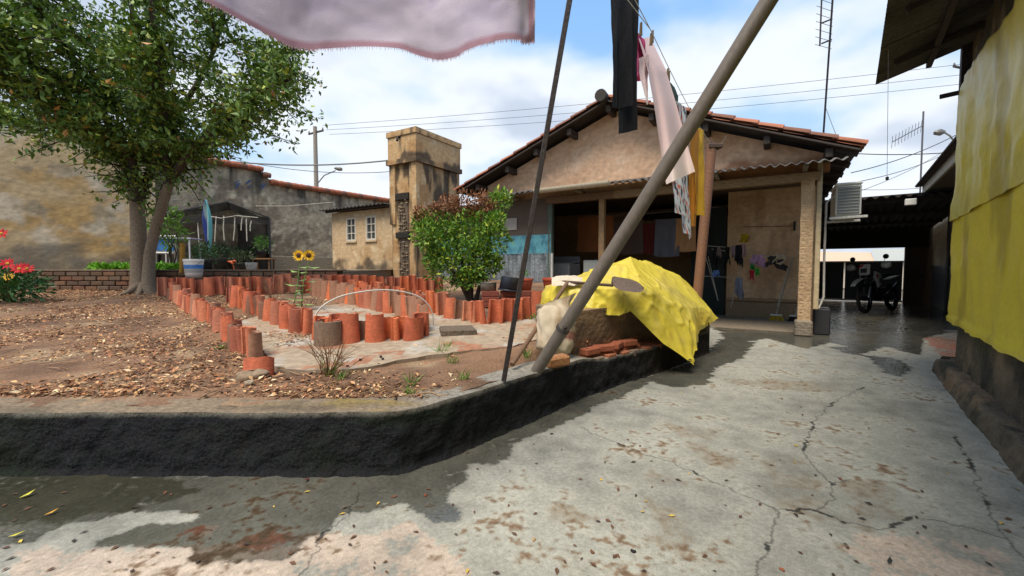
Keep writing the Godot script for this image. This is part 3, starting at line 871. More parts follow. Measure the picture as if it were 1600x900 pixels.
func build_tower():
	# frame: x along the house front to the side, z towards the yard
	var org := P(-2.45, 0, 11.0)
	var tw := thing("water_tower", "square ochre masonry water tank tower streaked with black mould", "tower", Transform3D(HB, org))
	var W := 0.98; var D := 1.75
	var paint := func(lo: float, hi: float, seed: float) -> Callable:
		return func(s: float, y: float, p: Vector3) -> Color:
			var u := p.x + p.z
			var a := n_mid.get_noise_2d(u * 2.2 + seed, y * 1.4)
			var c := S(206, 170, 124).lerp(S(186, 146, 100), sm(-0.1, 0.4, a)).lerp(S(216, 190, 150), sm(0.15, 0.5, n_fine.get_noise_2d(u * 2 + seed, y * 2)))
			var mould := sm(0.08, 0.36, n_mid.get_noise_2d(u * 3.0 + seed * 2.0, y * 0.8) + 0.30 * sm(3.25, 3.75, y) * sm(4.15, 3.95, y) + 0.3 * sm(1.4, 0.9, y) - 0.25 * sm(4.1, 4.2, y))
			return c.lerp(S(58, 52, 46), mould * 0.85) * (1.0 + 0.2 * n_fine.get_noise_2d(u * 7, y * 7))
	# local corners: near corner at the origin, x to -W, z to -D
	var faces := func(x0: float, x1: float, z0: float, z1: float, y0: float, y1: float, seed: float, ny: int) -> MB:
		var m := MB.new()
		var cs := [Vector3(x0, 0, z1), Vector3(x1, 0, z1), Vector3(x1, 0, z0), Vector3(x0, 0, z0)]
		var pt: Callable = paint.call(y0, y1, seed)
		for k in 4:
			var a: Vector3 = cs[k]; var b: Vector3 = cs[(k + 1) % 4]
			var rows := []; var cols := []
			for j in ny + 1:
				var row := PackedVector3Array(); var rc := PackedColorArray()
				for i in 25:
					var q := a.lerp(b, i / 24.0)
					var y := lerpf(y0, y1, float(j) / ny)
					row.append(Vector3(q.x, y, q.z)); rc.append(pt.call(0.0, y, q))
				rows.append(row); cols.append(rc)
			m.grid(rows, cols)
		m.quad(Vector3(x0, y1, z0), Vector3(x1, y1, z0), Vector3(x1, y1, z1), Vector3(x0, y1, z1), S(150, 124, 92))
		m.quad(Vector3(x0, y0, z0), Vector3(x1, y0, z0), Vector3(x1, y0, z1), Vector3(x0, y0, z1), S(120, 96, 72))
		return m
	part("shaft", faces.call(-W + 0.05, -0.05, -D + 0.05, -0.05, 0.6, 3.9, 1.0, 60), "plaster", tw)
	part("tank", faces.call(-W - 0.02, 0.02, -D - 0.02, 0.02, 3.98, 4.58, 3.0, 16), "plaster", tw)
	part("ledge", faces.call(-W - 0.06, 0.06, -D - 0.06, 0.06, 3.86, 3.985, 5.0, 5), "plaster", tw)
	part("rim", faces.call(-W - 0.05, 0.05, -D - 0.05, 0.05, 4.58, 4.72, 7.0, 4), "plaster", tw)
	for q in [[-W, -W + 0.2], [-0.24, 0.0]]:
		part("pilaster", faces.call(q[0], q[1], -0.12, 0.0, 2.3, 3.86, 8.0 + q[0], 24), "plaster", tw)
	for q in [[-D, -D + 0.42], [-0.62, -0.121]]:
		part("pilaster", faces.call(-0.12, 0.001, q[0], q[1], 2.3, 3.859, 18.0 + q[0], 24), "plaster", tw)
	part("spout", (func() -> MB:
		var m := MB.new()
		m.tube([Vector3(-0.55, 4.55, -0.02), Vector3(-0.54, 4.53, 0.1), Vector3(-0.53, 4.42, 0.13)], 0.035, 8, S(60, 44, 36))
		return m).call(), "rust", tw)
	# pierced stone strip
	var strip := MB.new()
	strip.bx(-0.66, -0.32, 0.7, 3.0, -0.08, -0.02, S(118, 104, 88), 0.01)
	part("stone_strip", strip, "rough_plaster", tw)
	for y in [[2.92, 3.1], [1.92, 2.08]]:
		var b := MB.new()
		b.bx(-0.74, -0.26, y[0], y[1], -0.04, 0.04, S(44, 40, 38), 0.012)
		part("lintel", b, "rough_plaster", tw)
	var studs := []
	for k in 3:
		var b := MB.new()
		b.box(Transform3D(), Vector3(0.052, 0.036, 0.07), [S(176, 152, 124), S(140, 122, 100), S(192, 172, 144)][k], 0.012)
		studs.append(b.mesh())
	for y in 24:
		for x in 4:
			if rng.randf() < 0.35: continue
			var yy := 0.8 + y * 0.092 + rng.randf_range(-0.02, 0.02)
			if absf(yy - 2.0) < 0.1: continue
			part("stone", studs[rng.randi() % 3], "brick", tw, Transform3D(Basis(Vector3.BACK, rng.randf_range(-0.15, 0.15)), Vector3(-0.61 + x * 0.082 + rng.randf_range(-0.02, 0.02), yy, 0.003)))
	# small store with two windows against the tower
	var sh := thing("store_shed", "small ochre shed with two white paned windows beside the water tower", "shed", Transform3D(HB, org))
	var sp := func(s: float, y: float, p: Vector3) -> Color:
		var a := n_mid.get_noise_2d(p.x * 1.8, y * 1.8)
		var c := S(212, 184, 146).lerp(S(194, 160, 118), sm(0.0, 0.4, a)).lerp(S(222, 200, 166), sm(0.2, 0.5, n_fine.get_noise_2d(p.x * 2, y * 2)))
		var low := sm(1.42, 1.05, y + n_mid.get_noise_2d(p.x * 3.0, y * 3.0) * 0.45)
		return c.lerp(S(64, 60, 54), low * 0.85) * (1.0 + 0.12 * n_fine.get_noise_2d(p.x * 6, y * 6))
	# window openings in the front: wall pieces round them
	var wx := [[-2.92, -2.50], [-2.06, -1.64]]
	var y0 := 1.92; var y1 := 2.60
	for q in [[-3.6, -2.92, 0.7, 2.78], [-2.92, -2.50, 0.7, y0], [-2.92, -2.50, y1, 2.78], [-2.50, -2.06, 0.7, 2.78], [-2.06, -1.64, 0.7, y0], [-2.06, -1.64, y1, 2.78], [-1.64, -1.0, 0.7, 2.78]]:
		part("wall", stained(Vector3(q[0], 0, -0.1), Vector3(q[1], 0, -0.1), q[2], func(s): return q[3], 12, 30, sp, 0.14), "plaster", sh)
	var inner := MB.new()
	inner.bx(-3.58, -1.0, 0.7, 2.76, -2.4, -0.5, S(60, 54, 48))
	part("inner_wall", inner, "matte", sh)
	var sd := MB.new()
	sd.bx(-3.6, -3.46, 0.7, 2.75, -2.4, -0.24, S(190, 158, 118))
	part("side_wall", sd, "plaster", sh)
	for q in wx:
		var fr := MB.new()
		var x0: float = q[0]; var x1: float = q[1]
		var wc := S(214, 208, 196)
		fr.bx(x0, x0 + 0.045, y0, y1, -0.16, -0.085, wc, 0.004); fr.bx(x1 - 0.045, x1, y0, y1, -0.16, -0.085, wc, 0.004)
		fr.bx(x0 + 0.045, x1 - 0.045, y0, y0 + 0.045, -0.16, -0.087, wc, 0.004); fr.bx(x0 + 0.045, x1 - 0.045, y1 - 0.045, y1, -0.16, -0.087, wc, 0.004)
		fr.bx((x0 + x1) * 0.5 - 0.014, (x0 + x1) * 0.5 + 0.014, y0 + 0.046, y1 - 0.046, -0.15, -0.1, wc)
		for k in [1, 2]: fr.bx(x0 + 0.046, x1 - 0.046, lerpf(y0, y1, k / 3.0) - 0.012, lerpf(y0, y1, k / 3.0) + 0.012, -0.149, -0.101, wc)
		var wn := part("window", fr, "matte", sh)
		for r in 3:
			for c in 2:
				var g := MB.new()
				var gx := x0 + 0.046 + c * ((x1 - x0) * 0.5 - 0.046 + 0.014)
				g.bx(gx, gx + (x1 - x0) * 0.5 - 0.061, lerpf(y0 + 0.03, y1 - 0.03, r / 3.0) + 0.013, lerpf(y0 + 0.03, y1 - 0.03, (r + 1) / 3.0) - 0.013, -0.13, -0.124, S(70, 74, 74))
				part("pane", g, "glass", wn)
		var sl := MB.new()
		sl.bx(x0 - 0.03, x1 + 0.03, y0 - 0.05, y0 - 0.003, -0.16, -0.06, S(206, 182, 148), 0.006)
		part("sill", sl, "plaster", wn)
	var rf := MB.new()
	wavy(rf, -3.85, -0.99, 2.86, 0.16, 3.0, -2.6, 0.16, 0.018, func(x, t): return S(66, 60, 56) * (1.0 + 0.3 * n_mid.get_noise_2d(x * 4, t * 4)))
	part("roof", rf, "fibre_cement", sh)
	var fb := MB.new()
	fb.bx(-3.7, -1.0, 2.785, 2.835, 0.0, 0.06, S(70, 58, 48), 0.006)
	part("fascia", fb, "wood_x", sh)

func build_tent():
	# shade-net tent on the terrace
	var y0 := 1.09
	var t := thing("shade_tent", "black shade net tent sheltering potted plants before the grey wall", "tent", Transform3D())
	var A := at_d(248, 424, 11.2); var B := at_d(423, 424, 11.8)
	A.y = y0; B.y = y0
	var back := Vector3(-1.0, 0, -1.6)
	var ridge_f := A.lerp(B, 0.62) + Vector3(0, 1.82, 0)
	var ea := A + Vector3(0, 1.42, 0); var eb := B + Vector3(0, 1.42, 0)
	var sag := func(p: Vector3, q: Vector3, r: Vector3, s: Vector3, n: int, dip: float) -> MB:
		var m := MB.new(); var rows := []
		for j in n + 1:
			var row := PackedVector3Array()
			for i in n + 1:
				var u := float(i) / n; var v := float(j) / n
				var w := p.lerp(q, u).lerp(s.lerp(r, u), v)
				w.y -= dip * 4.0 * u * (1 - u) * (0.4 + v * (1 - v) * 2.0)
				w += Vector3(0, 1, 0.4) * n_mid.get_noise_3d(w.x * 2, w.y * 2, w.z * 2) * 0.06
				row.append(w)
			rows.append(row)
		m.grid(rows, S(34, 35, 38))
		return m
	part("roof_net", sag.call(ea, ridge_f, ridge_f + back, ea + back, 14, 0.05), "shade_net", t)
	part("roof_net", sag.call(ridge_f, eb, eb + back, ridge_f + back, 14, 0.05), "shade_net", t)
	part("side_net", sag.call(B, eb, eb + back, B + back, 12, 0.0), "shade_net", t)
	part("side_net", sag.call(A, ea, ea + back, A + back, 12, 0.0), "shade_net", t)
	part("back_net", sag.call(A + back, ea + back, eb + back, B + back, 14, 0.0), "shade_net", t)
	part("front_flap", sag.call(ea + Vector3(0, -0.22, 0), ea, eb, eb + Vector3(0, -0.16, 0), 14, 0.04), "shade_net", t)
	for p in [A, B, A + back, B + back]:
		var m := MB.new()
		bar(m, p, p + Vector3(0, 1.42, 0), 0.045, 0.045, S(30, 30, 34))
		part("pole", m, "paint_metal", t)
	var rm := MB.new()
	bar(rm, ridge_f, ridge_f + back, 0.04, 0.04, S(36, 36, 40))
	bar(rm, ea, ridge_f, 0.035, 0.035, S(36, 36, 40)); bar(rm, ridge_f, eb, 0.035, 0.035, S(36, 36, 40))
	part("ridge_frame", rm, "paint_metal", t)
	# pale cords and strips hanging from the front bar
	for q in [[309, 345, 385], [338, 338, 384], [350, 337, 376], [367, 340, 376], [379, 338, 360], [385, 342, 377], [393, 345, 361], [331, 338, 380]]:
		var m := MB.new()
		var a := at_d(q[0], q[1], 11.45); var b := at_d(q[0] + rng.randf_range(-4, 3), q[2], 11.45)
		m.tube([a, a.lerp(b, 0.5) + Vector3(rng.randf_range(-0.02, 0.02), 0, 0.01), b], 0.014, 6, S(206, 200, 188))
		part("hanging_strap", m, "matte", t)
	var cordm := MB.new()
	cordm.tube([at_d(318, 336, 11.4), at_d(345, 341, 11.4), at_d(370, 337, 11.4), at_d(403, 340, 11.5)], 0.01, 6, S(200, 196, 186))
	part("cord", cordm, "matte", t)
	var line := MB.new()
	line.tube([at_d(400, 322, 11.6), at_d(450, 322, 11.3), at_d(520, 316, 11.2)], 0.008, 5, S(196, 190, 178))
	single("washing_line", line, "matte", "thin white cord strung from the tent peak to the shed", "cord")
	# blue and white towel hung by one corner
	var c := MB.new(); var rows := []; var cols := []
	for j in 21:
		var row := PackedVector3Array(); var rc := PackedColorArray()
		var v := j / 20.0
		for i in 9:
			var u := i / 8.0
			var w := 11.0 * sin(PI * pow(v, 0.75)) + 0.6
			var p := at_d(322 + v * 5.0 + (u - 0.5) * w, 312 + 82 * v, 10.9)
			p.z += sin(u * 9.0 + v * 3.0) * 0.05
			row.append(p)
			rc.append(S(206, 222, 226).lerp(S(78, 92, 176), sm(0.32, 0.2, u + 0.12 * sin(v * 9))).lerp(S(126, 206, 214), sm(0.62, 0.75, u)))
		rows.append(row); cols.append(rc)
	c.grid(rows, cols)
	single("hung_towel", c, "cloth", "pale blue and white towel hanging by one corner before the tent", "towel")

func pole(at: Vector3, h: float, r0: float, r1: float, col: Color, label: String, arm_y: float, arm_dir: Vector3, arm: float):
	var t := thing("utility_pole", label, "utility pole", Transform3D(Basis(), at))
	var m := MB.new()
	m.tube([Vector3.ZERO, Vector3(0, h, 0)], [r0, r1], 10, col)
	part("mast", m, "plaster", t)
	var a := MB.new()
	bar(a, Vector3(0, arm_y, 0) - arm_dir * arm * 0.45, Vector3(0, arm_y, 0) + arm_dir * arm * 0.55, 0.1, 0.1, S(92, 84, 78))
	part("crossarm", a, "wood", t)
	for k in [-0.42, 0.1, 0.52]:
		var i := MB.new()
		i.lathe(Transform3D(Basis(), Vector3(0, arm_y + 0.05, 0) + arm_dir * arm * k), [Vector2(0.0, 0.0), Vector2(0.04, 0.0), Vector2(0.06, 0.06), Vector2(0.03, 0.09), Vector2(0.05, 0.14), Vector2(0.0, 0.17)], 8, S(120, 104, 96))
		part("insulator", i, "plastic", t)
func wire(label: String, a: Vector3, b: Vector3, sag: float, r: float, col: Color, group := ""):
	var m := MB.new()
	var pts := []
	for i in 17:
		var t := i / 16.0
		pts.append(a.lerp(b, t) - Vector3(0, sag * 4.0 * t * (1 - t), 0))
	m.tube(pts, r, 5, col, false)
	single("overhead_wire", m, "rubber", label, "wire", Transform3D(), group)
func build_street():
	var pl := at_d(497, 418, 30.0); pl.y = 0
	pole(pl, 10.9, 0.19, 0.13, S(158, 148, 136), "weathered utility pole with a crossarm rising beyond the grey wall", 10.5, Vector3(0.85, 0, 0.5).normalized(), 1.6)
	var pr := at_d(1492, 418, 26.0); pr.y = 0
	pole(pr, 13.6, 0.26, 0.20, S(150, 146, 148), "grey concrete utility pole beyond the carport roof", 13.0, Vector3(-0.95, 0, 0.3).normalized(), 1.9)
	var dk := S(70, 76, 84)
	wire("uppermost thin wire crossing the sky from pole to pole", at_d(504, 196, 30), at_d(1540, 96, 24), 0.25, 0.012, dk)
	wire("middle thin wire crossing the sky between the poles", at_d(509, 203, 30), at_d(1545, 112, 24), 0.3, 0.012, dk)
	wire("lowest thin wire crossing the sky between the poles", at_d(515, 210, 30), at_d(1550, 126, 24), 0.35, 0.012, dk)
	wire("thick grey cable running from street lamp to tower", at_d(340, 250, 26), at_d(612, 250, 26), 0.3, 0.045, S(120, 122, 120))
	wire("lower cable sagging past the pole above the grey wall", at_d(330, 240, 28), at_d(612, 268, 28), 0.5, 0.02, dk)
	wire("black service cable over the carport roof", at_d(1338, 240, 16), at_d(1600, 225, 14), 0.15, 0.016, S(40, 42, 46))
	wire("slack black cable running up from the house eave", at_d(1330, 270, 12), at_d(1540, 185, 14), 0.2, 0.012, S(40, 42, 46))
	wire("lower slack cable below the aerial mast", at_d(1335, 285, 14), at_d(1500, 228, 20), 0.2, 0.012, S(40, 42, 46))
	wire("thin cable low over the carport corrugations", at_d(1330, 296, 14), at_d(1460, 292, 16), 0.05, 0.008, S(40, 42, 46))
	wire("thin cable stretched high beside the aerial mast", at_d(1340, 300, 14), at_d(1530, 196, 22), 0.3, 0.009, S(40, 42, 46))
	# street lamp on the left pole
	var l := thing("street_lamp", "small street lamp on a curved arm fixed to the far pole", "street lamp", Transform3D(Basis(), pl))
	var m := MB.new()
	m.tube([Vector3(0, 6.9, 0), Vector3(0.7, 7.5, 0.3), Vector3(1.6, 7.75, 0.6)], 0.04, 7, S(140, 138, 132))
	part("arm", m, "paint_metal", l)
	m = MB.new()
	m.lathe(Transform3D(Basis(Vector3.BACK, PI / 2 - 0.15), Vector3(2.15, 7.8, 0.75)), [Vector2(0, 0), Vector2(0.1, 0.04), Vector2(0.14, 0.25), Vector2(0.06, 0.55), Vector2(0, 0.58)], 10, S(120, 112, 104))
	part("lamp_head", m, "paint_metal", l)
	l = thing("street_lamp", "hooded street lamp on a bent arm beside the concrete pole", "street lamp", Transform3D(Basis(), pr))
	m = MB.new()
	m.tube([Vector3(-0.1, 8.2, 0.1), Vector3(-0.9, 9.0, 0.2), Vector3(-1.4, 9.2, 0.3)], 0.05, 7, S(150, 150, 150))
	part("arm", m, "paint_metal", l)
	m = MB.new()
	m.lathe(Transform3D(Basis(Vector3.BACK, PI / 2 + 0.1), Vector3(-1.3, 9.2, 0.3)), [Vector2(0, 0), Vector2(0.1, 0.05), Vector2(0.2, 0.3), Vector2(0.12, 0.6), Vector2(0, 0.66)], 10, S(120, 116, 112))
	part("lamp_head", m, "paint_metal", l)
	# aerials
	var base := at_d(1283, 262, 7.4)
	var tip := at_d(1305, -60, 7.0)
	var an := thing("tv_aerial", "tall dark aerial mast with a comb of thin rods above the porch roof", "aerial", Transform3D(Basis(), base))
	m = MB.new()
	m.tube([Vector3(0, -0.5, 0), Vector3.ZERO, tip - base], 0.015, 8, S(54, 48, 50))
	part("mast", m, "rust", an)
	m = MB.new()
	var e0 := at_d(1286, -60, 7.0) - base; var e1 := at_d(1281, 72, 7.0) - base
	bar(m, e0, e1, 0.02, 0.02, S(70, 66, 68))
	part("boom", m, "rust", an)
	for k in 12:
		m = MB.new()
		var q := e0.lerp(e1, k / 11.0)
		m.tube([q + Vector3(-0.11, 0, 0.05), q + Vector3(0.3, 0.03, -0.15)], 0.004, 5, S(110, 110, 114))
		part("rod", m, "paint_metal", an)
	for k in [30, 62]:
		m = MB.new()
		m.tube([at_d(1284, k + 6, 7.0) - base, at_d(1299, k, 7.05) - base], 0.012, 6, S(54, 48, 50))
		part("bracket", m, "rust", an)
	wire("thin guy wire from the aerial mast down to the porch roof corner", at_d(1291, 170, 7.2), at_d(1324, 250, 6.7), 0.03, 0.004, S(70, 70, 74))
	base = at_d(1438, 300, 11.0)
	an = thing("tv_aerial", "small fishbone aerial on a thin mast over the carport roof", "aerial", Transform3D(Basis(), base))
	m = MB.new()
	m.tube([Vector3(0, -0.4, 0), at_d(1443, 174, 11.0) - base], 0.02, 7, S(104, 104, 108))
	part("mast", m, "paint_metal", an)
	e0 = at_d(1394, 222, 10.6) - base; e1 = at_d(1442, 196, 11.0) - base
	m = MB.new()
	bar(m, e0, e1, 0.02, 0.02, S(104, 104, 108))
	part("boom", m, "paint_metal", an)
	for k in 10:
		m = MB.new()
		var q := e0.lerp(e1, k / 9.5)
		m.tube([q + Vector3(-0.08, 0.12, 0.1), q + Vector3(0.08, -0.12, -0.1)], 0.005, 5, S(104, 104, 108))
		part("rod", m, "paint_metal", an)
	var hook := MB.new()
	hook.tube([at_d(1389, -20, 4.0), at_d(1388, 100, 4.05), at_d(1386, 275, 4.1)], 0.0018, 4, S(120, 120, 126))
	hook.lathe(Transform3D(Basis(), at_d(1386, 282, 4.1)), [Vector2(0, 0), Vector2(0.012, 0.005), Vector2(0.014, 0.03), Vector2(0, 0.04)], 7, S(60, 60, 66))
	single("hanging_line", hook, "rubber", "thin plumb line hanging from the dark corrugated eave", "line")

# ---------- house: local x to the side along the front, y up, z out to the yard ----------
var HB := Basis(Vector3(0.85, 0, 0.527), Vector3.UP, Vector3(-0.527, 0, 0.85)).orthonormalized()
const H0 := Vector3(4.92, 0, -7.15)
const RIDGE := -3.35
const EAVE_R := 0.62
const EAVE_L := -7.2
func rake_y(x: float) -> float:
	var s := 1.52 / (EAVE_R - RIDGE)
	return 4.50 - absf(x - RIDGE) * s
func hp(u: float, v: float, z: float) -> Vector3:
	return HB.inverse() * (at_plane(u, v, H0 + HB.z * z, HB.z) - H0)
func build_house():
	var h := thing("house", "ochre gabled house with tiled roof and a dark open porch", "house", Transform3D(HB, H0))
	var gp := func(s: float, y: float, p: Vector3) -> Color:
		var a := n_mid.get_noise_2d(p.x * 1.1, y * 1.3)
		var c := S(222, 184, 152).lerp(S(206, 164, 130), sm(-0.05, 0.4, a)).lerp(S(228, 196, 168), sm(0.15, 0.5, n_mid.get_noise_2d(p.x * 2.5 + 9, y * 2.5)))
		c = c.lerp(S(166, 110, 72), 0.8 * sm(3.05, 2.9, y + 0.35 * n_mid.get_noise_2d(p.x * 1.2, 3.0)) * sm(-2.4, -1.6, p.x))
		return c * (1.0 + 0.14 * n_fine.get_noise_2d(p.x * 6, y * 6))
	part("gable_wall", stained(Vector3(-6.75, 0, -0.1), Vector3(0.3, 0, -0.1), 2.74, func(s): return rake_y(lerpf(-6.75, 0.3, s)) - 0.10, 120, 40, gp, 0.18, 0.01), "plaster", h)
	# roof: two slopes, deck plus the row of tiles along the gable edge
	for side in [1, -1]:
		var m := MB.new()
		var xe: float = EAVE_R if side == 1 else EAVE_L
		var a := Vector3(RIDGE, 4.50, 0); var b := Vector3(xe, rake_y(xe), 0)
		m.quad(a + Vector3(0, 0, 0.36), b + Vector3(0, 0, 0.36), b + Vector3(0, 0, -8.0), a + Vector3(0, 0, -8.0), S(64, 52, 44))
		m.quad(a + Vector3(0, -0.03, 0.36), b + Vector3(0, -0.03, 0.36), b + Vector3(0, -0.03, -8.0), a + Vector3(0, -0.03, -8.0), S(56, 44, 36))
		var rf := part("roof", m, "wood", h)
		var bb := MB.new()
		bar(bb, a + Vector3(side * 0.02, -0.055, 0.345), b + Vector3(0, -0.055, 0.345), 0.085, 0.03, S(74, 62, 54))
		part("barge_board", bb, "wood_x", rf)
		var dir := (b - a).normalized()
		var nn := Vector3(-dir.y * side, absf(dir.x), 0)
		var count := 11
		var step := a.distance_to(b) / count
		var tms := []
		for k in 4:
			var tm := MB.new()
			var col: Color = [S(166, 102, 74), S(148, 88, 66), S(178, 114, 86), S(130, 86, 68)][k]
			var rows := []; var cols := []
			for j in 4:
				var t := j / 3.0
				var r := lerpf(0.072, 0.092, t)
				var row := PackedVector3Array(); var rc := PackedColorArray()
				for i in 11:
					var an := PI * i / 10.0
					row.append(Vector3(cos(an) * r, t * (step + 0.07), sin(an) * r * 0.8)); rc.append(col * (1.0 + 0.25 * n_mid.get_noise_3d(cos(an) * 2, t * 3 + k, 3)))
				rows.append(row); cols.append(rc)
			tm.grid(rows, cols)
			var last: PackedVector3Array = rows[3]
			for i in 10: tm.facing([last[i], last[i + 1], last[i + 1] * Vector3(0.8, 1, 0.8), last[i] * Vector3(0.8, 1, 0.8)], Vector3.ZERO, col * 0.85)
			tms.append(tm.mesh())
		for row in 3:
			for k in count:
				var o := a + dir * step * k + nn * (0.03 + 0.008) + Vector3(0, 0, 0.27 - row * 0.2)
				var bs := Basis(Vector3(0, 0, 1).cross(Vector3.ZERO) + nn.cross(dir).normalized() * -1.0, dir, nn)
				bs = bs * Basis(Vector3.RIGHT, 0.03) * Basis(Vector3.UP, rng.randf_range(-0.03, 0.03))
				part("roof_tile", tms[rng.randi() % 4], "clay", rf, Transform3D(bs, o + nn * rng.randf_range(0, 0.008)))
	# ridge tiles
	var rt := MB.new()
	rt.tube([Vector3(0, 0, 0.0), Vector3(0, 0, -0.42)], [0.105, 0.09], 12, S(150, 90, 64))
	var rtm := rt.mesh()
	var rd := MB.new()
	rd.tube([Vector3(0, 0, 0.0), Vector3(0, 0, -0.42)], [0.12, 0.1], 12, S(58, 50, 46))
	part("ridge_tile", rd, "clay", h, Transform3D(Basis(), Vector3(RIDGE - 0.08, 4.53, 0.52)))
	for k in range(1, 18): part("ridge_tile", rtm, "clay", h, Transform3D(Basis(), Vector3(RIDGE, 4.53, 0.50 - k * 0.38)))
	# purlin ends under the eaves
	for x in [-6.6, -5.75, -5.0, -4.2, -3.35, -2.5, -1.55, -0.6, 0.25]:
		var m := MB.new()
		m.bx(x - 0.05, x + 0.05, rake_y(x) - 0.24, rake_y(x) - 0.10, -0.1, 0.30, S(74, 62, 54), 0.01)
		part("purlin_end", m, "wood", h)
	# eave rafters and fascia at the passage side
	for k in 9:
		var m := MB.new()
		var z := 0.2 - k * 0.9
		bar(m, Vector3(0.25, rake_y(0.25) - 0.08, z), Vector3(EAVE_R, rake_y(EAVE_R) - 0.08, z), 0.06, 0.09, S(70, 58, 50))
		part("rafter", m, "wood", h)
	# porch lean-to of corrugated sheets
	var cc := func(x: float, t: float) -> Color:
		return S(112, 108, 106).lerp(S(64, 60, 58), sm(-0.2, 0.35, n_mid.get_noise_2d(x * 2.0, t * 3.0))).lerp(S(170, 166, 160), sm(0.0, 0.35, x) * 0.7)
	for k in 7:
		var m := MB.new()
		var x0 := -6.3 + k * 0.965
		wavy(m, x0, x0 + 0.975, 2.93 + (k % 2) * 0.012, -0.08, 2.785 + (k % 2) * 0.012, 0.55, 0.145, 0.02, cc)
		part("roof_sheet", m, "fibre_cement", h)
	var g := MB.new(); var rows := []
	for j in 13:
		var row := PackedVector3Array()
		for i in 12:
			var an := PI * 1.12 * i / 11.0 + PI * 0.94
			row.append(Vector3(lerpf(-4.85, -3.2, j / 12.0), 2.80 + sin(an) * 0.075 + j * 0.001, 0.60 + cos(an) * 0.075))
		rows.append(row)
	g.grid(rows, S(206, 196, 172))
	var gut := part("gutter", g, "pvc", h)
	var cap := MB.new()
	for i in 11: cap.facing([Vector3(-3.2, 2.81, 0.60), rows[12][i], rows[12][i + 1]], Vector3(-4, 2.8, 0.6), S(206, 196, 172))
	part("end_cap", cap, "pvc", gut)
	# beams
	var m := MB.new()
	m.bx(-4.86, -3.3, 2.585, 2.735, -0.1, 0.06, S(150, 118, 92), 0.008)
	part("beam", m, "wood_x", h)
	m = MB.new()
	m.bx(-3.298, 0.16, 2.58, 2.725, -0.1, 0.07, S(176, 148, 112), 0.008)
	part("beam", m, "wood_x", h)
	for x in [-5.6, -4.0, -2.4, -1.35, -0.05]:
		m = MB.new()
		m.bx(x - 0.035, x + 0.035, 2.735, 2.80, -0.06, 0.42, S(160, 148, 128), 0.006)
		part("rafter", m, "wood", h)
	# posts
	var pp := func(s: float, y: float, p: Vector3) -> Color:
		var u := p.x + p.z * 1.7
		var c := S(204, 172, 134).lerp(S(184, 152, 116), sm(-0.1, 0.35, n_mid.get_noise_2d(u * 5, y * 1.6))).lerp(S(166, 138, 108), sm(0.15, 0.4, n_mid.get_noise_2d(u * 4 + 7, y * 1.1)))
		return c * (1.0 + 0.3 * n_fine.get_noise_2d(u * 10, y * 8))
	m = MB.new()
	for q in [[Vector3(-0.09, 0, 0.06), Vector3(0.09, 0, 0.06)], [Vector3(0.09, 0, 0.06), Vector3(0.09, 0, -0.12)], [Vector3(0.09, 0, -0.12), Vector3(-0.09, 0, -0.12)], [Vector3(-0.09, 0, -0.12), Vector3(-0.09, 0, 0.06)]]:
		var rr := []; var rcs := []
		for j in 41:
			var row := PackedVector3Array(); var rc := PackedColorArray()
			for i in 7:
				var p: Vector3 = q[0].lerp(q[1], i / 6.0)
				var y := 0.26 + 2.33 * j / 40.0
				row.append(p + Vector3(0, y, 0) + Vector3(0.008 * n_fine.get_noise_2d(y * 5, 1), 0, 0)); rc.append(pp.call(0.0, y, p))
			rr.append(row); rcs.append(rc)
		m.grid(rr, rcs)
	part("post", m, "rough_plaster", h)
	m = MB.new()
	m.box(Transform3D(Basis(Vector3.UP, 0.03), Vector3(0, 0.13, -0.03)), Vector3(0.25, 0.27, 0.25), S(148, 136, 120), 0.025)
	part("post_base", m, "rough_plaster", h)
	m = MB.new()
	m.bx(0.125, 0.20, 0.45, 2.9, -0.14, -0.02, S(206, 186, 150), 0.01)
	part("pilaster", m, "plaster", h)
	m = MB.new()
	m.bx(-3.62, -3.50, 0.0, 2.583, -0.08, 0.04, S(174, 140, 100), 0.008)
	part("post", m, "wood", h)
	m = MB.new()
	m.bx(-4.83, -4.72, 0.0, 2.583, -0.08, 0.03, S(104, 122, 112), 0.008)
	part("post", m, "wood", h)
	# porch back wall, with plinth
	var bp := func(s: float, y: float, p: Vector3) -> Color:
		var a := n_mid.get_noise_2d(p.x * 1.6 + 3, y * 1.3)
		var c := S(224, 190, 150).lerp(S(208, 170, 130), sm(-0.1, 0.4, a)).lerp(S(194, 158, 122), sm(0.1, 0.5, n_mid.get_noise_2d(p.x * 3.0, y * 0.7 + 8)))
		return c * (1.0 + 0.15 * n_fine.get_noise_2d(p.x * 6, y * 6))
	part("porch_wall", stained(Vector3(-1.4, 0, -2.5), Vector3(0.32, 0, -2.5), 0.0, func(s): return 2.9, 40, 50, bp, 0.15), "plaster", h)
	m = MB.new()
	m.bx(-1.4, 0.24, 0.0, 0.36, -2.495, -2.40, S(160, 136, 106), 0.02)
	m.bx(-1.4, 0.24, 0.37, 0.45, -2.497, -2.43, S(170, 142, 108), 0.02)
	part("plinth", m, "rough_plaster", h)
	m = MB.new()
	m.bx(-7.0, -1.42, 0.0, 2.9, -4.8, -4.65, S(190, 156, 118))
	part("inner_wall", m, "plaster", h)
	m = MB.new()
	m.bx(-1.42, -1.30, 0.0, 2.9, -4.8, -2.66, S(190, 156, 118))
	part("inner_wall", m, "plaster", h)
	m = MB.new()
	m.bx(0.20, 0.32, 0.0, 3.0, -8.0, -2.67, S(178, 150, 116))
	m.bx(-7.0, -6.9, 0.0, 3.0, -8.0, -0.3, S(178, 150, 116))
	part("side_wall", m, "plaster", h)
	m = MB.new()
	m.bx(-6.9, 0.20, 0.0, 3.0, -8.1, -8.0, S(178, 150, 116))
	part("back_wall", m, "plaster", h)
	m = MB.new()
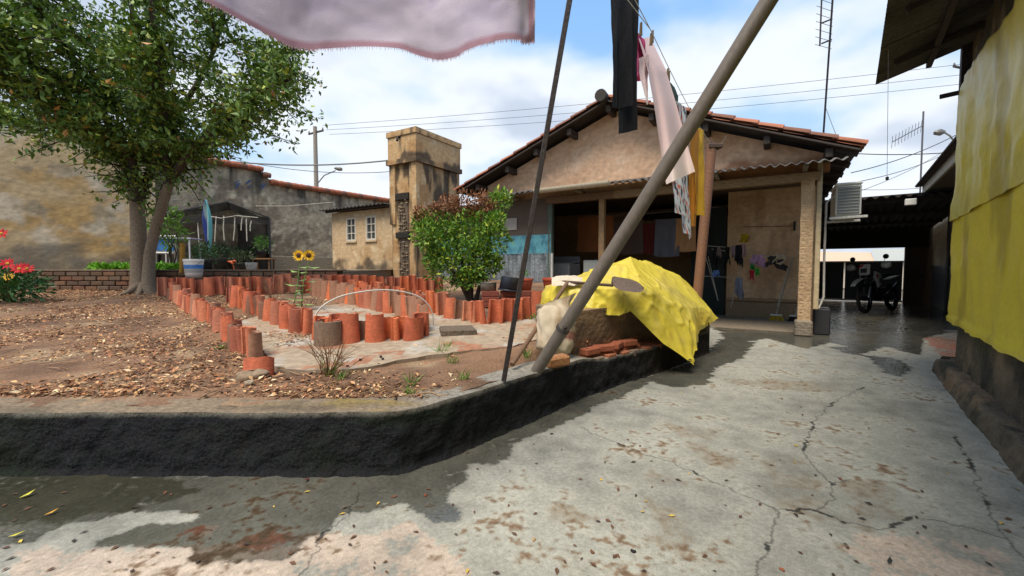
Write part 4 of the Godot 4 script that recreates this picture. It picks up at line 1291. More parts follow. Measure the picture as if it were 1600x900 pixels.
	m.bx(-6.9, 0.3, 2.905, 2.93, -7.9, -0.29, S(118, 98, 78))
	part("porch_ceiling", m, "wood_x", h)
	m = MB.new()
	m.bx(-7.0, 0.3, 0.004, 0.02, -7.9, -0.25, S(140, 126, 108))
	part("porch_floor", m, "plaster", h)
	m = MB.new()
	m.bx(-2.2, -1.44, 0.02, 2.6, -2.6, -2.55, S(26, 40, 36))
	part("door", m, "wood", h)
	# bits fixed to the porch wall: towel wire and bracket
	m = MB.new()
	m.tube([Vector3(-1.1, 2.08, -2.46), Vector3(-0.1, 2.05, -2.44)], 0.006, 5, S(90, 74, 58))
	m.bx(-0.12, -0.08, 1.95, 2.15, -2.5, -2.42, S(52, 46, 42))
	part("wall_rail", m, "rust", h)
	# partition: net above, blue strip, zinc sheets below
	m = MB.new()
	m.bx(-8.15, -4.84, 1.85, 2.72, -0.03, -0.01, S(104, 92, 84))
	part("net_panel", m, "cloth_dense", h)
	m = MB.new()
	for i in 4: m.bx(-8.1 + i * 1.05, -8.04 + i * 1.05, 0.3, 2.72, -0.08, -0.031, S(90, 88, 80), 0.005)
	part("partition_stud", m, "wood", h)
	var bl := func(x: float, t: float) -> Color: return S(110, 182, 200).lerp(S(78, 140, 164), sm(-0.2, 0.4, n_mid.get_noise_2d(x * 6, t * 3)))
	m = MB.new()
	var vert := MB.new()
	wavy(vert, -8.1, -4.74, 0.0, 0.0, 0.42, 0.0, 0.09, 0.011, bl, 0.004)
	var up := Transform3D(Basis(Vector3.RIGHT, Vector3.BACK, Vector3.UP), Vector3.ZERO)
	# wavy() lays waves in y; stand it up so that they run out of the panel
	vert = MB.new()
	stand_wave(vert, -8.1, -4.74, 1.47, 1.90, 0.03, 0.09, 0.010, bl)
	part("blue_strip", vert, "blue_sheet", h)
	for k in 4:
		var z := MB.new()
		var zx := -8.15 + k * 0.845
		var zc := func(x: float, t: float) -> Color: return S(178, 188, 194).lerp(S(128, 136, 142), sm(-0.1, 0.4, n_mid.get_noise_2d(x * 4, t * 5 + k * 7))) * (1.0 + 0.3 * n_fine.get_noise_2d(x * 9, t * 12))
		stand_wave(z, zx, zx + 0.855, 0.25, 1.50, 0.015 + (k % 2) * 0.007, 0.12, 0.009, zc)
		part("zinc_sheet", z, "zinc", h)
	m = MB.new()
	bar(m, Vector3(-4.70, 0.2, 0.05), Vector3(-4.70, 1.47, 0.05), 0.05, 0.05, S(200, 200, 196))
	part("downpipe", m, "pvc", h)
	m = MB.new()
	var pa := hp(783, 342, 0.02); var pb := hp(807, 359, 0.02)
	m.bx(pa.x, pb.x, pb.y, pa.y, 0.0, 0.012, S(176, 172, 166))
	part("notice_board", m, "matte", h)
	# low black lean-to roof over the partition towards the tower
	m = MB.new()
	wavy(m, -8.2, -6.3, 2.78, -0.9, 2.62, 0.35, 0.145, 0.02, func(x, t): return S(58, 52, 48))
	part("roof_sheet", m, "fibre_cement", h)
	porch_things()
func stand_wave(m: MB, x0: float, x1: float, y0: float, y1: float, z: float, period: float, amp: float, col: Callable):
	var n := int((x1 - x0) / period * 8.0)
	var rows := []; var cols := []
	for j in 9:
		var t := j / 8.0
		var row := PackedVector3Array(); var rc := PackedColorArray()
		for i in n + 1:
			var x := lerpf(x0, x1, float(i) / n)
			row.append(Vector3(x, lerpf(y0, y1, t), z + sin(x / period * TAU) * amp)); rc.append(col.call(x, t))
		rows.append(row); cols.append(rc)
	m.grid(rows, cols)
# a cloth hung from two points, with folds
func cloth(a: Vector3, b: Vector3, length: float, folds: float, amp: float, col: Callable, spread := 0.0, drift := Vector3.ZERO, nx := 30, ny := 24, hem := 0.0, ph := 0.0) -> MB:
	var m := MB.new(); var rows := []; var cols := []
	var d := (b - a)
	var out := d.cross(Vector3.UP).normalized()
	for j in ny + 1:
		var v := float(j) / ny
		var row := PackedVector3Array(); var rc := PackedColorArray()
		for i in nx + 1:
			var u := float(i) / nx
			var p := a + d * u + d * (u - 0.5) * spread * v
			p.y -= length * v + hem * v * sin(u * PI)
			p += out * (sin(u * TAU * folds + ph + v * 0.8) * amp * (0.25 + v) + n_mid.get_noise_3d(u * 3 + ph, v * 3, 5.0) * amp)
			p += drift * v * v
			row.append(p); rc.append(col.call(u, v))
		rows.append(row); cols.append(rc)
	m.grid(rows, cols)
	return m
func rag(X: Transform3D, a: Vector3, b: Vector3, z: float, col: Color, seed: float) -> MB:
	var m := MB.new(); var rows := []; var cols := []
	var h := a.y - b.y; var w := b.x - a.x
	for j in 21:
		var v := j / 20.0
		var row := PackedVector3Array(); var rc := PackedColorArray()
		for i in 21:
			var u := i / 20.0
			var wide := 0.75 + 0.5 * n_mid.get_noise_2d(v * 2.5 + seed, 3.0) + 0.25 * v
			var x := a.x + w * 0.5 + w * (u - 0.5) * wide + w * 0.25 * n_mid.get_noise_2d(v * 1.8, seed) * v
			var y := a.y - h * v * (0.88 + 0.5 * n_mid.get_noise_2d(u * 2.6, seed * 1.3))
			row.append(X * Vector3(x, y, z + 0.035 * sin(u * 11.0 + seed + v * 2.0) * (0.3 + v) + 0.05 * n_mid.get_noise_3d(u * 3, v * 3, seed)))
			rc.append(col * (1.0 + 0.25 * n_mid.get_noise_2d(u * 5 + seed, v * 5)))
		rows.append(row); cols.append(rc)
	m.grid(rows, cols)
	return m
func flat_col(c: Color, k := 0.12) -> Callable:
	return func(u: float, v: float) -> Color: return c * (1.0 + k * n_mid.get_noise_2d(u * 6, v * 6))
func porch_things():
	var X := Transform3D(HB, H0)
	# cloths on the line inside the porch
	var cs := [[903, 340, 958, 392, S(150, 92, 52), "brown towel on the porch line behind the wooden post", 1.7], [960, 345, 1004, 396, S(86, 70, 64), "dark grey brown towel on the porch line beside the brown one", 1.7], [1024, 343, 1060, 400, S(96, 98, 110), "slate grey towel with a pale hem on the porch line", 1.6], [1057, 342, 1086, 392, S(178, 134, 92), "tan towel on the porch line behind the leaning rusty post", 1.6], [1004, 350, 1024, 396, S(90, 26, 26), "dark red cloth on the porch line between the grey towels", 1.7]]
	for q in cs:
		var a := hp(q[0], q[1], -q[6]); var b := hp(q[2], q[3], -q[6])
		var y: float = a.y
		single("hanging_towel", cloth(X * Vector3(a.x, y, -q[6]), X * Vector3(b.x, y, -q[6]), y - b.y, 1.5, 0.03, flat_col(q[4]), 0.06, Vector3.ZERO, 20, 16, 0.02, q[0]), "cloth_dense", q[5], "towel", Transform3D(), "towels on the porch line")
	var ln := MB.new()
	ln.tube([X * Vector3(-4.75, 2.46, -1.68), X * Vector3(-3.2, 2.42, -1.66), X * Vector3(-1.5, 2.46, -1.6)], 0.006, 5, S(120, 116, 110))
	single("porch_line", ln, "rubber", "washing line strung inside the dark porch", "line")
	# washing machine and a white cupboard
	var wm := thing("washing_machine", "grey top loading washing machine in the dark porch", "washing machine", X * Transform3D(Basis(), Vector3(-5.1, 0.02, -1.2)))
	var m := MB.new()
	m.bx(-0.32, 0.42, 0.05, 1.22, -0.35, 0.35, S(176, 178, 180), 0.03)
	part("body", m, "plastic", wm)
	m = MB.new()
	m.box(Transform3D(Basis(Vector3.BACK, 0.0) * Basis(Vector3.RIGHT, 0.12), Vector3(0.05, 1.25, 0.02)), Vector3(0.70, 0.05, 0.6), S(150, 152, 156), 0.02)
	part("lid", m, "plastic", wm)
	m = MB.new()
	m.bx(-0.32, 0.42, 1.226, 1.42, -0.35, -0.26, S(120, 122, 128), 0.02)
	part("control_panel", m, "plastic", wm)
	for sx in [-0.25, 0.35]:
		for sz in [-0.28, 0.28]:
			m = MB.new()
			m.lathe(Transform3D(Basis(), Vector3(sx, 0, sz)), [Vector2(0.03, 0), Vector2(0.02, 0.055)], 8, S(40, 40, 42))
			part("foot", m, "rubber", wm)
	var cb := thing("low_cabinet", "pale drawer cabinet beside the wooden porch post", "cabinet", X * Transform3D(Basis(), Vector3(-3.95, 0.02, -0.8)))
	m = MB.new()
	m.bx(-0.26, 0.26, 0.0, 1.30, -0.25, 0.22, S(186, 188, 178), 0.01)
	part("carcass", m, "plastic", cb)
	for k in 4:
		m = MB.new()
		m.bx(-0.24, 0.24, 0.05 + k * 0.31, 0.33 + k * 0.31, 0.221, 0.235, S(196, 198, 188), 0.006)
		part("drawer", m, "plastic", cb)
	# clothes rack by the porch wall
	var rk := thing("drying_rack", "folding drying rack standing before the ochre porch wall", "rack", X)
	for q in [[1104, 390, 1122, 470], [1122, 470, 1103, 402], [1160, 410, 1142, 480], [1236, 404, 1215, 478]]:
		m = MB.new()
		m.tube([hp(q[0], q[1], -1.9), hp(q[2], q[3], -1.7)], 0.008, 6, S(176, 172, 164))
		part("leg", m, "paint_metal", rk)
	for q in [[1100, 388, 1232, 404], [1102, 384, 1165, 388], [1092, 431, 1158, 434]]:
		m = MB.new()
		m.tube([hp(q[0], q[1], -1.9), hp(q[2], q[3], -1.9)], 0.007, 6, S(176, 172, 164))
		part("rail", m, "paint_metal", rk)
	var small := [[1104, 388, 1112, 412, S(40, 40, 46), "black sock pegged on the drying rack next to the rusty post", "sock"], [1113, 389, 1122, 421, S(28, 28, 34), "long black stocking on the drying rack", "stocking"], [1119, 386, 1127, 404, S(150, 128, 128), "greyish pink sock on the drying rack", "sock"], [1132, 386, 1141, 420, S(22, 22, 28), "black cloth on the drying rack above the blue peg basket", "cloth"], [1141, 384, 1149, 404, S(160, 140, 142), "dusty rose sock on the drying rack", "sock"], [1148, 383, 1160, 416, S(26, 26, 32), "black leggings folded over the drying rack", "leggings"], [1158, 381, 1166, 402, S(182, 150, 152), "pink sock on the drying rack beside black leggings", "sock"], [1172, 398, 1197, 418, S(186, 146, 178), "mauve cloth draped over the drying rack", "cloth"], [1197, 400, 1228, 421, S(52, 46, 46), "dark brown garment over the drying rack end", "garment"], [1203, 398, 1230, 414, S(192, 180, 156), "cream knitted cloth over the drying rack end", "cloth"], [1172, 411, 1180, 424, S(50, 150, 70), "green cloth peg bag hanging below the mauve cloth", "peg bag"], [1180, 419, 1187, 430, S(64, 196, 74), "bright green rag below the mauve cloth", "rag"], [1171, 422, 1178, 440, S(196, 44, 62), "red rag hanging lowest under the rack", "rag"], [1148, 434, 1161, 468, S(128, 134, 150), "grey trouser leg hanging from the lower rail", "trousers"], [1112, 422, 1127, 433, S(110, 146, 206), "light blue peg basket on the lower rail", "basket"], [1157, 366, 1170, 380, S(216, 188, 40), "yellow cloth knotted on the wall rail", "cloth"]]
	var zz := -1.88
	for q in small:
		zz += 0.012
		var z0: float = zz if q[1] > 370 else -2.38
		var a := hp(q[0], q[1], z0); var b := hp(q[2], q[3], z0)
		single("drying_" + String(q[6]).replace(" ", "_"), rag(X, a, b, z0, q[4], q[0]), "cloth_dense", q[5], q[6], Transform3D(), "small washing on the drying rack")
	# brooms
	for q in [[1240, 403, 1213, 488, S(206, 178, 40), "broom with a yellow head leaning on the porch wall", S(196, 184, 160)], [1254, 440, 1243, 494, S(36, 34, 34), "broom with a black head beside the porch post", S(190, 186, 178)]]:
		var top := hp(q[0], q[1], -2.40); var bot := hp(q[2], q[3], -2.0)
		bot.y = 0.14
		var br := thing("broom", q[5], "broom", X * Transform3D(Basis(), Vector3(bot.x, 0.02, bot.z)))
		m = MB.new()
		m.tube([Vector3(0, 0.12, 0), top - Vector3(bot.x, 0, bot.z)], 0.014, 8, q[6])
		part("handle", m, "wood", br)
		m = MB.new()
		m.box(Transform3D(Basis(), Vector3(0, 0.115, 0)), Vector3(0.22, 0.035, 0.07), S(200, 196, 186), 0.012)
		part("head", m, "plastic", br)
		m = MB.new()
		for k in 90:
			var x := rng.randf_range(-0.1, 0.1); var z := rng.randf_range(-0.03, 0.03)
			m.tube([Vector3(x, 0.1, z), Vector3(x * 1.5, 0.0, z * 1.6)], [0.005, 0.003], 4, vary(q[4], 0.15), false)
		part("bristles", m, "matte", br)
	# pail behind the post
	var pl := thing("black_block", "dark rubber block standing behind the porch post", "block", X * Transform3D(Basis(), Vector3(0.27, 0.0, -0.35)))
	m = MB.new()
	m.bx(-0.12, 0.12, 0.0, 0.45, -0.15, 0.12, S(40, 42, 46), 0.02)
	part("body", m, "rubber", pl)
	m = MB.new()
	m.bx(-0.10, 0.10, 0.451, 0.47, -0.12, 0.09, S(70, 72, 76), 0.006)
	part("lid", m, "rubber", pl)
	# air conditioner
	var ac := thing("air_conditioner", "white outdoor air conditioner unit on a bracket at the house corner", "air conditioner", X * Transform3D(Basis(), Vector3(0.34, 1.95, -0.65)))
	m = MB.new()
	m.bx(0.06, 0.40, 0.05, 0.56, -0.4, 0.4, S(206, 206, 200), 0.025)
	part("casing", m, "plastic", ac)
	m = MB.new()
	m.bx(0.05, 0.41, 0.56, 0.60, -0.41, 0.41, S(222, 222, 216), 0.015)
	part("top_cover", m, "plastic", ac)
	m = MB.new()
	m.bx(0.085, 0.375, 0.08, 0.53, 0.401, 0.408, S(116, 118, 116))
	for k in 9: m.bx(0.09, 0.37, 0.10 + k * 0.05, 0.115 + k * 0.05, 0.408, 0.416, S(150, 152, 150))
	part("side_grille", m, "plastic", ac)
	m = MB.new()
	bar(m, Vector3(-0.02, 0.02, 0.42), Vector3(0.48, 0.03, 0.42), 0.03, 0.04, S(216, 214, 206)); bar(m, Vector3(-0.02, 0.02, -0.3), Vector3(0.48, 0.03, -0.3), 0.03, 0.04, S(216, 214, 206))
	part("bracket", m, "paint_metal", ac)
	m = MB.new()
	m.tube([Vector3(0.05, 0.4, 0.3), Vector3(-0.06, 0.3, 0.35), Vector3(-0.06, -0.6, 0.3), Vector3(-0.05, -1.3, 0.32), Vector3(-0.12, -1.5, 0.4)], 0.018, 8, S(212, 208, 198))
	part("pipe", m, "pvc", ac)

# ---------- right side: yellow sheeted wall, second building, carport ----------
# local x towards the camera along the drive, y up, z out over the drive
var RB := Basis(Vector3(-0.62, 0, 0.785), Vector3.UP, Vector3(-0.785, 0, -0.62)).orthonormalized()
const R0 := Vector3(4.55, 0, -4.32)
func build_right():
	var X := Transform3D(RB, R0)
	var w := thing("side_wall", "mossy dark wall foot of the house hung with yellow sheeting", "wall", X)
	var mossy := func(s: float, y: float, p: Vector3) -> Color:
		var a := n_mid.get_noise_2d(p.x * 1.8, y * 2.2)
		var c := S(96, 86, 72).lerp(S(66, 66, 50), sm(-0.15, 0.3, a)).lerp(S(48, 46, 42), sm(0.1, 0.45, n_mid.get_noise_2d(p.x * 3 + 5, y * 3))).lerp(S(128, 112, 92), sm(0.2, 0.5, n_mid.get_noise_2d(p.x * 2.6 + 15, y * 2.6)))
		return c * (1.0 + 0.5 * n_fine.get_noise_2d(p.x * 7, y * 7))
	part("wall_body", stained(Vector3(0.0, 0, 0), Vector3(9.0, 0, 0), 0.0, func(s): return 3.5, 160, 50, mossy, 0.22, 0.02), "rough_plaster", w)
	# end face towards the passage
	var e := MB.new()
	e.bx(-0.002, 0.15, 0.0, 3.6, -5.0, -0.22, S(120, 104, 84))
	part("wall_end", e, "rough_plaster", w)
	# uneven plinth
	var m := MB.new(); var rows := []; var cols := []
	for j in 9:
		var row := PackedVector3Array(); var rc := PackedColorArray()
		for i in 221:
			var x := -0.42 + i * 0.035
			var t := j / 8.0
			var hh := 0.16 + 0.02 * n_mid.get_noise_2d(x * 2.0, 3) + 0.03 * n_fine.get_noise_2d(x * 6, 9)
			var an := t * PI * 0.5
			var zz := 0.13 + 0.012 * n_mid.get_noise_2d(x * 2.5, 30)
			var y := hh * minf(1.0, t / 0.6); var z := zz * (1.0 - 0.25 * minf(1.0, t / 0.6) - 0.75 * sm(0.55, 1.0, t)) + 0.005
			if j == 8: z = -0.05
			row.append(Vector3(x, y - 0.01 + 0.012 * n_fine.get_noise_3d(x * 9, y * 9, z * 9), z + 0.015 * n_fine.get_noise_3d(x * 8, y * 8, 40)))
			var c := S(104, 92, 76).lerp(S(60, 58, 44), sm(-0.1, 0.35, n_mid.get_noise_2d(x * 2.0, t * 2.0 + 20))).lerp(S(150, 122, 94), 0.6 * sm(0.15, 0.4, n_mid.get_noise_2d(x * 1.7 + 33, t)))
			rc.append(c * (1.0 + 0.5 * n_fine.get_noise_2d(x * 9, t * 6)))
		rows.append(row); cols.append(rc)
	m.grid(rows, cols)
	m.quad(Vector3(-0.42, 0, 0.12), Vector3(-0.42, 0.17, 0.05), Vector3(-0.42, 0.17, -0.3), Vector3(-0.42, 0, -0.3), S(90, 80, 66))
	part("plinth", m, "rough_plaster", w)
	m = MB.new()
	m.bx(-0.42, 0.0, 0.0, 0.16, -0.4, 0.0, S(92, 82, 68), 0.02)
	part("plinth_end", m, "rough_plaster", w)
	# two overlapping yellow sheets
	for lower in [true, false]:
		m = MB.new(); rows = []; cols = []
		for j in 49:
			var v := j / 48.0
			var row := PackedVector3Array(); var rc := PackedColorArray()
			for i in 131:
				var u := i / 130.0
				var x := lerpf(-0.04, 6.5, u)
				var y0 := 0.60 + 0.02 * n_mid.get_noise_2d(x * 3, 1) if lower else 1.62 + 0.02 * x
				var y1 := 1.70 + 0.02 * x if lower else 2.97 + 0.08 * n_mid.get_noise_2d(x * 1.5, 4) - 0.05 * sm(0.4, 0.0, x)
				var y := lerpf(y0, y1, v)
				var z := 0.065 + (0.016 if not lower else 0.0) + 0.022 * n_mid.get_noise_2d(x * 2.2, y * 1.1) + 0.016 * (0.5 - absf(n_crease.get_noise_2d(x * 2.6 + y, y * 1.3))) + 0.010 * sin(x * 7.0 + n_mid.get_noise_2d(x, y) * 3.0) * (1.0 - v) + 0.006 * n_fine.get_noise_2d(x * 4, y * 4)
				if lower and j < 3: z += 0.02 + 0.012 * n_fine.get_noise_2d(x * 8, 3)
				if j == 48 or i == 0: z -= 0.03
				row.append(Vector3(x + 0.012 * n_mid.get_noise_2d(y * 2, 8), y, z))
				var c := S(214, 197, 64) if lower else S(210, 194, 80)
				var fade := sm(-0.1, 0.4, n_mid.get_noise_2d(x * 0.9, y * 1.4 + 3)) if not lower else 0.0
				c = c.lerp(S(190, 182, 112), fade * 0.6)
				c = c.lerp(S(150, 132, 50), 0.6 * sm(0.2, 0.5, n_mid.get_noise_2d(x * 2.4 + 7, y * 0.8)))
				rc.append(c * (1.0 + 0.08 * n_fine.get_noise_2d(x * 5, y * 5)))
			rows.append(row); cols.append(rc)
		m.grid(rows, cols)
		single("yellow_sheeting", m, "tarp", "bright yellow plastic sheet with a frayed hem along the wall foot" if lower else "faded yellow plastic sheet hung high on the wall under the dark eave", "plastic sheet", X)
	# corrugated eave overhead
	var ev := thing("eave_roof", "dark corrugated sheet eave jutting over the drive", "roof", X)
	for k in 7:
		m = MB.new()
		var x0 := -0.05 + k * 0.95
		wavy_across(m, x0, x0 + 0.97, 0.72, 3.17 + (k % 2) * 0.012, -0.6, 3.55 + (k % 2) * 0.012, func(x, t): return S(86, 80, 76).lerp(S(52, 46, 44), sm(-0.1, 0.3, n_mid.get_noise_2d(x * 3, t * 4))))
		part("roof_sheet", m, "fibre_cement", ev)
	for x in [0.5, 1.6, 2.9, 4.2]:
		m = MB.new()
		bar(m, Vector3(x, 3.155, 0.6), Vector3(x, 3.45, -0.4), 0.045, 0.05, S(58, 48, 42))
		part("rafter", m, "wood", ev)
	m = MB.new()
	bar(m, Vector3(-0.04, 3.25, 0.3), Vector3(6.4, 3.25, 0.3), 0.045, 0.05, S(62, 52, 44))
	part("purlin", m, "wood", ev)
	m = MB.new()
	bar(m, Vector3(-0.1, 2.95, -0.2), Vector3(-0.12, 2.93, 0.20), 0.04, 0.04, S(44, 40, 40))
	part("iron_arm", m, "rust", ev)
	m = MB.new()
	bar(m, Vector3(-0.02, 2.5, 0.03), Vector3(-0.02, 3.4, 0.03), 0.08, 0.10, S(52, 44, 48))
	part("corner_post", m, "wood", ev)
	# second building behind it
	var b := thing("rear_building", "low cream building with a dark tiled lower wall and a white eave beside the carport", "building", X)
	var cream := func(s: float, y: float, p: Vector3) -> Color:
		var c := S(190, 172, 142).lerp(S(164, 146, 118), sm(-0.1, 0.4, n_mid.get_noise_2d(p.x * 1.2, y * 1.2)))
		return c * (1.0 + 0.12 * n_fine.get_noise_2d(p.x * 5, y * 5))
	for q in [[-13.2, -8.4, 0.0, 3.0], [-8.4, -7.0, 0.0, 1.15], [-8.4, -7.0, 2.3, 3.0], [-7.0, -0.1, 0.0, 3.0]]:
		part("wall", stained(Vector3(q[0], 0, -1.15), Vector3(q[1], 0, -1.15), q[2], func(s): return q[3], 20, 14, cream, 0.2), "plaster", b)
	var tms := []
	for k in 3:
		m = MB.new()
		m.box(Transform3D(), Vector3(0.295, 0.295, 0.02), [S(70, 70, 74), S(60, 62, 68), S(82, 80, 82)][k], 0.004)
		tms.append(m.mesh())
	for i in 40:
		for j in 4:
			var x := -12.9 + i * 0.3
			part("wall_tile", tms[rng.randi() % 3], "plastic", b, Transform3D(Basis(), Vector3(x, 0.16 + j * 0.3, -1.142)))
	m = MB.new()
	m.bx(-8.4, -7.0, 1.15, 2.3, -1.6, -1.5, S(40, 38, 38))
	part("window_recess", m, "matte", b)
	m = MB.new()
	m.bx(-8.4, -8.33, 1.15, 2.3, -1.22, -1.16, S(70, 56, 46)); m.bx(-7.07, -7.0, 1.15, 2.3, -1.22, -1.16, S(70, 56, 46))
	m.bx(-8.33, -7.07, 1.15, 1.22, -1.219, -1.161, S(70, 56, 46)); m.bx(-8.33, -7.07, 2.23, 2.3, -1.219, -1.161, S(70, 56, 46)); m.bx(-7.73, -7.67, 1.22, 2.23, -1.218, -1.162, S(70, 56, 46))
	var wn := part("window", m, "wood", b)
	for k in 2:
		m = MB.new()
		m.bx(-8.33 + k * 0.66, -7.73 + k * 0.66, 1.22, 2.23, -1.20, -1.194, S(50, 54, 58))
		part("pane", m, "glass", wn)
	m = MB.new()
	m.bx(-8.5, -6.9, 1.09, 1.148, -1.2, -1.06, S(150, 120, 96), 0.01)
	part("sill", m, "plaster", b)
	m = MB.new()
	m.bx(-9.6, -9.3, 0.0, 2.6, -1.16, -1.10, S(44, 36, 32), 0.01)
	part("door", m, "wood", b)
	m = MB.new()
	m.bx(-6.4, -0.12, 2.70, 2.88, -0.33, -0.29, S(214, 202, 178), 0.006)
	part("fascia", m, "wood_x", b)
	m = MB.new()
	m.bx(-6.4, -0.12, 2.72, 2.74, -1.15, -0.331, S(132, 116, 96))
	part("soffit", m, "wood_x", b)
	m = MB.new()
	m.quad(Vector3(-6.5, 2.87, -0.2), Vector3(-0.1, 2.87, -0.2), Vector3(-0.1, 3.6, -3.0), Vector3(-6.5, 3.6, -3.0), S(74, 58, 50))
	m.bx(-6.5, -0.1, 2.882, 2.92, -0.34, -0.18, S(70, 56, 50), 0.01)
	part("roof", m, "clay", b)
	m = MB.new()
	m.bx(-13.2, -0.1, 0.0, 3.3, -5.0, -4.9, S(150, 130, 104))
	m.bx(-13.2, -13.1, 0.0, 3.3, -4.9, -1.36, S(150, 130, 104))
	part("outer_wall", m, "plaster", b)
	# carport
	var c := thing("carport", "dark carport roof of corrugated sheets between the two houses", "carport", X)
	for k in 7:
		m = MB.new()
		var z0 := -1.1 + k * 0.98
		var rr := []; var cc := []
		for j in 3:
			var row := PackedVector3Array(); var rc := PackedColorArray()
			for i in 53:
				var z := z0 + i * 0.99 / 52.0
				row.append(Vector3(lerpf(-5.7, -12.5, j / 2.0), lerpf(2.62, 2.42, j / 2.0) + sin(z / 0.177 * TAU) * 0.03 + (k % 2) * 0.01, z)); rc.append(S(70, 68, 70))
			rr.append(row); cc.append(rc)
		m.grid(rr, cc)
		part("roof_sheet", m, "fibre_cement", c)
	for x in [-6.0, -8.2, -10.4, -12.2]:
		m = MB.new()
		m.bx(x - 0.05, x + 0.05, 2.36 + (x + 12.2) * 0.028, 2.52 + (x + 12.2) * 0.028, -1.1, 5.6, S(66, 54, 46), 0.008)
		part("beam", m, "wood", c)
	m = MB.new()
	m.bx(-12.62, -12.5, 1.80, 2.6, -1.15, 5.6, S(48, 42, 38))
	part("header", m, "wood", c)
	m = MB.new()
	m.bx(-12.62, -12.3, 0.0, 1.799, -1.14, -0.52, S(96, 76, 58), 0.01)
	part("gate_pier", m, "rough_plaster", c)
	m = MB.new()
	m.bx(-5.75, -5.66, 2.42, 2.55, -0.15, 0.03, S(206, 204, 196), 0.01)
	part("junction_box", m, "plastic", c)
	for k in 24:
		pass
	# gate
	var g := thing("yard_gate", "low black sheet gate with a pale frame at the end of the carport", "gate", X)
	for k in 2:
		m = MB.new()
		m.bx(-12.42, -12.40, 0.08, 1.33, 0.52 + k * 1.5 - 1.0, 1.98 + k * 1.5 - 1.0, S(26, 26, 28))
		part("panel", m, "paint_metal", g)
	m = MB.new()
	m.bx(-12.43, -12.38, 1.331, 1.37, -0.5, 2.6, S(206, 198, 184)); m.bx(-12.43, -12.38, 0.02, 0.079, -0.5, 2.6, S(206, 198, 184)); m.bx(-12.43, -12.38, 0.0, 1.78, -0.52, -0.505, S(206, 198, 184))
	part("frame", m, "paint_metal", g)
	# house over the road seen above the gate
	var s := thing("street_house", "pale house across the street seen above the black gate", "house", X)
	m = MB.new()
	m.bx(-24.0, -23.8, 0.0, 1.5, -6.0, 12.0, S(216, 204, 186))
	part("wall", m, "plaster", s)
	m = MB.new()
	m.quad(Vector3(-23.5, 1.45, -0.2), Vector3(-23.5, 1.45, 12.0), Vector3(-29.0, 2.7, 12.0), Vector3(-29.0, 2.1, -0.2), S(214, 188, 162))
	part("roof", m, "clay", s)
	m = MB.new()
	m.quad(Vector3(-23.6, 1.50, -6.0), Vector3(-23.6, 1.50, -0.21), Vector3(-29.0, 2.3, -0.21), Vector3(-29.0, 2.3, -6.0), S(200, 204, 198))
	part("roof_sheet", m, "fibre_cement", s)
	build_motorbike(X)
func wavy_across(m: MB, x0: float, x1: float, za: float, ya: float, zb: float, yb: float, col: Callable):
	for side in 2:
		var rows := []; var cols := []
		for j in 9:
			var t := j / 8.0
			var row := PackedVector3Array(); var rc := PackedColorArray()
			for i in 53:
				var x := lerpf(x0, x1, i / 52.0)
				row.append(Vector3(x, lerpf(ya, yb, t) + sin(x / 0.075 * TAU) * 0.009 - side * 0.006, lerpf(za, zb, t))); rc.append(col.call(x, t))
			rows.append(row); cols.append(rc)
		m.grid(rows, cols, side == 0)
		if side == 1:
			for i in 52: m.quad(rows[0][i], rows[0][i + 1], rows[0][i + 1] + Vector3(0, 0.006, 0), rows[0][i] + Vector3(0, 0.006, 0), cols[0][i])

func wheel(parent: Node, at: Vector3, R: float, tw: float):
	var m := MB.new(); var rows := []
	for j in 41:
		var an := TAU * j / 40.0
		var row := PackedVector3Array()
		for i in 13:
			var b := TAU * (i % 12) / 12.0
			var knob := 0.012 if (j % 2 == 0 and cos(b) > 0.2) else 0.0
			var r := R - tw + cos(b) * tw + knob
			row.append(at + Vector3(cos(an) * r, sin(an) * r, sin(b) * tw * 0.75))
		rows.append(row)
	m.grid(rows, S(24, 24, 25))
	var w := part("wheel", m, "rubber", parent)
	m = MB.new(); rows = []
	for j in 41:
		var an := TAU * j / 40.0
		var row := PackedVector3Array()
		for i in 9:
			var b := TAU * (i % 8) / 8.0
			row.append(at + Vector3(cos(an) * (R - tw * 1.9 + cos(b) * 0.014), sin(an) * (R - tw * 1.9 + cos(b) * 0.014), sin(b) * 0.03))
		rows.append(row)
	m.grid(rows, S(90, 90, 94))
	part("rim", m, "chrome", w)
	m = MB.new()
	for k in 18:
		var an := TAU * k / 18.0
		m.tube([at + Vector3(cos(an + 0.5) * 0.05, sin(an + 0.5) * 0.05, 0.03 if k % 2 else -0.03), at + Vector3(cos(an) * (R - tw * 1.9), sin(an) * (R - tw * 1.9), 0)], 0.003, 4, S(150, 150, 154), false)
	part("spokes", m, "chrome", w)
	m = MB.new()
	m.tube([at + Vector3(0, 0, -0.06), at + Vector3(0, 0, 0.06)], 0.055, 12, S(70, 70, 74))
	part("hub", m, "chrome", w)
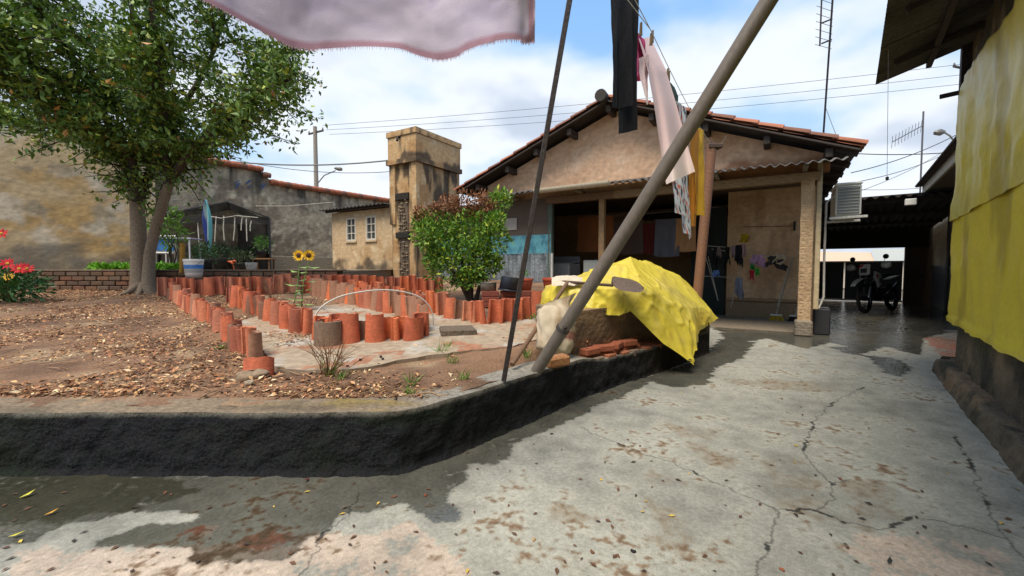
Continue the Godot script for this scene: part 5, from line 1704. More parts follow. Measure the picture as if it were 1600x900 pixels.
func build_motorbike(X: Transform3D):
	# local x forward
	var p := at_y(1352, 489, 0.0)
	var yaw := atan2(0.30, -1.0)
	var fwd := Vector3(-0.88, 0, 0.47).normalized()
	var bs := Basis(fwd, Vector3.UP, fwd.cross(Vector3.UP))
	var t := thing("motorcycle", "white and red trail motorcycle parked in the dark carport", "motorcycle", Transform3D(bs * Basis(Vector3.RIGHT, 0.10), p))
	t.scale = Vector3.ONE * 1.08
	wheel(t, Vector3(0, 0.345, 0), 0.345, 0.045)
	wheel(t, Vector3(-1.36, 0.33, 0), 0.33, 0.055)
	var m := MB.new()
	for z in [-0.085, 0.085]:
		m.tube([Vector3(0.0, 0.345, z), Vector3(-0.13, 0.62, z)], 0.026, 8, S(196, 196, 198))
	part("fork_leg", m, "chrome", t)
	m = MB.new()
	for z in [-0.085, 0.085]: m.tube([Vector3(-0.12, 0.60, z), Vector3(-0.27, 0.98, z)], 0.034, 8, S(30, 30, 32))
	m.box(Transform3D(Basis(Vector3.BACK, 0.35), Vector3(-0.26, 0.94, 0)), Vector3(0.09, 0.04, 0.22), S(30, 30, 32), 0.01)
	m.box(Transform3D(Basis(Vector3.BACK, 0.35), Vector3(-0.20, 0.80, 0)), Vector3(0.09, 0.04, 0.22), S(30, 30, 32), 0.01)
	part("fork_gaiter", m, "rubber", t)
	# front mudguard
	m = MB.new(); var rows := []
	for j in 17:
		var s := j / 16.0
		var row := PackedVector3Array()
		for i in 7:
			var z := lerpf(-0.085, 0.085, i / 6.0) * (1.0 - 0.5 * s * s * s)
			row.append(Vector3(lerpf(-0.30, 0.50, s), 0.80 + 0.03 * sin(s * PI) - 0.16 * s * s * s - 0.25 * z * z / 0.02 * 0.15, z))
		rows.append(row)
	m.grid(rows, S(222, 220, 212))
	part("mudguard", m, "plastic", t)
	# headlamp cowl
	m = MB.new()
	m.box(Transform3D(Basis(Vector3.BACK, 0.30), Vector3(-0.13, 1.02, 0)), Vector3(0.07, 0.28, 0.22), S(222, 220, 212), 0.035)
	var cowl := part("headlamp_cowl", m, "plastic", t)
	m = MB.new()
	m.box(Transform3D(Basis(Vector3.BACK, 0.30), Vector3(-0.098, 0.99, 0)), Vector3(0.03, 0.13, 0.15), S(70, 72, 76), 0.02)
	part("headlamp", m, "glass", cowl)
	m = MB.new()
	m.box(Transform3D(Basis(Vector3.BACK, 0.30) * Basis(Vector3.RIGHT, 0.6), Vector3(-0.098, 1.10, 0.06)), Vector3(0.03, 0.03, 0.12), S(190, 40, 46), 0.005)
	part("red_stripe", m, "plastic", cowl)
	# bars, grips, guards, mirrors
	m = MB.new()
	m.tube([Vector3(-0.42, 1.10, -0.40), Vector3(-0.33, 1.12, -0.2), Vector3(-0.28, 1.03, -0.06), Vector3(-0.28, 1.03, 0.06), Vector3(-0.33, 1.12, 0.2), Vector3(-0.42, 1.10, 0.40)], 0.013, 8, S(50, 50, 54))
	part("handlebar", m, "chrome", t)
	for z in [-1.0, 1.0]:
		m = MB.new()
		m.lathe(Transform3D(Basis(Vector3.RIGHT, z * PI / 2) * Basis(Vector3.BACK, 0.0), Vector3(-0.32, 1.10, z * 0.25)), [Vector2(0.0, 0), Vector2(0.06, 0.02), Vector2(0.085, 0.10), Vector2(0.06, 0.18), Vector2(0, 0.20)], 10, S(222, 220, 212))
		part("hand_guard", m, "plastic", t)
		m = MB.new()
		m.tube([Vector3(-0.38, 1.12, z * 0.26), Vector3(-0.38, 1.28, z * 0.32)], 0.006, 5, S(30, 30, 32))
		m.lathe(Transform3D(Basis(Vector3.BACK, PI / 2), Vector3(-0.37, 1.30, z * 0.33)), [Vector2(0, 0), Vector2(0.055, 0.005), Vector2(0.06, 0.015), Vector2(0.03, 0.03), Vector2(0, 0.03)], 12, S(24, 24, 26))
		part("mirror", m, "rubber", t)
	# tank and side shrouds
	m = MB.new(); rows = []
	for j in 13:
		var s := j / 12.0
		var row := PackedVector3Array()
		var w := 0.13 * pow(sin(PI * (0.12 + 0.8 * s)), 0.6)
		for i in 15:
			var an := TAU * (i % 14) / 14.0
			row.append(Vector3(lerpf(-0.30, -0.78, s), 0.88 - 0.04 * s + sin(an) * w * 0.95, cos(an) * w))
		rows.append(row)
	m.grid(rows, S(216, 214, 206))
	part("fuel_tank", m, "plastic", t)
	for z in [-1.0, 1.0]:
		m = MB.new()
		m.box(Transform3D(Basis(Vector3.BACK, -0.5), Vector3(-0.36, 0.76, z * 0.14)), Vector3(0.16, 0.34, 0.03), S(196, 196, 190), 0.014)
		part("side_shroud", m, "plastic", t)
		m = MB.new()
		m.box(Transform3D(Basis(Vector3.BACK, -0.5), Vector3(-0.34, 0.86, z * 0.158)), Vector3(0.10, 0.06, 0.01), S(190, 36, 44), 0.003)
		part("decal", m, "plastic", t)
	m = MB.new()
	m.box(Transform3D(Basis(Vector3.BACK, -0.05), Vector3(-1.08, 0.88, 0)), Vector3(0.72, 0.07, 0.22), S(28, 28, 30), 0.03)
	part("saddle", m, "rubber", t)
	m = MB.new()
	m.box(Transform3D(Basis(), Vector3(-0.62, 0.45, 0)), Vector3(0.34, 0.30, 0.26), S(44, 44, 46), 0.04)
	m.lathe(Transform3D(Basis(Vector3.BACK, 0.4), Vector3(-0.55, 0.55, 0)), [Vector2(0, 0), Vector2(0.09, 0), Vector2(0.09, 0.05), Vector2(0.075, 0.06), Vector2(0.09, 0.08), Vector2(0.075, 0.1), Vector2(0.09, 0.12), Vector2(0, 0.18)], 10, S(60, 60, 62))
	part("engine", m, "chrome", t)
	m = MB.new()
	m.tube([Vector3(-0.27, 0.95, 0), Vector3(-0.42, 0.55, 0.02), Vector3(-0.5, 0.30, 0.02), Vector3(-0.85, 0.28, 0.02), Vector3(-0.92, 0.55, 0.02)], 0.024, 8, S(32, 32, 34))
	m.tube([Vector3(-0.85, 0.36, -0.1), Vector3(-1.36, 0.33, -0.1)], 0.025, 8, S(40, 40, 42)); m.tube([Vector3(-0.85, 0.36, 0.1), Vector3(-1.36, 0.33, 0.1)], 0.025, 8, S(40, 40, 42))
	part("frame", m, "rubber", t)
	m = MB.new()
	m.box(Transform3D(Basis(Vector3.BACK, -0.16), Vector3(-1.45, 0.82, 0)), Vector3(0.55, 0.025, 0.16), S(216, 214, 206), 0.01)
	part("rear_mudguard", m, "plastic", t)
	m = MB.new()
	m.tube([Vector3(-0.75, 0.34, 0.12), Vector3(-0.62, 0.0, 0.30)], 0.012, 6, S(30, 30, 32))
	part("side_stand", m, "rubber", t)
	m = MB.new()
	m.tube([Vector3(-0.45, 0.6, -0.08), Vector3(-0.38, 0.35, -0.1), Vector3(-0.75, 0.4, -0.15), Vector3(-1.4, 0.66, -0.15)], [0.02, 0.02, 0.03, 0.045], 8, S(60, 58, 56))
	part("exhaust", m, "chrome", t)

# ---------- loose things in the yard ----------
func build_things():
	# towel close overhead on its line
	var line_y := 2.62
	var rows := []; var cols := []
	var m := MB.new()
	# lower edge traced as it hangs, at the distance of its line
	var edge := [[265, -25], [300, 2], [360, 22], [430, 52], [480, 66], [540, 72], [630, 73], [680, 85], [720, 91], [770, 86], [815, 74], [836, 60]]
	var D := 1.75
	for i in 61:
		var u := i / 60.0
		var f := u * (edge.size() - 1)
		var k := mini(int(f), edge.size() - 2)
		var q := Vector2(edge[k][0], edge[k][1]).lerp(Vector2(edge[k + 1][0], edge[k + 1][1]), smoothstep(0, 1, f - k) * 0.5 + (f - k) * 0.5)
		var low := at_d(q.x, q.y, D)
		var col := PackedVector3Array(); var rc := PackedColorArray()
		for j in 33:
			var v := j / 32.0
			var p := Vector3(lerpf(low.x, lerpf(-1.35, 0.10, u), pow(v, 1.3)), lerpf(low.y, line_y, v), -D)
			p.z += (sin(u * 17.0 + v * 1.5) * 0.045 + sin(u * 7.0 + 2.0 - v * 2.0) * 0.05) * (1.0 - v * 0.75) + n_mid.get_noise_2d(u * 6, v * 3) * 0.03
			col.append(p)
			var c := S(206, 196, 212).lerp(S(190, 180, 204), sm(-0.2, 0.3, n_mid.get_noise_2d(u * 5, v * 3)))
			if v < 0.035 or (u > 0.965 and u < 0.985): c = S(176, 138, 152)
			rc.append(c)
		rows.append(col); cols.append(rc)
	m.grid(rows, cols)
	var tw := thing("bath_towel", "large pale lilac towel with a darker fringed hem hanging overhead", "towel")
	part("cloth", m, "towel", tw)
	m = MB.new()
	for i in 60:
		for s in 5:
			var a: Vector3 = rows[i][0].lerp(rows[i + 1][0], s / 5.0)
			m.tri(a + Vector3(-0.0018, 0.002, 0), a + Vector3(0.0018, 0.002, 0), a + Vector3(rng.randf_range(-0.004, 0.004), -rng.randf_range(0.008, 0.018), rng.randf_range(-0.004, 0.004)), S(178, 148, 160))
	part("fringe", m, "cloth", tw)
	m = MB.new()
	m.tube([Vector3(-4.0, line_y + 0.06, -D + 0.1), Vector3(-0.6, line_y, -D), Vector3(0.12, line_y + 0.01, -D - 0.0), Vector3(0.95, 2.78, -3.0)], 0.003, 5, S(190, 188, 180), false)
	single("clothes_line", m, "rubber", "white clothes line carrying the lilac towel", "clothes line")
	# props
	var b0 := at_y(787, 594, 0.36); var t0 := at_d(897, -40, 2.75)
	var pr := thing("metal_prop", "thin dark square steel prop standing on the black bed wall", "pole", Transform3D(Basis(), b0))
	m = MB.new()
	bar(m, Vector3(0, -0.005, 0), t0 - b0, 0.034, 0.034, S(74, 66, 62), 0.004)
	part("tube", m, "rust", pr)
	m = MB.new()
	bar(m, Vector3(-0.03, 0.0, 0.0) + (t0 - b0), Vector3(0.03, 0.06, 0.0) + (t0 - b0), 0.02, 0.02, S(60, 54, 50))
	part("hook", m, "rust", pr)
	b0 = at_y(838, 580, 0.335); t0 = at_d(1214, -20, 2.45)
	pr = thing("pvc_pole", "thick grey plastic pipe leaning from the bed wall as a line prop", "pipe", Transform3D(Basis(), b0))
	m = MB.new()
	var dir := (t0 - b0).normalized()
	m.tube([Vector3(0, 0.0, 0), (t0 - b0) * 0.5 + Vector3(0.01, 0, 0), t0 - b0], 0.047, 20, S(118, 109, 98))
	part("pipe", m, "pvc", pr)
	m = MB.new()
	var cpt := dir * 0.42
	m.tube([cpt - dir * 0.012, cpt + dir * 0.012], 0.0535, 20, S(92, 88, 84))
	m.lathe(Transform3D(Basis(Vector3.RIGHT, PI / 2), cpt + Vector3(0.01, 0.02, 0.05)), [Vector2(0, 0), Vector2(0.018, 0), Vector2(0.018, 0.01), Vector2(0, 0.014)], 8, S(80, 76, 72))
	part("clamp", m, "rust", pr)
	# rusty post carrying the far end of the line
	var pb := at_d(1084, 470, 6.3); pb.y = 0.0
	var pt := at_d(1112, 226, 6.1)
	pr = thing("rusty_post", "rusty iron pipe post leaning in front of the porch", "post", Transform3D(Basis(), pb))
	m = MB.new()
	m.tube([Vector3.ZERO, (pt - pb) * 0.5, pt - pb], 0.068, 16, S(164, 118, 92))
	part("pipe", m, "rust", pr)
	m = MB.new()
	m.tri(pt - pb + Vector3(-0.06, 0, 0), pt - pb + Vector3(0.06, 0, 0), pt - pb + Vector3(-0.01, 0.11, 0), S(120, 92, 76))
	m.bx(pt.x - pb.x - 0.06, pt.x - pb.x + 0.13, pt.y - pb.y - 0.06, pt.y - pb.y - 0.0, pt.z - pb.z - 0.06, pt.z - pb.z + 0.075, S(96, 76, 64), 0.01)
	m.tube([pt - pb + Vector3(0.12, -0.02, 0), pt - pb + Vector3(0.2, 0.12, 0.02)], 0.005, 5, S(120, 116, 110))
	part("bracket", m, "rust", pr)
	# second clothes line, running away to the post
	var la := Vector3(0.12, 2.63, -1.75); var lb := pt + Vector3(-0.03, 0.02, 0.02)
	var L := func(d: float) -> Vector3:
		var p0 := Vector3(0.95, 2.78, -3.0)
		var s := (d - 3.0) / (-lb.z - 3.0)
		return p0.lerp(lb, s) - Vector3(0, 0.05 * 4.0 * clampf(s, 0, 1) * (1 - clampf(s, 0, 1)), 0)
	m = MB.new()
	var pts := []
	for i in 15: pts.append(L.call(lerpf(2.2, -lb.z, i / 14.0)))
	m.tube(pts, 0.003, 5, S(190, 188, 180), false)
	single("clothes_line", m, "rubber", "clothes line running away to the rusty post", "clothes line")
	# washing on it: [depth from, depth to, length, colour, drift]
	var bt := thing("black_trousers", "black trousers hanging folded on the line above the roof ridge", "trousers")
	part("cloth", cloth(at_d(954, -60, 2.62), at_d(990, -55, 2.75), 0.86, 0.8, 0.02, flat_col(S(20, 20, 27)), 0.0, Vector3(0.0, 0, 0), 24, 26, 0.0, 1.0), "cloth_dense", bt)
	part("leg", cloth(at_d(968, -60, 2.70), at_d(998, -55, 2.82), 1.04, 0.6, 0.015, flat_col(S(16, 16, 23)), 0.05, Vector3(0.0, 0, 0), 20, 26, 0.0, 2.0), "cloth_dense", bt)
	single("magenta_cloth", cloth(at_d(990, 42, 3.1), at_d(1008, 62, 3.25), 0.30, 1.0, 0.02, flat_col(S(196, 70, 122)), -0.2, Vector3.ZERO, 16, 16, 0.03, 0.4), "cloth", "small magenta garment on the line behind the black trousers", "garment")
	var ps := thing("pink_dress", "pale pink long shirt hanging on the line before the gable", "shirt")
	var pink := func(u: float, v: float) -> Color: return S(236, 208, 208).lerp(S(242, 224, 218), sm(0.5, 1.0, v)) * (1.0 + 0.05 * n_mid.get_noise_2d(u * 6, v * 6))
	# body traced between its two side edges
	m = MB.new(); rows = []; cols = []
	var le := [[998, 60], [1012, 110], [1022, 165], [1030, 220], [1036, 262], [1041, 288]]
	var re := [[1016, 58], [1040, 108], [1056, 160], [1068, 205], [1078, 240], [1086, 268]]
	for j in 31:
		var v := j / 30.0 * 5.0
		var k := mini(int(v), 4)
		var a := Vector2(le[k][0], le[k][1]).lerp(Vector2(le[k + 1][0], le[k + 1][1]), v - k)
		var b := Vector2(re[k][0], re[k][1]).lerp(Vector2(re[k + 1][0], re[k + 1][1]), v - k)
		var row := PackedVector3Array(); var rc := PackedColorArray()
		for i in 19:
			var u := i / 18.0
			var q := a.lerp(b, u)
			var p := at_d(q.x, q.y, lerpf(3.15, 3.5, u) + 0.06 * sin(u * 8.0 + v * 0.4) * (0.3 + v * 0.2))
			row.append(p); rc.append(pink.call(u, v / 5.0))
		rows.append(row); cols.append(rc)
	m.grid(rows, cols)
	part("body", m, "cloth", ps)
	part("sleeve", cloth(at_d(996, 92, 3.12), at_d(1016, 84, 3.2), 0.34, 0.7, 0.02, pink, -0.5, Vector3(0.03, 0, 0), 14, 14, 0.0, 0.2), "cloth", ps)
	single("green_cloth", cloth(at_d(1035, 104, 3.75), at_d(1060, 150, 4.1), 0.85, 0.8, 0.02, flat_col(S(58, 84, 76)), -0.4, Vector3.ZERO, 16, 20, 0.0, 3.0), "cloth_dense", "dark green garment mostly hidden behind the pink shirt", "garment")
	var flo := func(u: float, v: float) -> Color:
		var c := S(196, 204, 212)
		var d := n_mid.get_noise_2d(u * 9 + 3, v * 16)
		c = c.lerp(S(196, 92, 62), sm(0.22, 0.30, d))
		return c.lerp(S(52, 56, 66), sm(0.26, 0.34, n_mid.get_noise_2d(u * 10 + 30, v * 18)))
	var ft := thing("floral_trousers", "pale blue trousers with red flowers hanging below the pink shirt", "trousers")
	for q in [[1048, 150, 1066, 168, 332, 4.0], [1061, 160, 1074, 176, 364, 4.1]]:
		var a := at_d(q[0], q[1], q[5]); var b := at_d(q[2], q[3], q[5] + 0.1)
		var e := at_d(1070, q[4], q[5])
		part("leg", cloth(a, b, a.y - e.y, 0.7, 0.03, flo, 0.0, Vector3(0.07, 0, 0), 36, 60, 0.0, q[0]), "cloth", ft)
	var ys := thing("mustard_shirt", "mustard yellow shirt hanging between pink shirt and rusty post", "shirt")
	part("body", cloth(at_d(1079, 188, 4.6), at_d(1100, 205, 5.0), 0.98, 1.3, 0.035, flat_col(S(206, 160, 40)), -0.1, Vector3(0.03, 0, 0), 26, 26, 0.0, 1.0), "cloth", ys)
	part("sleeve", cloth(at_d(1080, 195, 4.55), at_d(1092, 203, 4.7), 1.05, 0.6, 0.02, flat_col(S(176, 118, 30)), -0.3, Vector3(-0.02, 0, 0), 16, 22, 0.0, 4.0), "cloth", ys)
	# clothes pegs
	for q in [[1018, 56, 3.2], [1016, 60, 3.15], [1042, 114, 3.7], [1044, 118, 3.8], [1066, 172, 4.5], [1000, 44, 3.0]]:
		m = MB.new()
		var p := at_d(q[0], q[1], q[2])
		bar(m, p - Vector3(0, 0.05, 0), p + Vector3(0.004, 0.035, 0), 0.012, 0.010, S(150, 124, 92), 0.002)
		bar(m, p - Vector3(-0.012, 0.05, 0), p + Vector3(0.006, 0.035, 0.012), 0.010, 0.010, S(140, 116, 88), 0.002)
		single("clothes_peg", m, "wood", "wooden clothes peg gripping the washing line", "clothes peg", Transform3D(), "pegs on the washing line")
	build_mound()
	build_pots()

func build_mound():
	# rough brick box under the sheet
	var bx := thing("brick_box", "low mortared brick box under the yellow sheet at the bed corner", "box")
	var m := MB.new()
	var a := P(0.60, 0, 3.97); var b := P(2.60, 0, 5.86)
	var dir := (b - a).normalized()
	var bs := Basis(dir, Vector3.UP, dir.cross(Vector3.UP))
	var mid := (a + b) * 0.5 - bs.z * 0.60
	var fp := func(s: float, y: float, p: Vector3) -> Color:
		var c := S(150, 122, 92).lerp(S(112, 92, 72), sm(-0.2, 0.3, n_mid.get_noise_2d(s * 5, y * 3))).lerp(S(168, 100, 66), 0.8 * sm(0.1, 0.4, n_mid.get_noise_2d(s * 7 + 8, y * 9)) * sm(0.5, 0.3, y))
		return c * (1.0 + 0.25 * n_fine.get_noise_2d(s * 14, y * 9))
	part("front_panel", stained(a, b, 0.1, func(s): return 0.74, 50, 24, fp, 0.12, 0.02), "rough_plaster", bx)
	m.box(Transform3D(bs, mid + Vector3(0, 0.42, 0)), Vector3(1.9, 0.62, 0.7), S(120, 98, 76), 0.03)
	part("core", m, "rough_plaster", bx)
	m = MB.new()
	m.box(Transform3D(bs, b + Vector3(0, 0.18, 0) + dir * 0.08 - bs.z * 0.02), Vector3(0.16, 0.44, 0.2), S(88, 76, 60), 0.02)
	part("corner_block", m, "rough_plaster", bx)
	for k in 9:
		m = MB.new()
		var q := a + dir * (0.1 + 0.22 * (k % 5)) + bs.z * (0.06 + 0.03 * (k / 5)) + Vector3(0, 0.30 + 0.065 * (k / 5), 0)
		m.box(Transform3D(bs * Basis(Vector3.UP, rng.randf_range(-0.4, 0.4)), q), Vector3(0.2, 0.06, 0.1), vary(S(168, 96, 66), 0.15), 0.008)
		part("brick", m, "brick", bx)
	# the sheet: peak, shoulder, hem rings; each point is a pixel with the depth of what it lies on
	var peak := at_d(985, 401, 5.45)
	var sh := [[856, 447, 4.95], [880, 447, 4.50], [930, 450, 4.38], [975, 452, 4.46], [1008, 452, 4.58], [1040, 470, 4.80], [1066, 478, 5.02], [1074, 480, 5.12], [1084, 480, 5.3], [1100, 480, 5.6], [1060, 432, 5.9], [1010, 408, 6.0], [940, 416, 5.9], [905, 431, 5.6]]
	var hem := [[846, 478, 4.90], [876, 484, 4.42], [925, 491, 4.28], [968, 493, 4.34], [985, 486, 4.44], [1035, 535, 4.46], [1082, 569, 4.55], [1088, 542, 4.78], [1086, 524, 5.15], [1119, 497, 5.70], [1085, 455, 6.3], [1010, 430, 6.5], [930, 440, 6.4], [870, 455, 5.9]]
	var ring := func(src: Array) -> Array:
		var out := []
		var n := src.size()
		for i in n:
			for s in 18:
				var t := s / 18.0
				var ps := []
				for o in [-1, 0, 1, 2]:
					var q = src[(i + o + n) % n]
					ps.append(at_d(q[0], q[1], q[2]))
				out.append(ps[1].lerp(ps[2], t))
		out.append(out[0])
		return out
	var R1: Array = ring.call(sh); var R2: Array = ring.call(hem)
	var rows := []; var cols := []
	var nr := 70
	for j in nr + 1:
		var t := float(j) / nr
		var row := PackedVector3Array(); var rc := PackedColorArray()
		for i in R1.size():
			var p: Vector3
			if t < 0.55:
				var s := t / 0.55
				p = peak.lerp(R1[i], s)
				p.y -= 0.03 * sin(s * PI)
			else:
				var s := (t - 0.55) / 0.45
				p = R1[i].lerp(R2[i], s)
				p += ((R1[i] - peak) * Vector3(1, 0, 1)).normalized() * (0.02 * sin(s * PI) + 0.012 * s * sin(i * TAU / 31.0))
			var k := minf(1.0, t * 3.0)
			var w1 := n_crease.get_noise_3d(p.x * 1.6, p.y * 1.6, p.z * 1.6)
			var w2 := n_crease.get_noise_3d(p.x * 4.0 + 9, p.y * 3.0, p.z * 4.0)
			var w3 := n_crease.get_noise_3d(p.x * 11.0 + 19, p.y * 7.0, p.z * 11.0)
			var cr := 0.02 + 0.018 * (0.5 - minf(1.0, absf(w1) * 2.0)) + 0.018 * (0.5 - minf(1.0, absf(w2) * 2.6)) + 0.006 * (0.5 - minf(1.0, absf(w3) * 2.2))
			var av := ((p - (peak - Vector3(0, 0.7, 0)))).normalized()
			p += av * cr * k
			row.append(p)
			rc.append(S(214, 195, 70).lerp(S(200, 182, 84), sm(0.0, 0.4, n_mid.get_noise_3d(p.x * 2, p.y * 2, p.z * 2))).lerp(S(180, 150, 60), 0.5 * sm(0.25, 0.5, n_mid.get_noise_3d(p.x * 4 + 30, p.y * 4, p.z * 4))))
		row[R1.size() - 1] = row[0]
		rows.append(row); cols.append(rc)
	m = MB.new()
	m.grid(rows, cols)
	var ts := thing("yellow_tarpaulin", "crumpled yellow tarpaulin draped over a heap on the bed corner", "tarpaulin")
	part("sheet", m, "tarp", ts)
	for q in [[945, 487, 4.33], [1078, 563, 4.52], [1106, 506, 5.5]]:
		m = MB.new()
		m.lathe(Transform3D(Basis(Vector3.RIGHT, PI / 2), at_d(q[0], q[1], q[2] - 0.04)), [Vector2(0.008, 0), Vector2(0.018, 0), Vector2(0.018, 0.006), Vector2(0.008, 0.006)], 10, S(120, 108, 70))
		part("eyelet", m, "chrome", ts)
	# shovel lying on the sheet
	var s0 := at_d(872, 441, 4.50); var s1 := at_d(958, 446, 4.26); var tip := at_d(1026, 453, 4.30)
	s0.y += 0.01
	var sv := thing("shovel", "shovel with a rusty pointed blade lying across the yellow tarpaulin", "shovel", Transform3D(Basis(), s0))
	m = MB.new()
	m.tube([Vector3.ZERO, s1 - s0], 0.015, 10, S(96, 72, 56))
	part("handle", m, "wood", sv)
	m = MB.new()
	var f := (tip - s1).normalized(); var sd := f.cross(Vector3.UP).normalized() * 0.78 - Vector3(0, 0.62, 0)
	rows = []
	for j in 13:
		var t := j / 12.0
		var w := 0.105 * (smoothstep(0.0, 0.12, t) if t < 0.12 else 1.0) * (1.0 if t < 0.55 else sqrt(maxf(0.0, 1.0 - pow((t - 0.55) / 0.45, 2.0))))
		var row := PackedVector3Array()
		for i in 9:
			var u := i / 4.0 - 1.0
			row.append(s1 - s0 + f * (t * 0.34 - 0.02) + sd * u * w + Vector3(0, 0.022 * u * u - 0.02 * t + 0.01, 0))
		rows.append(row)
	m.grid(rows, S(132, 112, 102))
	part("blade", m, "rust", sv)
	# hoe handle leaning with a rag over its head
	var h0 := at_soil(800, 570); var h1 := at_d(887, 441, 4.45)
	var st := thing("wooden_stick", "worn wooden tool handle leaning against the yellow tarpaulin", "stick", Transform3D(Basis(), h0))
	m = MB.new()
	m.tube([Vector3(0, 0.0, 0), (h1 - h0) * 0.8, (h1 - h0) * 0.81, h1 - h0], [0.02, 0.019, 0.022, 0.020], 10, S(140, 106, 80))
	part("shaft", m, "wood", st)
	m = MB.new(); rows = []
	for j in 13:
		var row := PackedVector3Array()
		for i in 15:
			var u := i / 14.0; var v := j / 12.0
			var p := at_d(lerpf(862, 910, u), lerpf(438, 450, v) - 4.0 * sin(u * PI) * (1 - v), lerpf(4.55, 4.40, v))
			p.y += 0.03 + 0.02 * n_mid.get_noise_2d(u * 6, v * 6)
			row.append(p)
		rows.append(row)
	m.grid(rows, S(214, 200, 180))
	single("cloth_rag", m, "cloth", "crumpled off white rag thrown over the tool handle", "rag")
	# raffia sack
	var p0 := at_soil(872, 560)
	p0 = P(0.36, 0.39, 3.72)
	var sk := thing("woven_sack", "half full translucent woven sack leaning behind the grey pipe", "sack", Transform3D(Basis(Vector3.UP, 0.5) * Basis(Vector3.BACK, -0.26) * Basis(Vector3.RIGHT, -0.2), p0))
	rows = []; cols = []
	var prof := [[0.0, 0.0], [0.09, 0.0], [0.13, 0.03], [0.145, 0.10], [0.14, 0.2], [0.15, 0.3], [0.14, 0.36], [0.12, 0.40], [0.11, 0.44], [0.15, 0.50]]
	for j in 37:
		var v := j / 36.0 * (prof.size() - 1)
		var k := mini(int(v), prof.size() - 2)
		var r := lerpf(prof[k][0], prof[k + 1][0], v - k); var y := lerpf(prof[k][1], prof[k + 1][1], v - k)
		var row := PackedVector3Array(); var rc := PackedColorArray()
		for i in 41:
			var an := TAU * (i % 40) / 40.0
			var w := 1.12 + 0.25 * n_mid.get_noise_3d(cos(an) * 1.8, y * 7.0, sin(an) * 1.8) + 0.035 * n_fine.get_noise_3d(cos(an) * 3, y * 16.0, sin(an) * 3)
			row.append(Vector3(cos(an) * r * w * 1.15, y + 0.10 * cos(an) * smoothstep(28.0, 36.0, float(j)), sin(an) * r * w * (0.8 - 0.66 * smoothstep(26.0, 36.0, float(j)))))
			var c := S(206, 192, 168).lerp(S(176, 152, 122), sm(-0.1, 0.4, n_mid.get_noise_3d(cos(an) * 2, y * 4, sin(an) * 2)))
			# faded print on the side that shows
			if an > 0.2 and an < 1.5 and y > 0.14 and y < 0.40:
				if fmod(y, 0.03) < 0.012 and n_fine.get_noise_2d(an * 12, floor(y / 0.03) * 7.0) > -0.1: c = S(120, 104, 92)
				if y < 0.22 and an > 0.6: c = c.lerp(S(140, 52, 46), 0.7)
			rc.append(c)
		rows.append(row); cols.append(rc)
	m = MB.new()
	m.grid(rows, cols)
	part("bag", m, "cloth", sk)
	# single bricks
	m = MB.new()
	var q := at_y(870, 574, 0.34)
	m.box(Transform3D(Basis(Vector3.UP, 0.45) * Basis(Vector3.BACK, 0.06), q + Vector3(0, 0.045, -0.04)), Vector3(0.21, 0.085, 0.12), S(186, 132, 88), 0.016)
	single("loose_brick", m, "brick", "worn orange brick lying on the coping at the pipe foot", "brick")

func pot(at: Vector3, r: float, h: float, col: Color, label: String, mat := "plastic", cat := "pot") -> Node3D:
	var t := thing(label.split(" ")[0] if false else "plant_pot", label, cat, Transform3D(Basis(), at))
	var m := MB.new()
	m.lathe(Transform3D(), [Vector2(0, 0), Vector2(r * 0.72, 0), Vector2(r * 0.94, h * 0.82), Vector2(r, h * 0.82), Vector2(r * 1.03, h), Vector2(r * 0.92, h), Vector2(r * 0.86, h * 0.7)], 20, col)
	part("pot_body", m, mat, t)
	m = MB.new()
	m.lathe(Transform3D(), [Vector2(0, h * 0.86), Vector2(r * 0.9, h * 0.86)], 16, S(60, 46, 36))
	part("potting_soil", m, "soil", t)
	return t
func tuft(parent: Node, called: String, c: Vector3, rad: Vector3, n: int, l: float, w: float, col: Color, up := 0.4, mat := "leaf"):
	var m := MB.new()
	for i in n:
		var d := Vector3(rng.randfn(), rng.randfn() * 0.8 + up, rng.randfn()).normalized()
		var p := c + d * rad * pow(rng.randf(), 0.5)
		var sd := d.cross(Vector3(rng.randfn(), rng.randfn(), rng.randfn())).normalized()
		m.leaf(p, (d + Vector3(rng.randfn(), rng.randfn(), rng.randfn()) * 0.5).normalized(), sd, l * rng.randf_range(0.6, 1.3), w * rng.randf_range(0.7, 1.2), vary(col, 0.3))
	part(called, m, mat, parent)
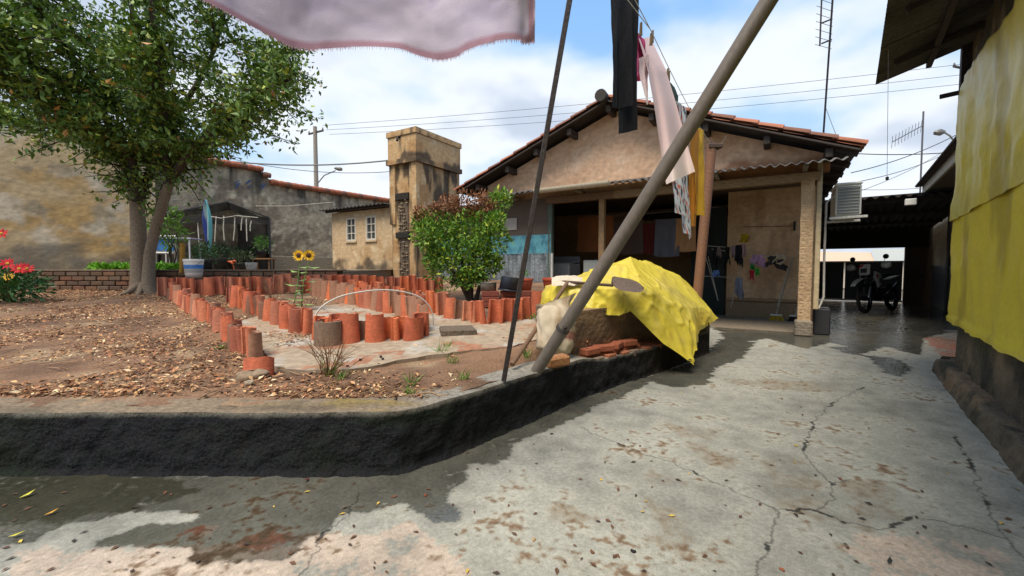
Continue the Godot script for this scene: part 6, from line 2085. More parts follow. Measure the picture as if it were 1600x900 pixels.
func build_pots():
	var m := MB.new()
	# white bucket with a blue band
	var p := at_d(303, 428, 7.7); p.y = 0.96
	var bk := thing("paint_bucket", "white plastic bucket with a blue band behind the tile row", "bucket", Transform3D(Basis(), p))
	m.lathe(Transform3D(), [Vector2(0, 0), Vector2(0.125, 0), Vector2(0.135, 0.1), Vector2(0.135, 0.1), Vector2(0.148, 0.24), Vector2(0.148, 0.24), Vector2(0.153, 0.30), Vector2(0.16, 0.30), Vector2(0.16, 0.34), Vector2(0.145, 0.34), Vector2(0.14, 0.1)], 24, [S(216, 212, 204), S(216, 212, 204), S(216, 212, 204), S(62, 128, 200), S(62, 128, 200), S(222, 220, 212), S(222, 220, 212), S(222, 220, 212), S(222, 220, 212), S(200, 196, 188), S(150, 146, 140)])
	part("body", m, "plastic", bk)
	m = MB.new()
	var arc := []
	for i in 9: arc.append(Vector3(cos(PI * i / 8.0) * 0.158, 0.30 - sin(PI * i / 8.0) * 0.10, 0.02 + sin(PI * i / 8.0) * 0.15))
	m.tube(arc, 0.003, 5, S(150, 150, 150))
	part("handle", m, "chrome", bk)
	# timber standing beside it
	m = MB.new()
	bar(m, at_d(284, 426, 7.9), at_d(285, 380, 7.9), 0.07, 0.05, S(206, 152, 44))
	single("yellow_stake", m, "wood", "yellow painted stake standing beside the white bucket", "stake")
	var y0 := 1.09
	var spots := [[322, 420, 10.2, 0.17, 0.24, S(32, 32, 34), "black pot with fine grassy leaves before the tent", S(52, 92, 44)], [345, 420, 11.4, 0.18, 0.28, S(30, 30, 32), "black pot with hanging dark fern in the tent middle", S(34, 66, 38)], [362, 418, 11.9, 0.16, 0.26, S(28, 28, 30), "black pot with a bushy dark plant under the hanging straps", S(32, 62, 34)], [392, 416, 12.3, 0.2, 0.26, S(28, 28, 30), "black tub with dark leaves at the tent back", S(30, 54, 32)], [378, 420, 10.8, 0.2, 0.16, S(40, 38, 36), "wide low bowl with a succulent beside the tent front", S(72, 86, 50)], [310, 416, 11.9, 0.18, 0.25, S(30, 30, 32), "black pot with feathery leaves behind the bucket", S(70, 100, 56)], [412, 412, 11.9, 0.2, 0.2, S(26, 28, 30), "black box pot with bright leaves on the small bench", S(92, 140, 60)]]
	var idx := 0
	for q in spots:
		var at := at_d(q[0], q[1], q[2]); at.y = y0 + (0.32 if idx == 6 else 0.0)
		var t := pot(at, q[3], q[4], q[5], q[6])
		tuft(t, "foliage", Vector3(0, q[4] + 0.16, 0), Vector3(0.24, 0.26 if idx != 4 else 0.12, 0.22), 260, 0.10, 0.03, q[7])
		idx += 1
	# small bench under the last one
	var bp := at_d(412, 412, 11.9); bp.y = y0
	var bn := thing("plant_bench", "small wooden bench carrying a bright leaved pot in the tent", "bench", Transform3D(Basis(), bp))
	m = MB.new()
	m.bx(-0.28, 0.28, 0.28, 0.318, -0.16, 0.16, S(170, 122, 78), 0.006)
	part("seat", m, "wood_x", bn)
	for sx in [-0.22, 0.22]:
		for sz in [-0.11, 0.11]:
			m = MB.new()
			m.bx(sx - 0.02, sx + 0.02, 0.0, 0.28, sz - 0.02, sz + 0.02, S(140, 100, 66), 0.004)
			part("leg", m, "wood", bn)
	# white enamel pail
	p = at_d(393, 424, 10.0); p.y = y0
	var wp := thing("white_pail", "small white pail on the terrace in front of the tent", "pail", Transform3D(Basis(), p))
	m = MB.new()
	m.lathe(Transform3D(), [Vector2(0, 0), Vector2(0.10, 0), Vector2(0.13, 0.17), Vector2(0.138, 0.18), Vector2(0.12, 0.175), Vector2(0.1, 0.02)], 18, S(196, 192, 186))
	part("body", m, "plastic", wp)
	m = MB.new()
	m.tube([Vector3(-0.13, 0.17, 0), Vector3(-0.06, 0.1, 0.13), Vector3(0.06, 0.1, 0.13), Vector3(0.13, 0.17, 0)], 0.004, 5, S(120, 118, 116))
	part("handle", m, "chrome", wp)
	# orange watering spout
	p = at_d(362, 414, 10.9); p.y = y0
	var oc := thing("garden_figure", "small orange metal bird ornament among the pots", "ornament", Transform3D(Basis(), p))
	m = MB.new()
	m.tube([Vector3(0.06, 0.0, 0), Vector3(0.06, 0.14, 0), Vector3(0.0, 0.2, 0), Vector3(-0.1, 0.22, 0)], [0.012, 0.035, 0.04, 0.012], 8, S(196, 84, 34))
	part("body", m, "plastic", oc)
	m = MB.new()
	m.tube([Vector3(0.02, 0.19, 0), Vector3(0.08, 0.23, 0), Vector3(0.13, 0.19, 0)], [0.03, 0.03, 0.008], 8, S(206, 92, 36))
	part("tail", m, "plastic", oc)
	# white plastic chair and a light table behind the trunk
	p = at_d(255, 414, 10.6); p.y = y0
	var ch := thing("plastic_chair", "white plastic garden chair with a blue cushion behind the tree trunk", "chair", Transform3D(Basis(Vector3.UP, 0.4), p))
	m = MB.new(); m.bx(-0.22, 0.22, 0.40, 0.44, -0.22, 0.22, S(216, 216, 212), 0.015); part("seat", m, "plastic", ch)
	m = MB.new(); m.bx(-0.22, 0.22, 0.46, 0.88, -0.25, -0.21, S(216, 216, 212), 0.015); part("backrest", m, "plastic", ch)
	m = MB.new(); m.bx(-0.19, 0.19, 0.48, 0.78, -0.205, -0.15, S(70, 130, 196), 0.02); part("cushion", m, "cloth_dense", ch)
	for sx in [-0.2, 0.2]:
		for sz in [-0.2, 0.2]:
			m = MB.new(); bar(m, Vector3(sx * 1.1, 0, sz * 1.1), Vector3(sx, 0.42, sz), 0.045, 0.04, S(212, 212, 208)); part("leg", m, "plastic", ch)
		m = MB.new(); m.bx(sx - 0.02, sx + 0.02, 0.62, 0.66, -0.22, 0.2, S(212, 212, 208), 0.01); part("armrest", m, "plastic", ch)
	p = at_d(282, 416, 11.0); p.y = y0
	var tb := thing("light_table", "white framed table with a lilac top beside the tent", "table", Transform3D(Basis(Vector3.UP, 0.2), p))
	m = MB.new(); m.bx(-0.5, 0.4, 0.78, 0.81, -0.3, 0.3, S(178, 172, 206), 0.008); part("top", m, "plastic", tb)
	for sx in [-0.45, 0.35]:
		for sz in [-0.26, 0.26]:
			m = MB.new(); bar(m, Vector3(sx, 0, sz), Vector3(sx, 0.78, sz), 0.035, 0.035, S(206, 206, 210)); part("leg", m, "paint_metal", tb)
	# pots by the bush
	p = at_d(795, 456, 6.2)
	var yb := soil_y(p.x, 6.2)
	var stack := thing("brick_stack", "low stack of red bricks carrying pots beside the bush", "brick stack", Transform3D(Basis(Vector3.UP, 0.1), Vector3(p.x, yb, p.z)))
	for r in 3:
		for k in 3:
			m = MB.new()
			m.box(Transform3D(Basis(Vector3.UP, rng.randf_range(-0.05, 0.05)), Vector3(-0.27 + k * 0.27, 0.045 + r * 0.08, 0)), Vector3(0.25, 0.076, 0.14), vary(S(140, 74, 58), 0.15), 0.008)
			part("brick", m, "brick", stack)
	var dk := thing("black_bucket", "tilted black plastic bucket resting on the red bricks", "bucket", Transform3D(Basis(Vector3.BACK, -0.12), Vector3(p.x - 0.0, yb + 0.245, p.z)))
	m = MB.new()
	m.lathe(Transform3D(), [Vector2(0, 0), Vector2(0.15, 0), Vector2(0.128, 0.2), Vector2(0.118, 0.2), Vector2(0.12, 0.02)], 20, S(38, 42, 50))
	part("body", m, "plastic", dk)
	m = MB.new()
	m.lathe(Transform3D(), [Vector2(0.15, -0.0), Vector2(0.162, 0.0), Vector2(0.162, 0.02), Vector2(0.15, 0.02)], 20, S(44, 48, 56))
	part("rim", m, "plastic", dk)
	var pn := thing("metal_pan", "dented aluminium pan on the red bricks beside the black bucket", "pan", Transform3D(Basis(), Vector3(p.x - 0.3, yb + 0.243, p.z - 0.02)))
	m = MB.new()
	m.lathe(Transform3D(), [Vector2(0, 0), Vector2(0.115, 0), Vector2(0.12, 0.12), Vector2(0.128, 0.125), Vector2(0.112, 0.12), Vector2(0.1, 0.02)], 20, S(176, 172, 164))
	part("body", m, "zinc", pn)
	m = MB.new()
	m.tube([Vector3(-0.12, 0.09, 0), Vector3(-0.155, 0.09, 0.02), Vector3(-0.155, 0.09, -0.03), Vector3(-0.12, 0.09, -0.05)], 0.006, 6, S(150, 146, 140))
	part("handle", m, "zinc", pn)
	var at := at_d(820, 452, 6.5); at.y = yb + 0.22
	var t := pot(at, 0.13, 0.2, S(186, 92, 70), "red clay pot with a seedling beside the steel prop", "clay")
	tuft(t, "foliage", Vector3(0, 0.24, 0), Vector3(0.06, 0.08, 0.06), 40, 0.06, 0.02, S(86, 130, 60))
	at = at_d(862, 452, 6.8); at.y = yb + 0.18
	t = pot(at, 0.15, 0.24, S(190, 84, 56), "red clay pot half hidden by the yellow tarpaulin", "clay")
	var sup := MB.new()
	sup.bx(-0.14, 0.14, 0, 0.215, -0.12, 0.12, S(140, 80, 62), 0.01)
	single("support_block", sup, "brick", "clay block carrying the seedling pot", "block", Transform3D(Basis(), Vector3(at_d(820, 452, 6.5).x, yb, at_d(820, 452, 6.5).z)))
	sup = MB.new()
	sup.bx(-0.15, 0.15, 0, 0.175, -0.15, 0.15, S(150, 130, 110), 0.01)
	single("support_block", sup, "brick", "grey block under the red pot behind the tarpaulin", "block", Transform3D(Basis(), Vector3(at.x, yb, at.z)))
	# white hoop
	m = MB.new()
	var hp0 := at_soil(489, 533); var hp1 := at_soil(676, 512)
	var pts := []
	var d0 := -hp0.z; var d1 := -hp1.z
	var px := [[489, 533], [491, 500], [502, 480], [530, 464], [565, 456], [600, 453], [630, 456], [655, 464], [670, 478], [676, 492], [677, 512]]
	for i in px.size(): pts.append(at_d(px[i][0], px[i][1], lerpf(d0, d1, (px[i][0] - 489.0) / 187.0)))
	var fine := []
	for i in px.size() - 1:
		for s in 5: fine.append(pts[i].cubic_interpolate(pts[i + 1], pts[maxi(i - 1, 0)], pts[mini(i + 2, px.size() - 1)], s / 5.0))
	fine.append(pts[-1])
	m.tube(fine, 0.008, 7, S(216, 210, 200))
	single("plastic_hoop", m, "pvc", "thin white plastic hoop arching over the sunflower bed", "hoop")
	# stones
	for q in [[393, 590, Vector3(0.17, 0.075, 0.09), S(158, 136, 112), "angular grey stone lying in the litter beside the leaning tile"], [390, 602, Vector3(0.045, 0.03, 0.035), S(190, 176, 154), "small pale stone chip below the angular stone"]]:
		m = MB.new()
		rows_blob(m, q[2], q[3])
		single("stone", m, "rough_plaster", q[4], "stone", Transform3D(Basis(Vector3.UP, 0.3), at_soil(q[0], q[1]) + Vector3(0, 0.02, 0)))
func rows_blob(m: MB, r: Vector3, col: Color):
	var rows := []; var cols := []
	for j in 11:
		var th := PI * j / 10.0
		var row := PackedVector3Array(); var rc := PackedColorArray()
		for i in 15:
			var ph := TAU * (i % 14) / 14.0
			var d := Vector3(sin(th) * cos(ph), cos(th), sin(th) * sin(ph))
			var k := 1.0 + 0.5 * n_mid.get_noise_3dv(d * 1.6 + r * 50)
			d = Vector3(signf(d.x) * pow(absf(d.x), 0.7), signf(d.y) * pow(absf(d.y), 0.7), signf(d.z) * pow(absf(d.z), 0.7))
			row.append(d * r * k * 0.6); rc.append(col * (1.0 + 0.3 * n_fine.get_noise_3dv(d * 4)))
		rows.append(row); cols.append(rc)
	m.grid(rows, cols)

# ---------- plants ----------
func leaf_mesh(l: float, w: float) -> ArrayMesh:
	var m := MB.new()
	var c := Color.WHITE
	var a := Vector3.ZERO; var b := Vector3(w * 0.5, w * 0.14, l * 0.42); var d := Vector3(0, -l * 0.06, l); var e := Vector3(-w * 0.5, w * 0.14, l * 0.42); var mid := Vector3(0, 0, l * 0.45)
	m.tri(a, b, mid, c); m.tri(b, d, mid, c); m.tri(d, e, mid, c); m.tri(e, a, mid, c)
	return m.mesh()
func rand_dir() -> Vector3:
	return Vector3(rng.randfn(), rng.randfn(), rng.randfn()).normalized()
func leaf_basis(d: Vector3, s: float) -> Basis:
	var z := d.normalized()
	var x := z.cross(Vector3.UP + rand_dir() * 0.8).normalized()
	return Basis(x, z.cross(x), z).scaled(Vector3.ONE * s)
func limb(m: MB, pts: Array, r0: float, r1: float, sides: int, col: Color):
	var ps := []; var rs := []
	for i in pts.size() - 1:
		for s in 5: ps.append(pts[i].cubic_interpolate(pts[i + 1], pts[maxi(i - 1, 0)], pts[mini(i + 2, pts.size() - 1)], s / 5.0))
	ps.append(pts[-1])
	for i in ps.size(): rs.append(lerpf(r0, r1, pow(float(i) / (ps.size() - 1), 0.8)))
	m.tube(ps, rs, sides, col)
func build_tree():
	var base := at_soil(228, 456)
	var t := thing("shade_tree", "broad leafy tree with a forked grey trunk rising from the leaf litter", "tree", Transform3D(Basis(), base))
	var D := -base.z
	var q := func(u: float, v: float, d: float) -> Vector3: return at_d(u, v, d) - base
	var m := MB.new()
	var bark := S(152, 134, 112)
	# flared foot
	m.tube([q.call(222, 462, D), q.call(219, 440, D), q.call(217, 400, D), q.call(216, 350, D), q.call(214, 318, D + 0.05), q.call(207, 290, D)], [0.22, 0.15, 0.125, 0.12, 0.11, 0.09], 16, bark)
	m.tube([q.call(236, 462, D - 0.1), q.call(232, 440, D - 0.08), q.call(234, 395, D), q.call(246, 345, D - 0.1), q.call(260, 300, D - 0.2), q.call(266, 280, D - 0.2)], [0.14, 0.105, 0.088, 0.085, 0.082, 0.07], 14, bark)
	for a in 7:
		var an := TAU * a / 7.0 + 0.3
		m.tube([Vector3(cos(an) * 0.1, 0.16, sin(an) * 0.1), Vector3(cos(an) * 0.24, 0.04, sin(an) * 0.24), Vector3(cos(an) * 0.42, -0.05, sin(an) * 0.42)], [0.075, 0.05, 0.018], 8, bark)
	part("trunk", m, "bark", t)
	# limbs: leader lines through the crown
	m = MB.new()
	var tips := []
	var limbs := [
		[[207, 292, D], [185, 235, D], [150, 150, D - 0.6], [90, 60, D - 1.4], [20, -60, D - 2.0]],
		[[214, 318, D], [236, 262, D + 0.2], [232, 190, D + 0.3], [215, 90, D + 0.3], [200, -60, D]],
		[[217, 300, D], [200, 240, D - 0.3], [120, 190, D - 1.2], [40, 130, D - 1.8], [-80, 110, D - 2.2]],
		[[266, 282, D - 0.2], [262, 232, D - 0.3], [285, 170, D - 0.3], [330, 90, D - 0.5], [360, -20, D - 0.6]],
		[[266, 282, D - 0.2], [300, 235, D - 0.5], [350, 190, D - 0.9], [410, 150, D - 1.0], [465, 115, D - 1.1]],
		[[266, 280, D - 0.2], [310, 225, D + 0.3], [370, 170, D + 0.5], [430, 110, D + 0.6], [470, 60, D + 0.5]],
		[[232, 190, D + 0.3], [170, 100, D + 0.2], [90, 40, D + 0.2], [-20, 0, D]],
		[[150, 150, D - 0.6], [80, 120, D - 1.5], [0, 60, D - 2.2], [-100, 20, D - 2.6]],
		[[262, 232, D - 0.3], [250, 140, D - 1.0], [240, 40, D - 1.6], [230, -90, D - 1.8]],
		[[200, 240, D - 0.3], [130, 215, D + 0.1], [50, 190, D], [-60, 180, D - 0.4]]]
	for l in limbs:
		var ps := []
		for k in l: ps.append(q.call(k[0], k[1], k[2]))
		limb(m, ps, 0.085, 0.02, 9, S(88, 74, 62))
		for i in range(1, ps.size()):
			for s in 4: tips.append(ps[i - 1].lerp(ps[i], (s + rng.randf()) / 4.0))
	var twigs := []
	for i in 540:
		var a: Vector3 = tips[rng.randi() % tips.size()]
		var d := (rand_dir() * Vector3(1, 0.55, 1) + Vector3(0, 0.12, 0)).normalized()
		var ln := rng.randf_range(0.4, 1.0)
		var b := a + d * ln * 0.5 + rand_dir() * 0.08
		var c := b + (d + rand_dir() * 0.35).normalized() * ln * 0.5 - Vector3(0, 0.05, 0)
		m.tube([a, b, c], [0.016, 0.011, 0.004], 5, S(84, 72, 60), false)
		twigs.append([a, b, c])
	part("branches", m, "bark", t)
	var xs := []; var cs := []
	var put := func(p: Vector3, d: Vector3):
		if p.y + base.y < 3.15 and rng.randf() > 0.26: return
		xs.append(Transform3D(leaf_basis(d, 0.5 + 0.9 * pow(rng.randf(), 1.3)), p))
		var k := rng.randf()
		var c := S(72, 104, 40).lerp(S(112, 138, 52), k)
		if rng.randf() < 0.09: c = S(150, 160, 62)
		if rng.randf() < 0.015: c = S(170, 120, 60)
		cs.append(vary(c, 0.25))
	for w in twigs:
		for i in 96:
			var f := rng.randf()
			var p: Vector3 = w[0].lerp(w[1], f * 2.0) if f < 0.5 else w[1].lerp(w[2], f * 2.0 - 1.0)
			p += rand_dir() * rng.randf() * 0.26
			put.call(p, (rand_dir() + Vector3(0, -0.35, 0)).normalized())
	for w in tips:
		for i in 34: put.call(w + rand_dir() * rng.randf() * 0.55 * Vector3(1, 0.7, 1), (rand_dir() + Vector3(0, -0.3, 0)).normalized())
	# water shoots low on the forks
	for k in 11:
		var a: Vector3 = q.call([207, 266, 240, 215, 262][k % 5] + rng.randf_range(-10, 10), [290, 285, 345, 320, 250][k % 5], D - 0.1)
		for i in 16: put.call(a + rand_dir() * rng.randf() * 0.3, (rand_dir() + Vector3(0, -0.2, 0)).normalized())
	var cr := copies("crown", leaf_mesh(0.102, 0.05), "leaf", xs, cs, t)
	cr.set_meta("kind", "stuff")
func build_bush():
	var base := at_soil(738, 478)
	base.z -= 0.35
	base.y = soil_y(base.x, -base.z)
	var D := -base.z
	var t := thing("leafy_bush", "dense bright green bush with a dead brown top behind the curved tile row", "bush", Transform3D(Basis(), base))
	var m := MB.new()
	var q := func(u: float, v: float, d: float) -> Vector3: return at_d(u, v, d) - base
	for s in [[738, 470, 722, 410, 700, 350], [735, 470, 740, 400, 742, 330], [742, 470, 756, 420, 770, 350], [736, 470, 712, 430, 680, 390]]:
		limb(m, [q.call(s[0], s[1] + 6, D), q.call(s[2], s[3], D), q.call(s[4], s[5], D)], 0.045, 0.012, 7, S(72, 58, 46))
	part("stems", m, "bark", t)
	# outline of the leafy mass as overlapping clumps: pixel centre, pixel radius
	var clumps := [[712, 380, 50], [686, 360, 36], [738, 362, 42], [765, 376, 32], [668, 368, 26], [705, 410, 44], [745, 405, 40], [736, 432, 20], [782, 313, 19], [775, 345, 16], [658, 345, 14], [770, 412, 16], [680, 408, 18], [752, 434, 11], [716, 436, 11]]
	var xs := []; var cs := []
	for c in clumps:
		var r: float = c[2] / F * D
		var dd := rng.randf_range(-0.2, 0.25)
		var o: Vector3 = q.call(c[0], c[1], D + dd)
		var dark: bool = c[1] > 400
		for i in int(c[2] * 24):
			var dir := rand_dir()
			var p := o + dir * r * pow(rng.randf(), 0.42) * Vector3(1, 0.9, 0.9) * (1.0 + 0.22 * n_mid.get_noise_3dv(dir * 3.0 + o * 4.0))
			xs.append(Transform3D(leaf_basis((dir + rand_dir() * 0.9 + Vector3(0, 0.2, 0)).normalized(), 0.45 + 0.95 * pow(rng.randf(), 1.4)), p))
			cs.append(vary(S(72, 112, 38).lerp(S(116, 152, 48), rng.randf()) if rng.randf() < 0.88 else S(172, 182, 66), 0.28))
	var cr := copies("foliage", leaf_mesh(0.072, 0.034), "leaf", xs, cs, t)
	cr.set_meta("kind", "stuff")
	xs = []; cs = []
	for c in [[700, 324, 20], [724, 319, 22], [748, 316, 20], [676, 330, 14], [745, 334, 14], [764, 326, 14], [716, 326, 16], [655, 333, 10]]:
		var r: float = c[2] / F * D
		var o: Vector3 = q.call(c[0], c[1], D + 0.02)
		for i in int(c[2] * 22):
			var dir := rand_dir()
			xs.append(Transform3D(leaf_basis((dir + rand_dir()).normalized(), rng.randf_range(0.6, 1.2)), o + dir * r * pow(rng.randf(), 0.5)))
			cs.append(vary(S(150, 100, 66).lerp(S(112, 76, 54), rng.randf()), 0.25))
	var dl := copies("dead_foliage", leaf_mesh(0.06, 0.02), "litter", xs, cs, t)
	dl.set_meta("kind", "stuff")
	dl.set_meta("label", "dry brown dead leaves on the bush top")
func flower(parent: Node, at: Vector3, face: Vector3, r: float, petals: int, col: Color, heart: Color, hr: float):
	var m := MB.new()
	var z := face.normalized()
	var x := z.cross(Vector3.UP).normalized(); var y := x.cross(z)
	for i in petals:
		var an := TAU * i / petals + rng.randf_range(-0.08, 0.08)
		var d := (x * cos(an) + y * sin(an) + z * rng.randf_range(-0.05, 0.3)).normalized()
		m.leaf(at + d * hr * 0.7, d, (-x * sin(an) + y * cos(an)), r * rng.randf_range(0.85, 1.1), r * 0.42, vary(col, 0.12))
	var f := part("flower_head", m, "leaf", parent)
	m = MB.new()
	var b := Basis(x, z, -y) if true else Basis()
	m.lathe(Transform3D(Basis(x, z, x.cross(z)), at - z * 0.005), [Vector2(hr, 0), Vector2(hr, 0.012), Vector2(hr * 0.6, 0.022), Vector2(0, 0.02)], 14, heart)
	part("disc", m, "matte", f)
func build_plants():
	build_tree()
	build_bush()
	# sunflowers
	var s0 := at_soil(456, 487)
	var D := -s0.z
	for k in 2:
		var top := at_d([467, 482][k], 399, D - 0.05 * k)
		var root := at_soil(456 + k * 24, 486 - k * 6)
		root = Vector3(s0.x + 0.13 * k, soil_y(s0.x + 0.13 * k, D), s0.z)
		var t := thing("sunflower", ["sunflower facing the yard above the sunflower bed", "sunflower turned sideways next to the other one"][k], "sunflower", Transform3D(Basis(), root))
		var m := MB.new()
		limb(m, [Vector3(0, -0.03, 0), (top - root) * 0.5 + Vector3(0.03 - 0.05 * k, 0, 0), top - root - Vector3(0, 0.02, 0.03)], 0.009, 0.006, 6, S(104, 128, 66))
		part("stem", m, "leaf", t)
		flower(t, top - root, Vector3([0.1, 0.75][k], 0.05, 1), 0.062, 18, S(238, 186, 20), S(92, 54, 26), 0.034)
		m = MB.new()
		for i in 9:
			var f := 0.15 + 0.08 * i
			var p := (top - root) * f + Vector3(0.02, 0, 0)
			var an := i * 2.3
			m.leaf(p, Vector3(cos(an), 0.15 - 0.3 * rng.randf(), sin(an)).normalized(), Vector3(-sin(an), 0, cos(an)), 0.15, 0.085, vary(S(124, 150, 84), 0.2))
		part("leaves", m, "leaf", t)
	# poinsettia at the picture's edge of the bed
	var p0 := at_soil(18, 474)
	var po := thing("red_flower_plant", "leafy plant with large red star flowers beside the brick wall", "plant", Transform3D(Basis(), p0))
	tuft(po, "foliage", Vector3(-0.1, 0.22, 0), Vector3(0.62, 0.3, 0.4), 900, 0.11, 0.045, S(52, 92, 44), 0.2)
	var st := MB.new()
	for k in 9: st.tube([Vector3(0, -0.03, 0), Vector3(rng.randf_range(-0.5, 0.3), rng.randf_range(0.4, 0.62), rng.randf_range(-0.2, 0.3))], [0.014, 0.006], 6, S(80, 96, 52))
	part("stems", st, "leaf", po)
	for q in [[12, 412, 6.5], [30, 420, 6.4], [42, 420, 6.5], [2, 365, 6.7], [-20, 410, 6.5]]:
		flower(po, at_d(q[0], q[1], q[2]) - p0, Vector3(0.5, 0.6, 1), 0.088, 11, S(198, 28, 34), S(216, 176, 60), 0.02)
	flower(po, at_d(13, 433, 6.4) - p0, Vector3(0.5, 0.6, 1), 0.07, 9, S(226, 176, 50), S(200, 150, 50), 0.015)
	# lettuces on the terrace edge behind the trunk
	var spots := [[158, 412], [172, 411], [186, 410], [200, 411], [240, 411], [252, 411], [264, 413], [275, 414], [148, 414]]
	for k in spots.size():
		var q := at_d(spots[k][0], 414, 8.75 + 0.1 * (k % 3)); q.y = 1.09
		var t := thing("lettuce", "bright green lettuce growing along the terrace edge", "lettuce", Transform3D(Basis(), q), "lettuces along the terrace edge")
		tuft(t, "leaves", Vector3(0, 0.04, 0), Vector3(0.12, 0.07, 0.10), 70, 0.10, 0.07, S(128, 182, 52), 0.5)
	# shrub behind the trunk
	var sp := at_d(268, 396, 9.6); sp.y = 1.09
	var sh := thing("slender_shrub", "slender shrub with big light leaves behind the forked trunk", "shrub", Transform3D(Basis(), sp))
	var m := MB.new()
	for k in 4: limb(m, [Vector3(0, -0.02, 0), Vector3(rng.randf_range(-0.1, 0.1), 0.5, 0), Vector3(rng.randf_range(-0.35, 0.25), rng.randf_range(0.8, 1.4), rng.randf_range(-0.2, 0.2))], 0.02, 0.006, 6, S(92, 82, 62))
	part("stems", m, "bark", sh)
	tuft(sh, "foliage", Vector3(-0.05, 0.95, 0), Vector3(0.38, 0.45, 0.3), 260, 0.17, 0.06, S(112, 148, 56), 0.1)
	# grass tufts, weeds
	var gs := [[530, 590, 0.10], [690, 552, 0.15], [708, 565, 0.13], [698, 545, 0.14], [640, 598, 0.12], [512, 585, 0.2], [348, 545, 0.07], [825, 560, 0.12], [640, 612, 0.08], [725, 590, 0.09]]
	for k in gs.size():
		var p := at_soil(gs[k][0], gs[k][1])
		var t := thing("grass_tuft", ["grass tuft at the pad edge beside the wiry dry weed", "lush grass tuft growing through the concrete pad", "loose grass tuft close beside the lush one on the pad", "short grass tuft touching the lush tuft and the step slab", "small weed in the soil between pad and coping corner", "green weed sprouting at the foot of the wiry dry weed", "tiny weed in the leaf litter beside the tile row", "small weed between steel prop and wooden stick", "tiny weed beside the yellow mossy coping", "small weed on bare soil near the steel prop"][k], "grass tuft", Transform3D(Basis(), p), "weeds in the bed")
		m = MB.new()
		for i in 26:
			var d := Vector3(rng.randfn() * 0.45, 1, rng.randfn() * 0.45).normalized()
			var o := Vector3(rng.randfn() * 0.02, -0.01, rng.randfn() * 0.02)
			var ln: float = gs[k][2] * rng.randf_range(0.5, 1.15)
			var sd := d.cross(rand_dir()).normalized() * 0.004
			var c := vary(S(110, 142, 62), 0.3)
			m.tri(o - sd, o + sd, o + d * ln * 0.6, c)
			m.tri(o + d * ln * 0.35 - sd * 0.8, o + d * ln * 0.35 + sd * 0.8, o + d * ln + Vector3(d.x, -0.2, d.z) * ln * 0.3, c)
		part("blades", m, "leaf", t)
	# dry twigs: wiry weed on the pad, bare shrub by the sunflowers
	for q in [[512, 585, 0.34, "wiry dry weed with thin stems at the pad edge"], [425, 470, 0.5, "bare twiggy dry shrub behind the sunflower bed"], [395, 462, 0.45, "leafless brown shrub beside the back tile row"]]:
		var p := at_soil(q[0], q[1])
		var t := thing("dry_shrub", q[3], "dry shrub", Transform3D(Basis(), p))
		m = MB.new()
		for i in 16:
			var d := Vector3(rng.randfn() * 0.5, 1, rng.randfn() * 0.4).normalized() * float(q[2]) * rng.randf_range(0.6, 1.1)
			var mid := d * 0.55 + rand_dir() * 0.03
			m.tube([Vector3(0, -0.02, 0), mid, d + rand_dir() * 0.05], [0.004, 0.003, 0.0015], 4, S(128, 98, 74), false)
			for e in 3: m.tube([mid, mid + (d * 0.4 + rand_dir() * 0.11)], [0.0025, 0.001], 4, S(128, 98, 74), false)
		part("twigs", m, "litter", t)
	# ground cover under the bush and in the beds
	for q in [[690, 448, "low green seedlings in the bush bed"], [845, 488, "small weeds beside the single tile"]]:
		var p := at_soil(q[0], q[1] + 14)
		var t := thing("seedling_patch", q[2], "seedlings", Transform3D(Basis(), p))
		tuft(t, "leaves", Vector3(0, 0.05, 0), Vector3(0.16, 0.05, 0.1), 80, 0.05, 0.02, S(96, 132, 56))

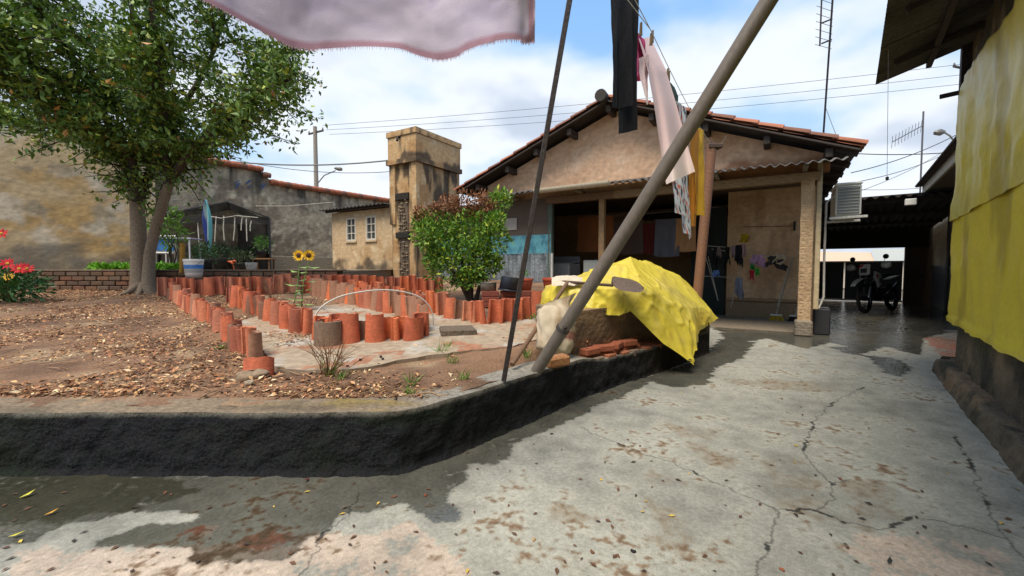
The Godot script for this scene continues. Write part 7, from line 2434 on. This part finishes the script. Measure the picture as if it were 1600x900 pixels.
func build_loose():
	# fallen leaves over the soil: far too many to count
	var xs := []; var cs := []
	for i in 105000:
		var d := 2.62 + 6.0 * pow(rng.randf(), 1.35)
		var x := rng.randf_range(-9.5, minf(bed_edge_x(d), 1.2))
		if rng.randf() > 0.5 + 1.3 * n_mid.get_noise_2d(x * 1.1 + 4, d * 1.1): continue
		# few on the concrete pad and none beyond the tile rows
		if x > -2.0 and d > 3.25 and rng.randf() < 0.88: continue
		if d > 3.2 and x > -1.0 - (d - 3.0) * 0.6 and rng.randf() < 0.55: continue
		var y := soil_y(x, d) + n_fine.get_noise_2d(x * 7, d * 7) * 0.012 + rng.randf_range(0.004, 0.018)
		var b := Basis(Vector3.UP, rng.randf() * TAU) * Basis(Vector3.RIGHT, rng.randf_range(-0.5, 0.5)) * Basis(Vector3.BACK, rng.randf_range(-0.6, 0.6))
		var k := 0.22 + 0.66 * pow(rng.randf(), 2.0)
		xs.append(Transform3D(b.scaled(Vector3(k, k, k)), P(x, y, d)))
		var r := rng.randf()
		cs.append(vary(S(156, 108, 74) if r < 0.4 else (S(108, 76, 56) if r < 0.68 else (S(190, 150, 106) if r < 0.92 else S(214, 190, 150))), 0.25))
	var lm := leaf_mesh(0.066, 0.03)
	var tx := []; var tc := []
	for i in 420:
		var d := 2.65 + 4.5 * pow(rng.randf(), 1.3)
		var x := rng.randf_range(-8.0, minf(bed_edge_x(d), -0.2 - (d - 2.6)))
		var k := rng.randf_range(0.4, 1.6)
		tx.append(Transform3D((Basis(Vector3.UP, rng.randf() * TAU) * Basis(Vector3.RIGHT, rng.randf_range(-0.08, 0.08))).scaled(Vector3(1, 1, k)), P(x, soil_y(x, d) + 0.015, d)))
		tc.append(vary(S(150, 118, 88), 0.35))
	var tm := MB.new()
	tm.tube([Vector3(0, 0, -0.09), Vector3(0.012, 0.006, -0.02), Vector3(-0.004, 0.0, 0.05), Vector3(0.01, 0.004, 0.1)], [0.003, 0.0035, 0.003, 0.0015], 5, Color.WHITE)
	var tl := copies("twig_litter", tm.mesh(), "litter", tx, tc, self)
	tag(tl, "thin broken twigs lying among the fallen leaves", "twigs")
	tl.set_meta("kind", "stuff")
	var o := copies("leaf_litter", lm, "litter", xs, cs, self)
	tag(o, "brown fallen leaves strewn over the bed soil", "leaf litter")
	o.set_meta("kind", "stuff")
	# a few leaves, seeds and grit on the concrete
	xs = []; cs = []
	for i in 260:
		var u := rng.randf_range(0, 1600); var v := rng.randf_range(560, 900)
		var p := at_y(u, v, 0.0)
		if p.x < bed_path[2][0] + 3.0 and -p.z > 2.2 and p.x < bed_edge_x(maxf(-p.z, 2.4)) + 0.3: continue
		if -p.z > 7.0: continue
		var s := rng.randf_range(0.25, 0.6)
		xs.append(Transform3D((Basis(Vector3.UP, rng.randf() * TAU) * Basis(Vector3.BACK, rng.randf_range(-0.4, 0.4))).scaled(Vector3(s, s, s)), p + Vector3(0, 0.005, 0)))
		var r := rng.randf()
		cs.append(vary(S(92, 62, 44) if r < 0.6 else (S(60, 48, 40) if r < 0.85 else S(190, 160, 70)), 0.25))
	o = copies("fallen_leaves", lm, "litter", xs, cs, self)
	tag(o, "scattered small dry leaves on the concrete drive", "leaf litter")
	o.set_meta("kind", "stuff")
	# seeds that can be told apart
	for q in [[989, 861, S(38, 32, 30), 0.012, "dark round seed on the pale concrete"], [925, 862, S(112, 74, 52), 0.011, "brown seed pod beside the dark seed"], [665, 774, S(120, 62, 40), 0.012, "curled rust brown leaf on the wet concrete edge"], [1390, 878, S(40, 42, 36), 0.013, "dark dead leaf near the brown stain"], [1222, 890, S(150, 90, 60), 0.010, "orange brown seed by the long crack"], [834, 694, S(110, 100, 70), 0.007, "tiny olive seed by the bed wall"], [834, 843, S(170, 140, 100), 0.011, "pale broken shell fragment on the concrete"], [480, 750, S(96, 40, 40), 0.016, "dark red dead leaf at the black wall foot"], [78, 803, S(186, 140, 50), 0.016, "yellow fallen leaf on the damp concrete"], [22, 838, S(176, 166, 60), 0.018, "greenish yellow leaf lying on the damp concrete"], [38, 776, S(190, 186, 70), 0.02, "slim yellow green leaf at the wet wall foot"]]:
		var m := MB.new()
		if q[3] < 0.0125: rows_blob(m, Vector3(q[3] * 1.5, q[3] * 0.7, q[3]), q[2])
		else: m.leaf(Vector3(-0.02, 0.004, 0), Vector3(1, 0.12, 0).normalized(), Vector3(0, 0.25, 1).normalized(), q[3] * 3.2, q[3] * 1.3, q[2])
		single("seed" if q[3] < 0.0125 else "fallen_leaf", m, "litter", q[4], "seed" if q[3] < 0.0125 else "leaf", Transform3D(Basis(Vector3.UP, rng.randf() * TAU), at_y(q[0], q[1], q[3] * 0.35)))
	for q in [[543, 577], [595, 563], [598, 566], [563, 568]]:
		var m := MB.new()
		rows_blob(m, Vector3(0.016, 0.014, 0.015), S(46, 34, 32))
		single("fallen_fruit", m, "litter", "small dark dropped fruit on the pale concrete pad", "fruit", Transform3D(Basis(), at_soil(q[0], q[1]) + Vector3(0, 0.028, 0)), "dark fruits on the pad")
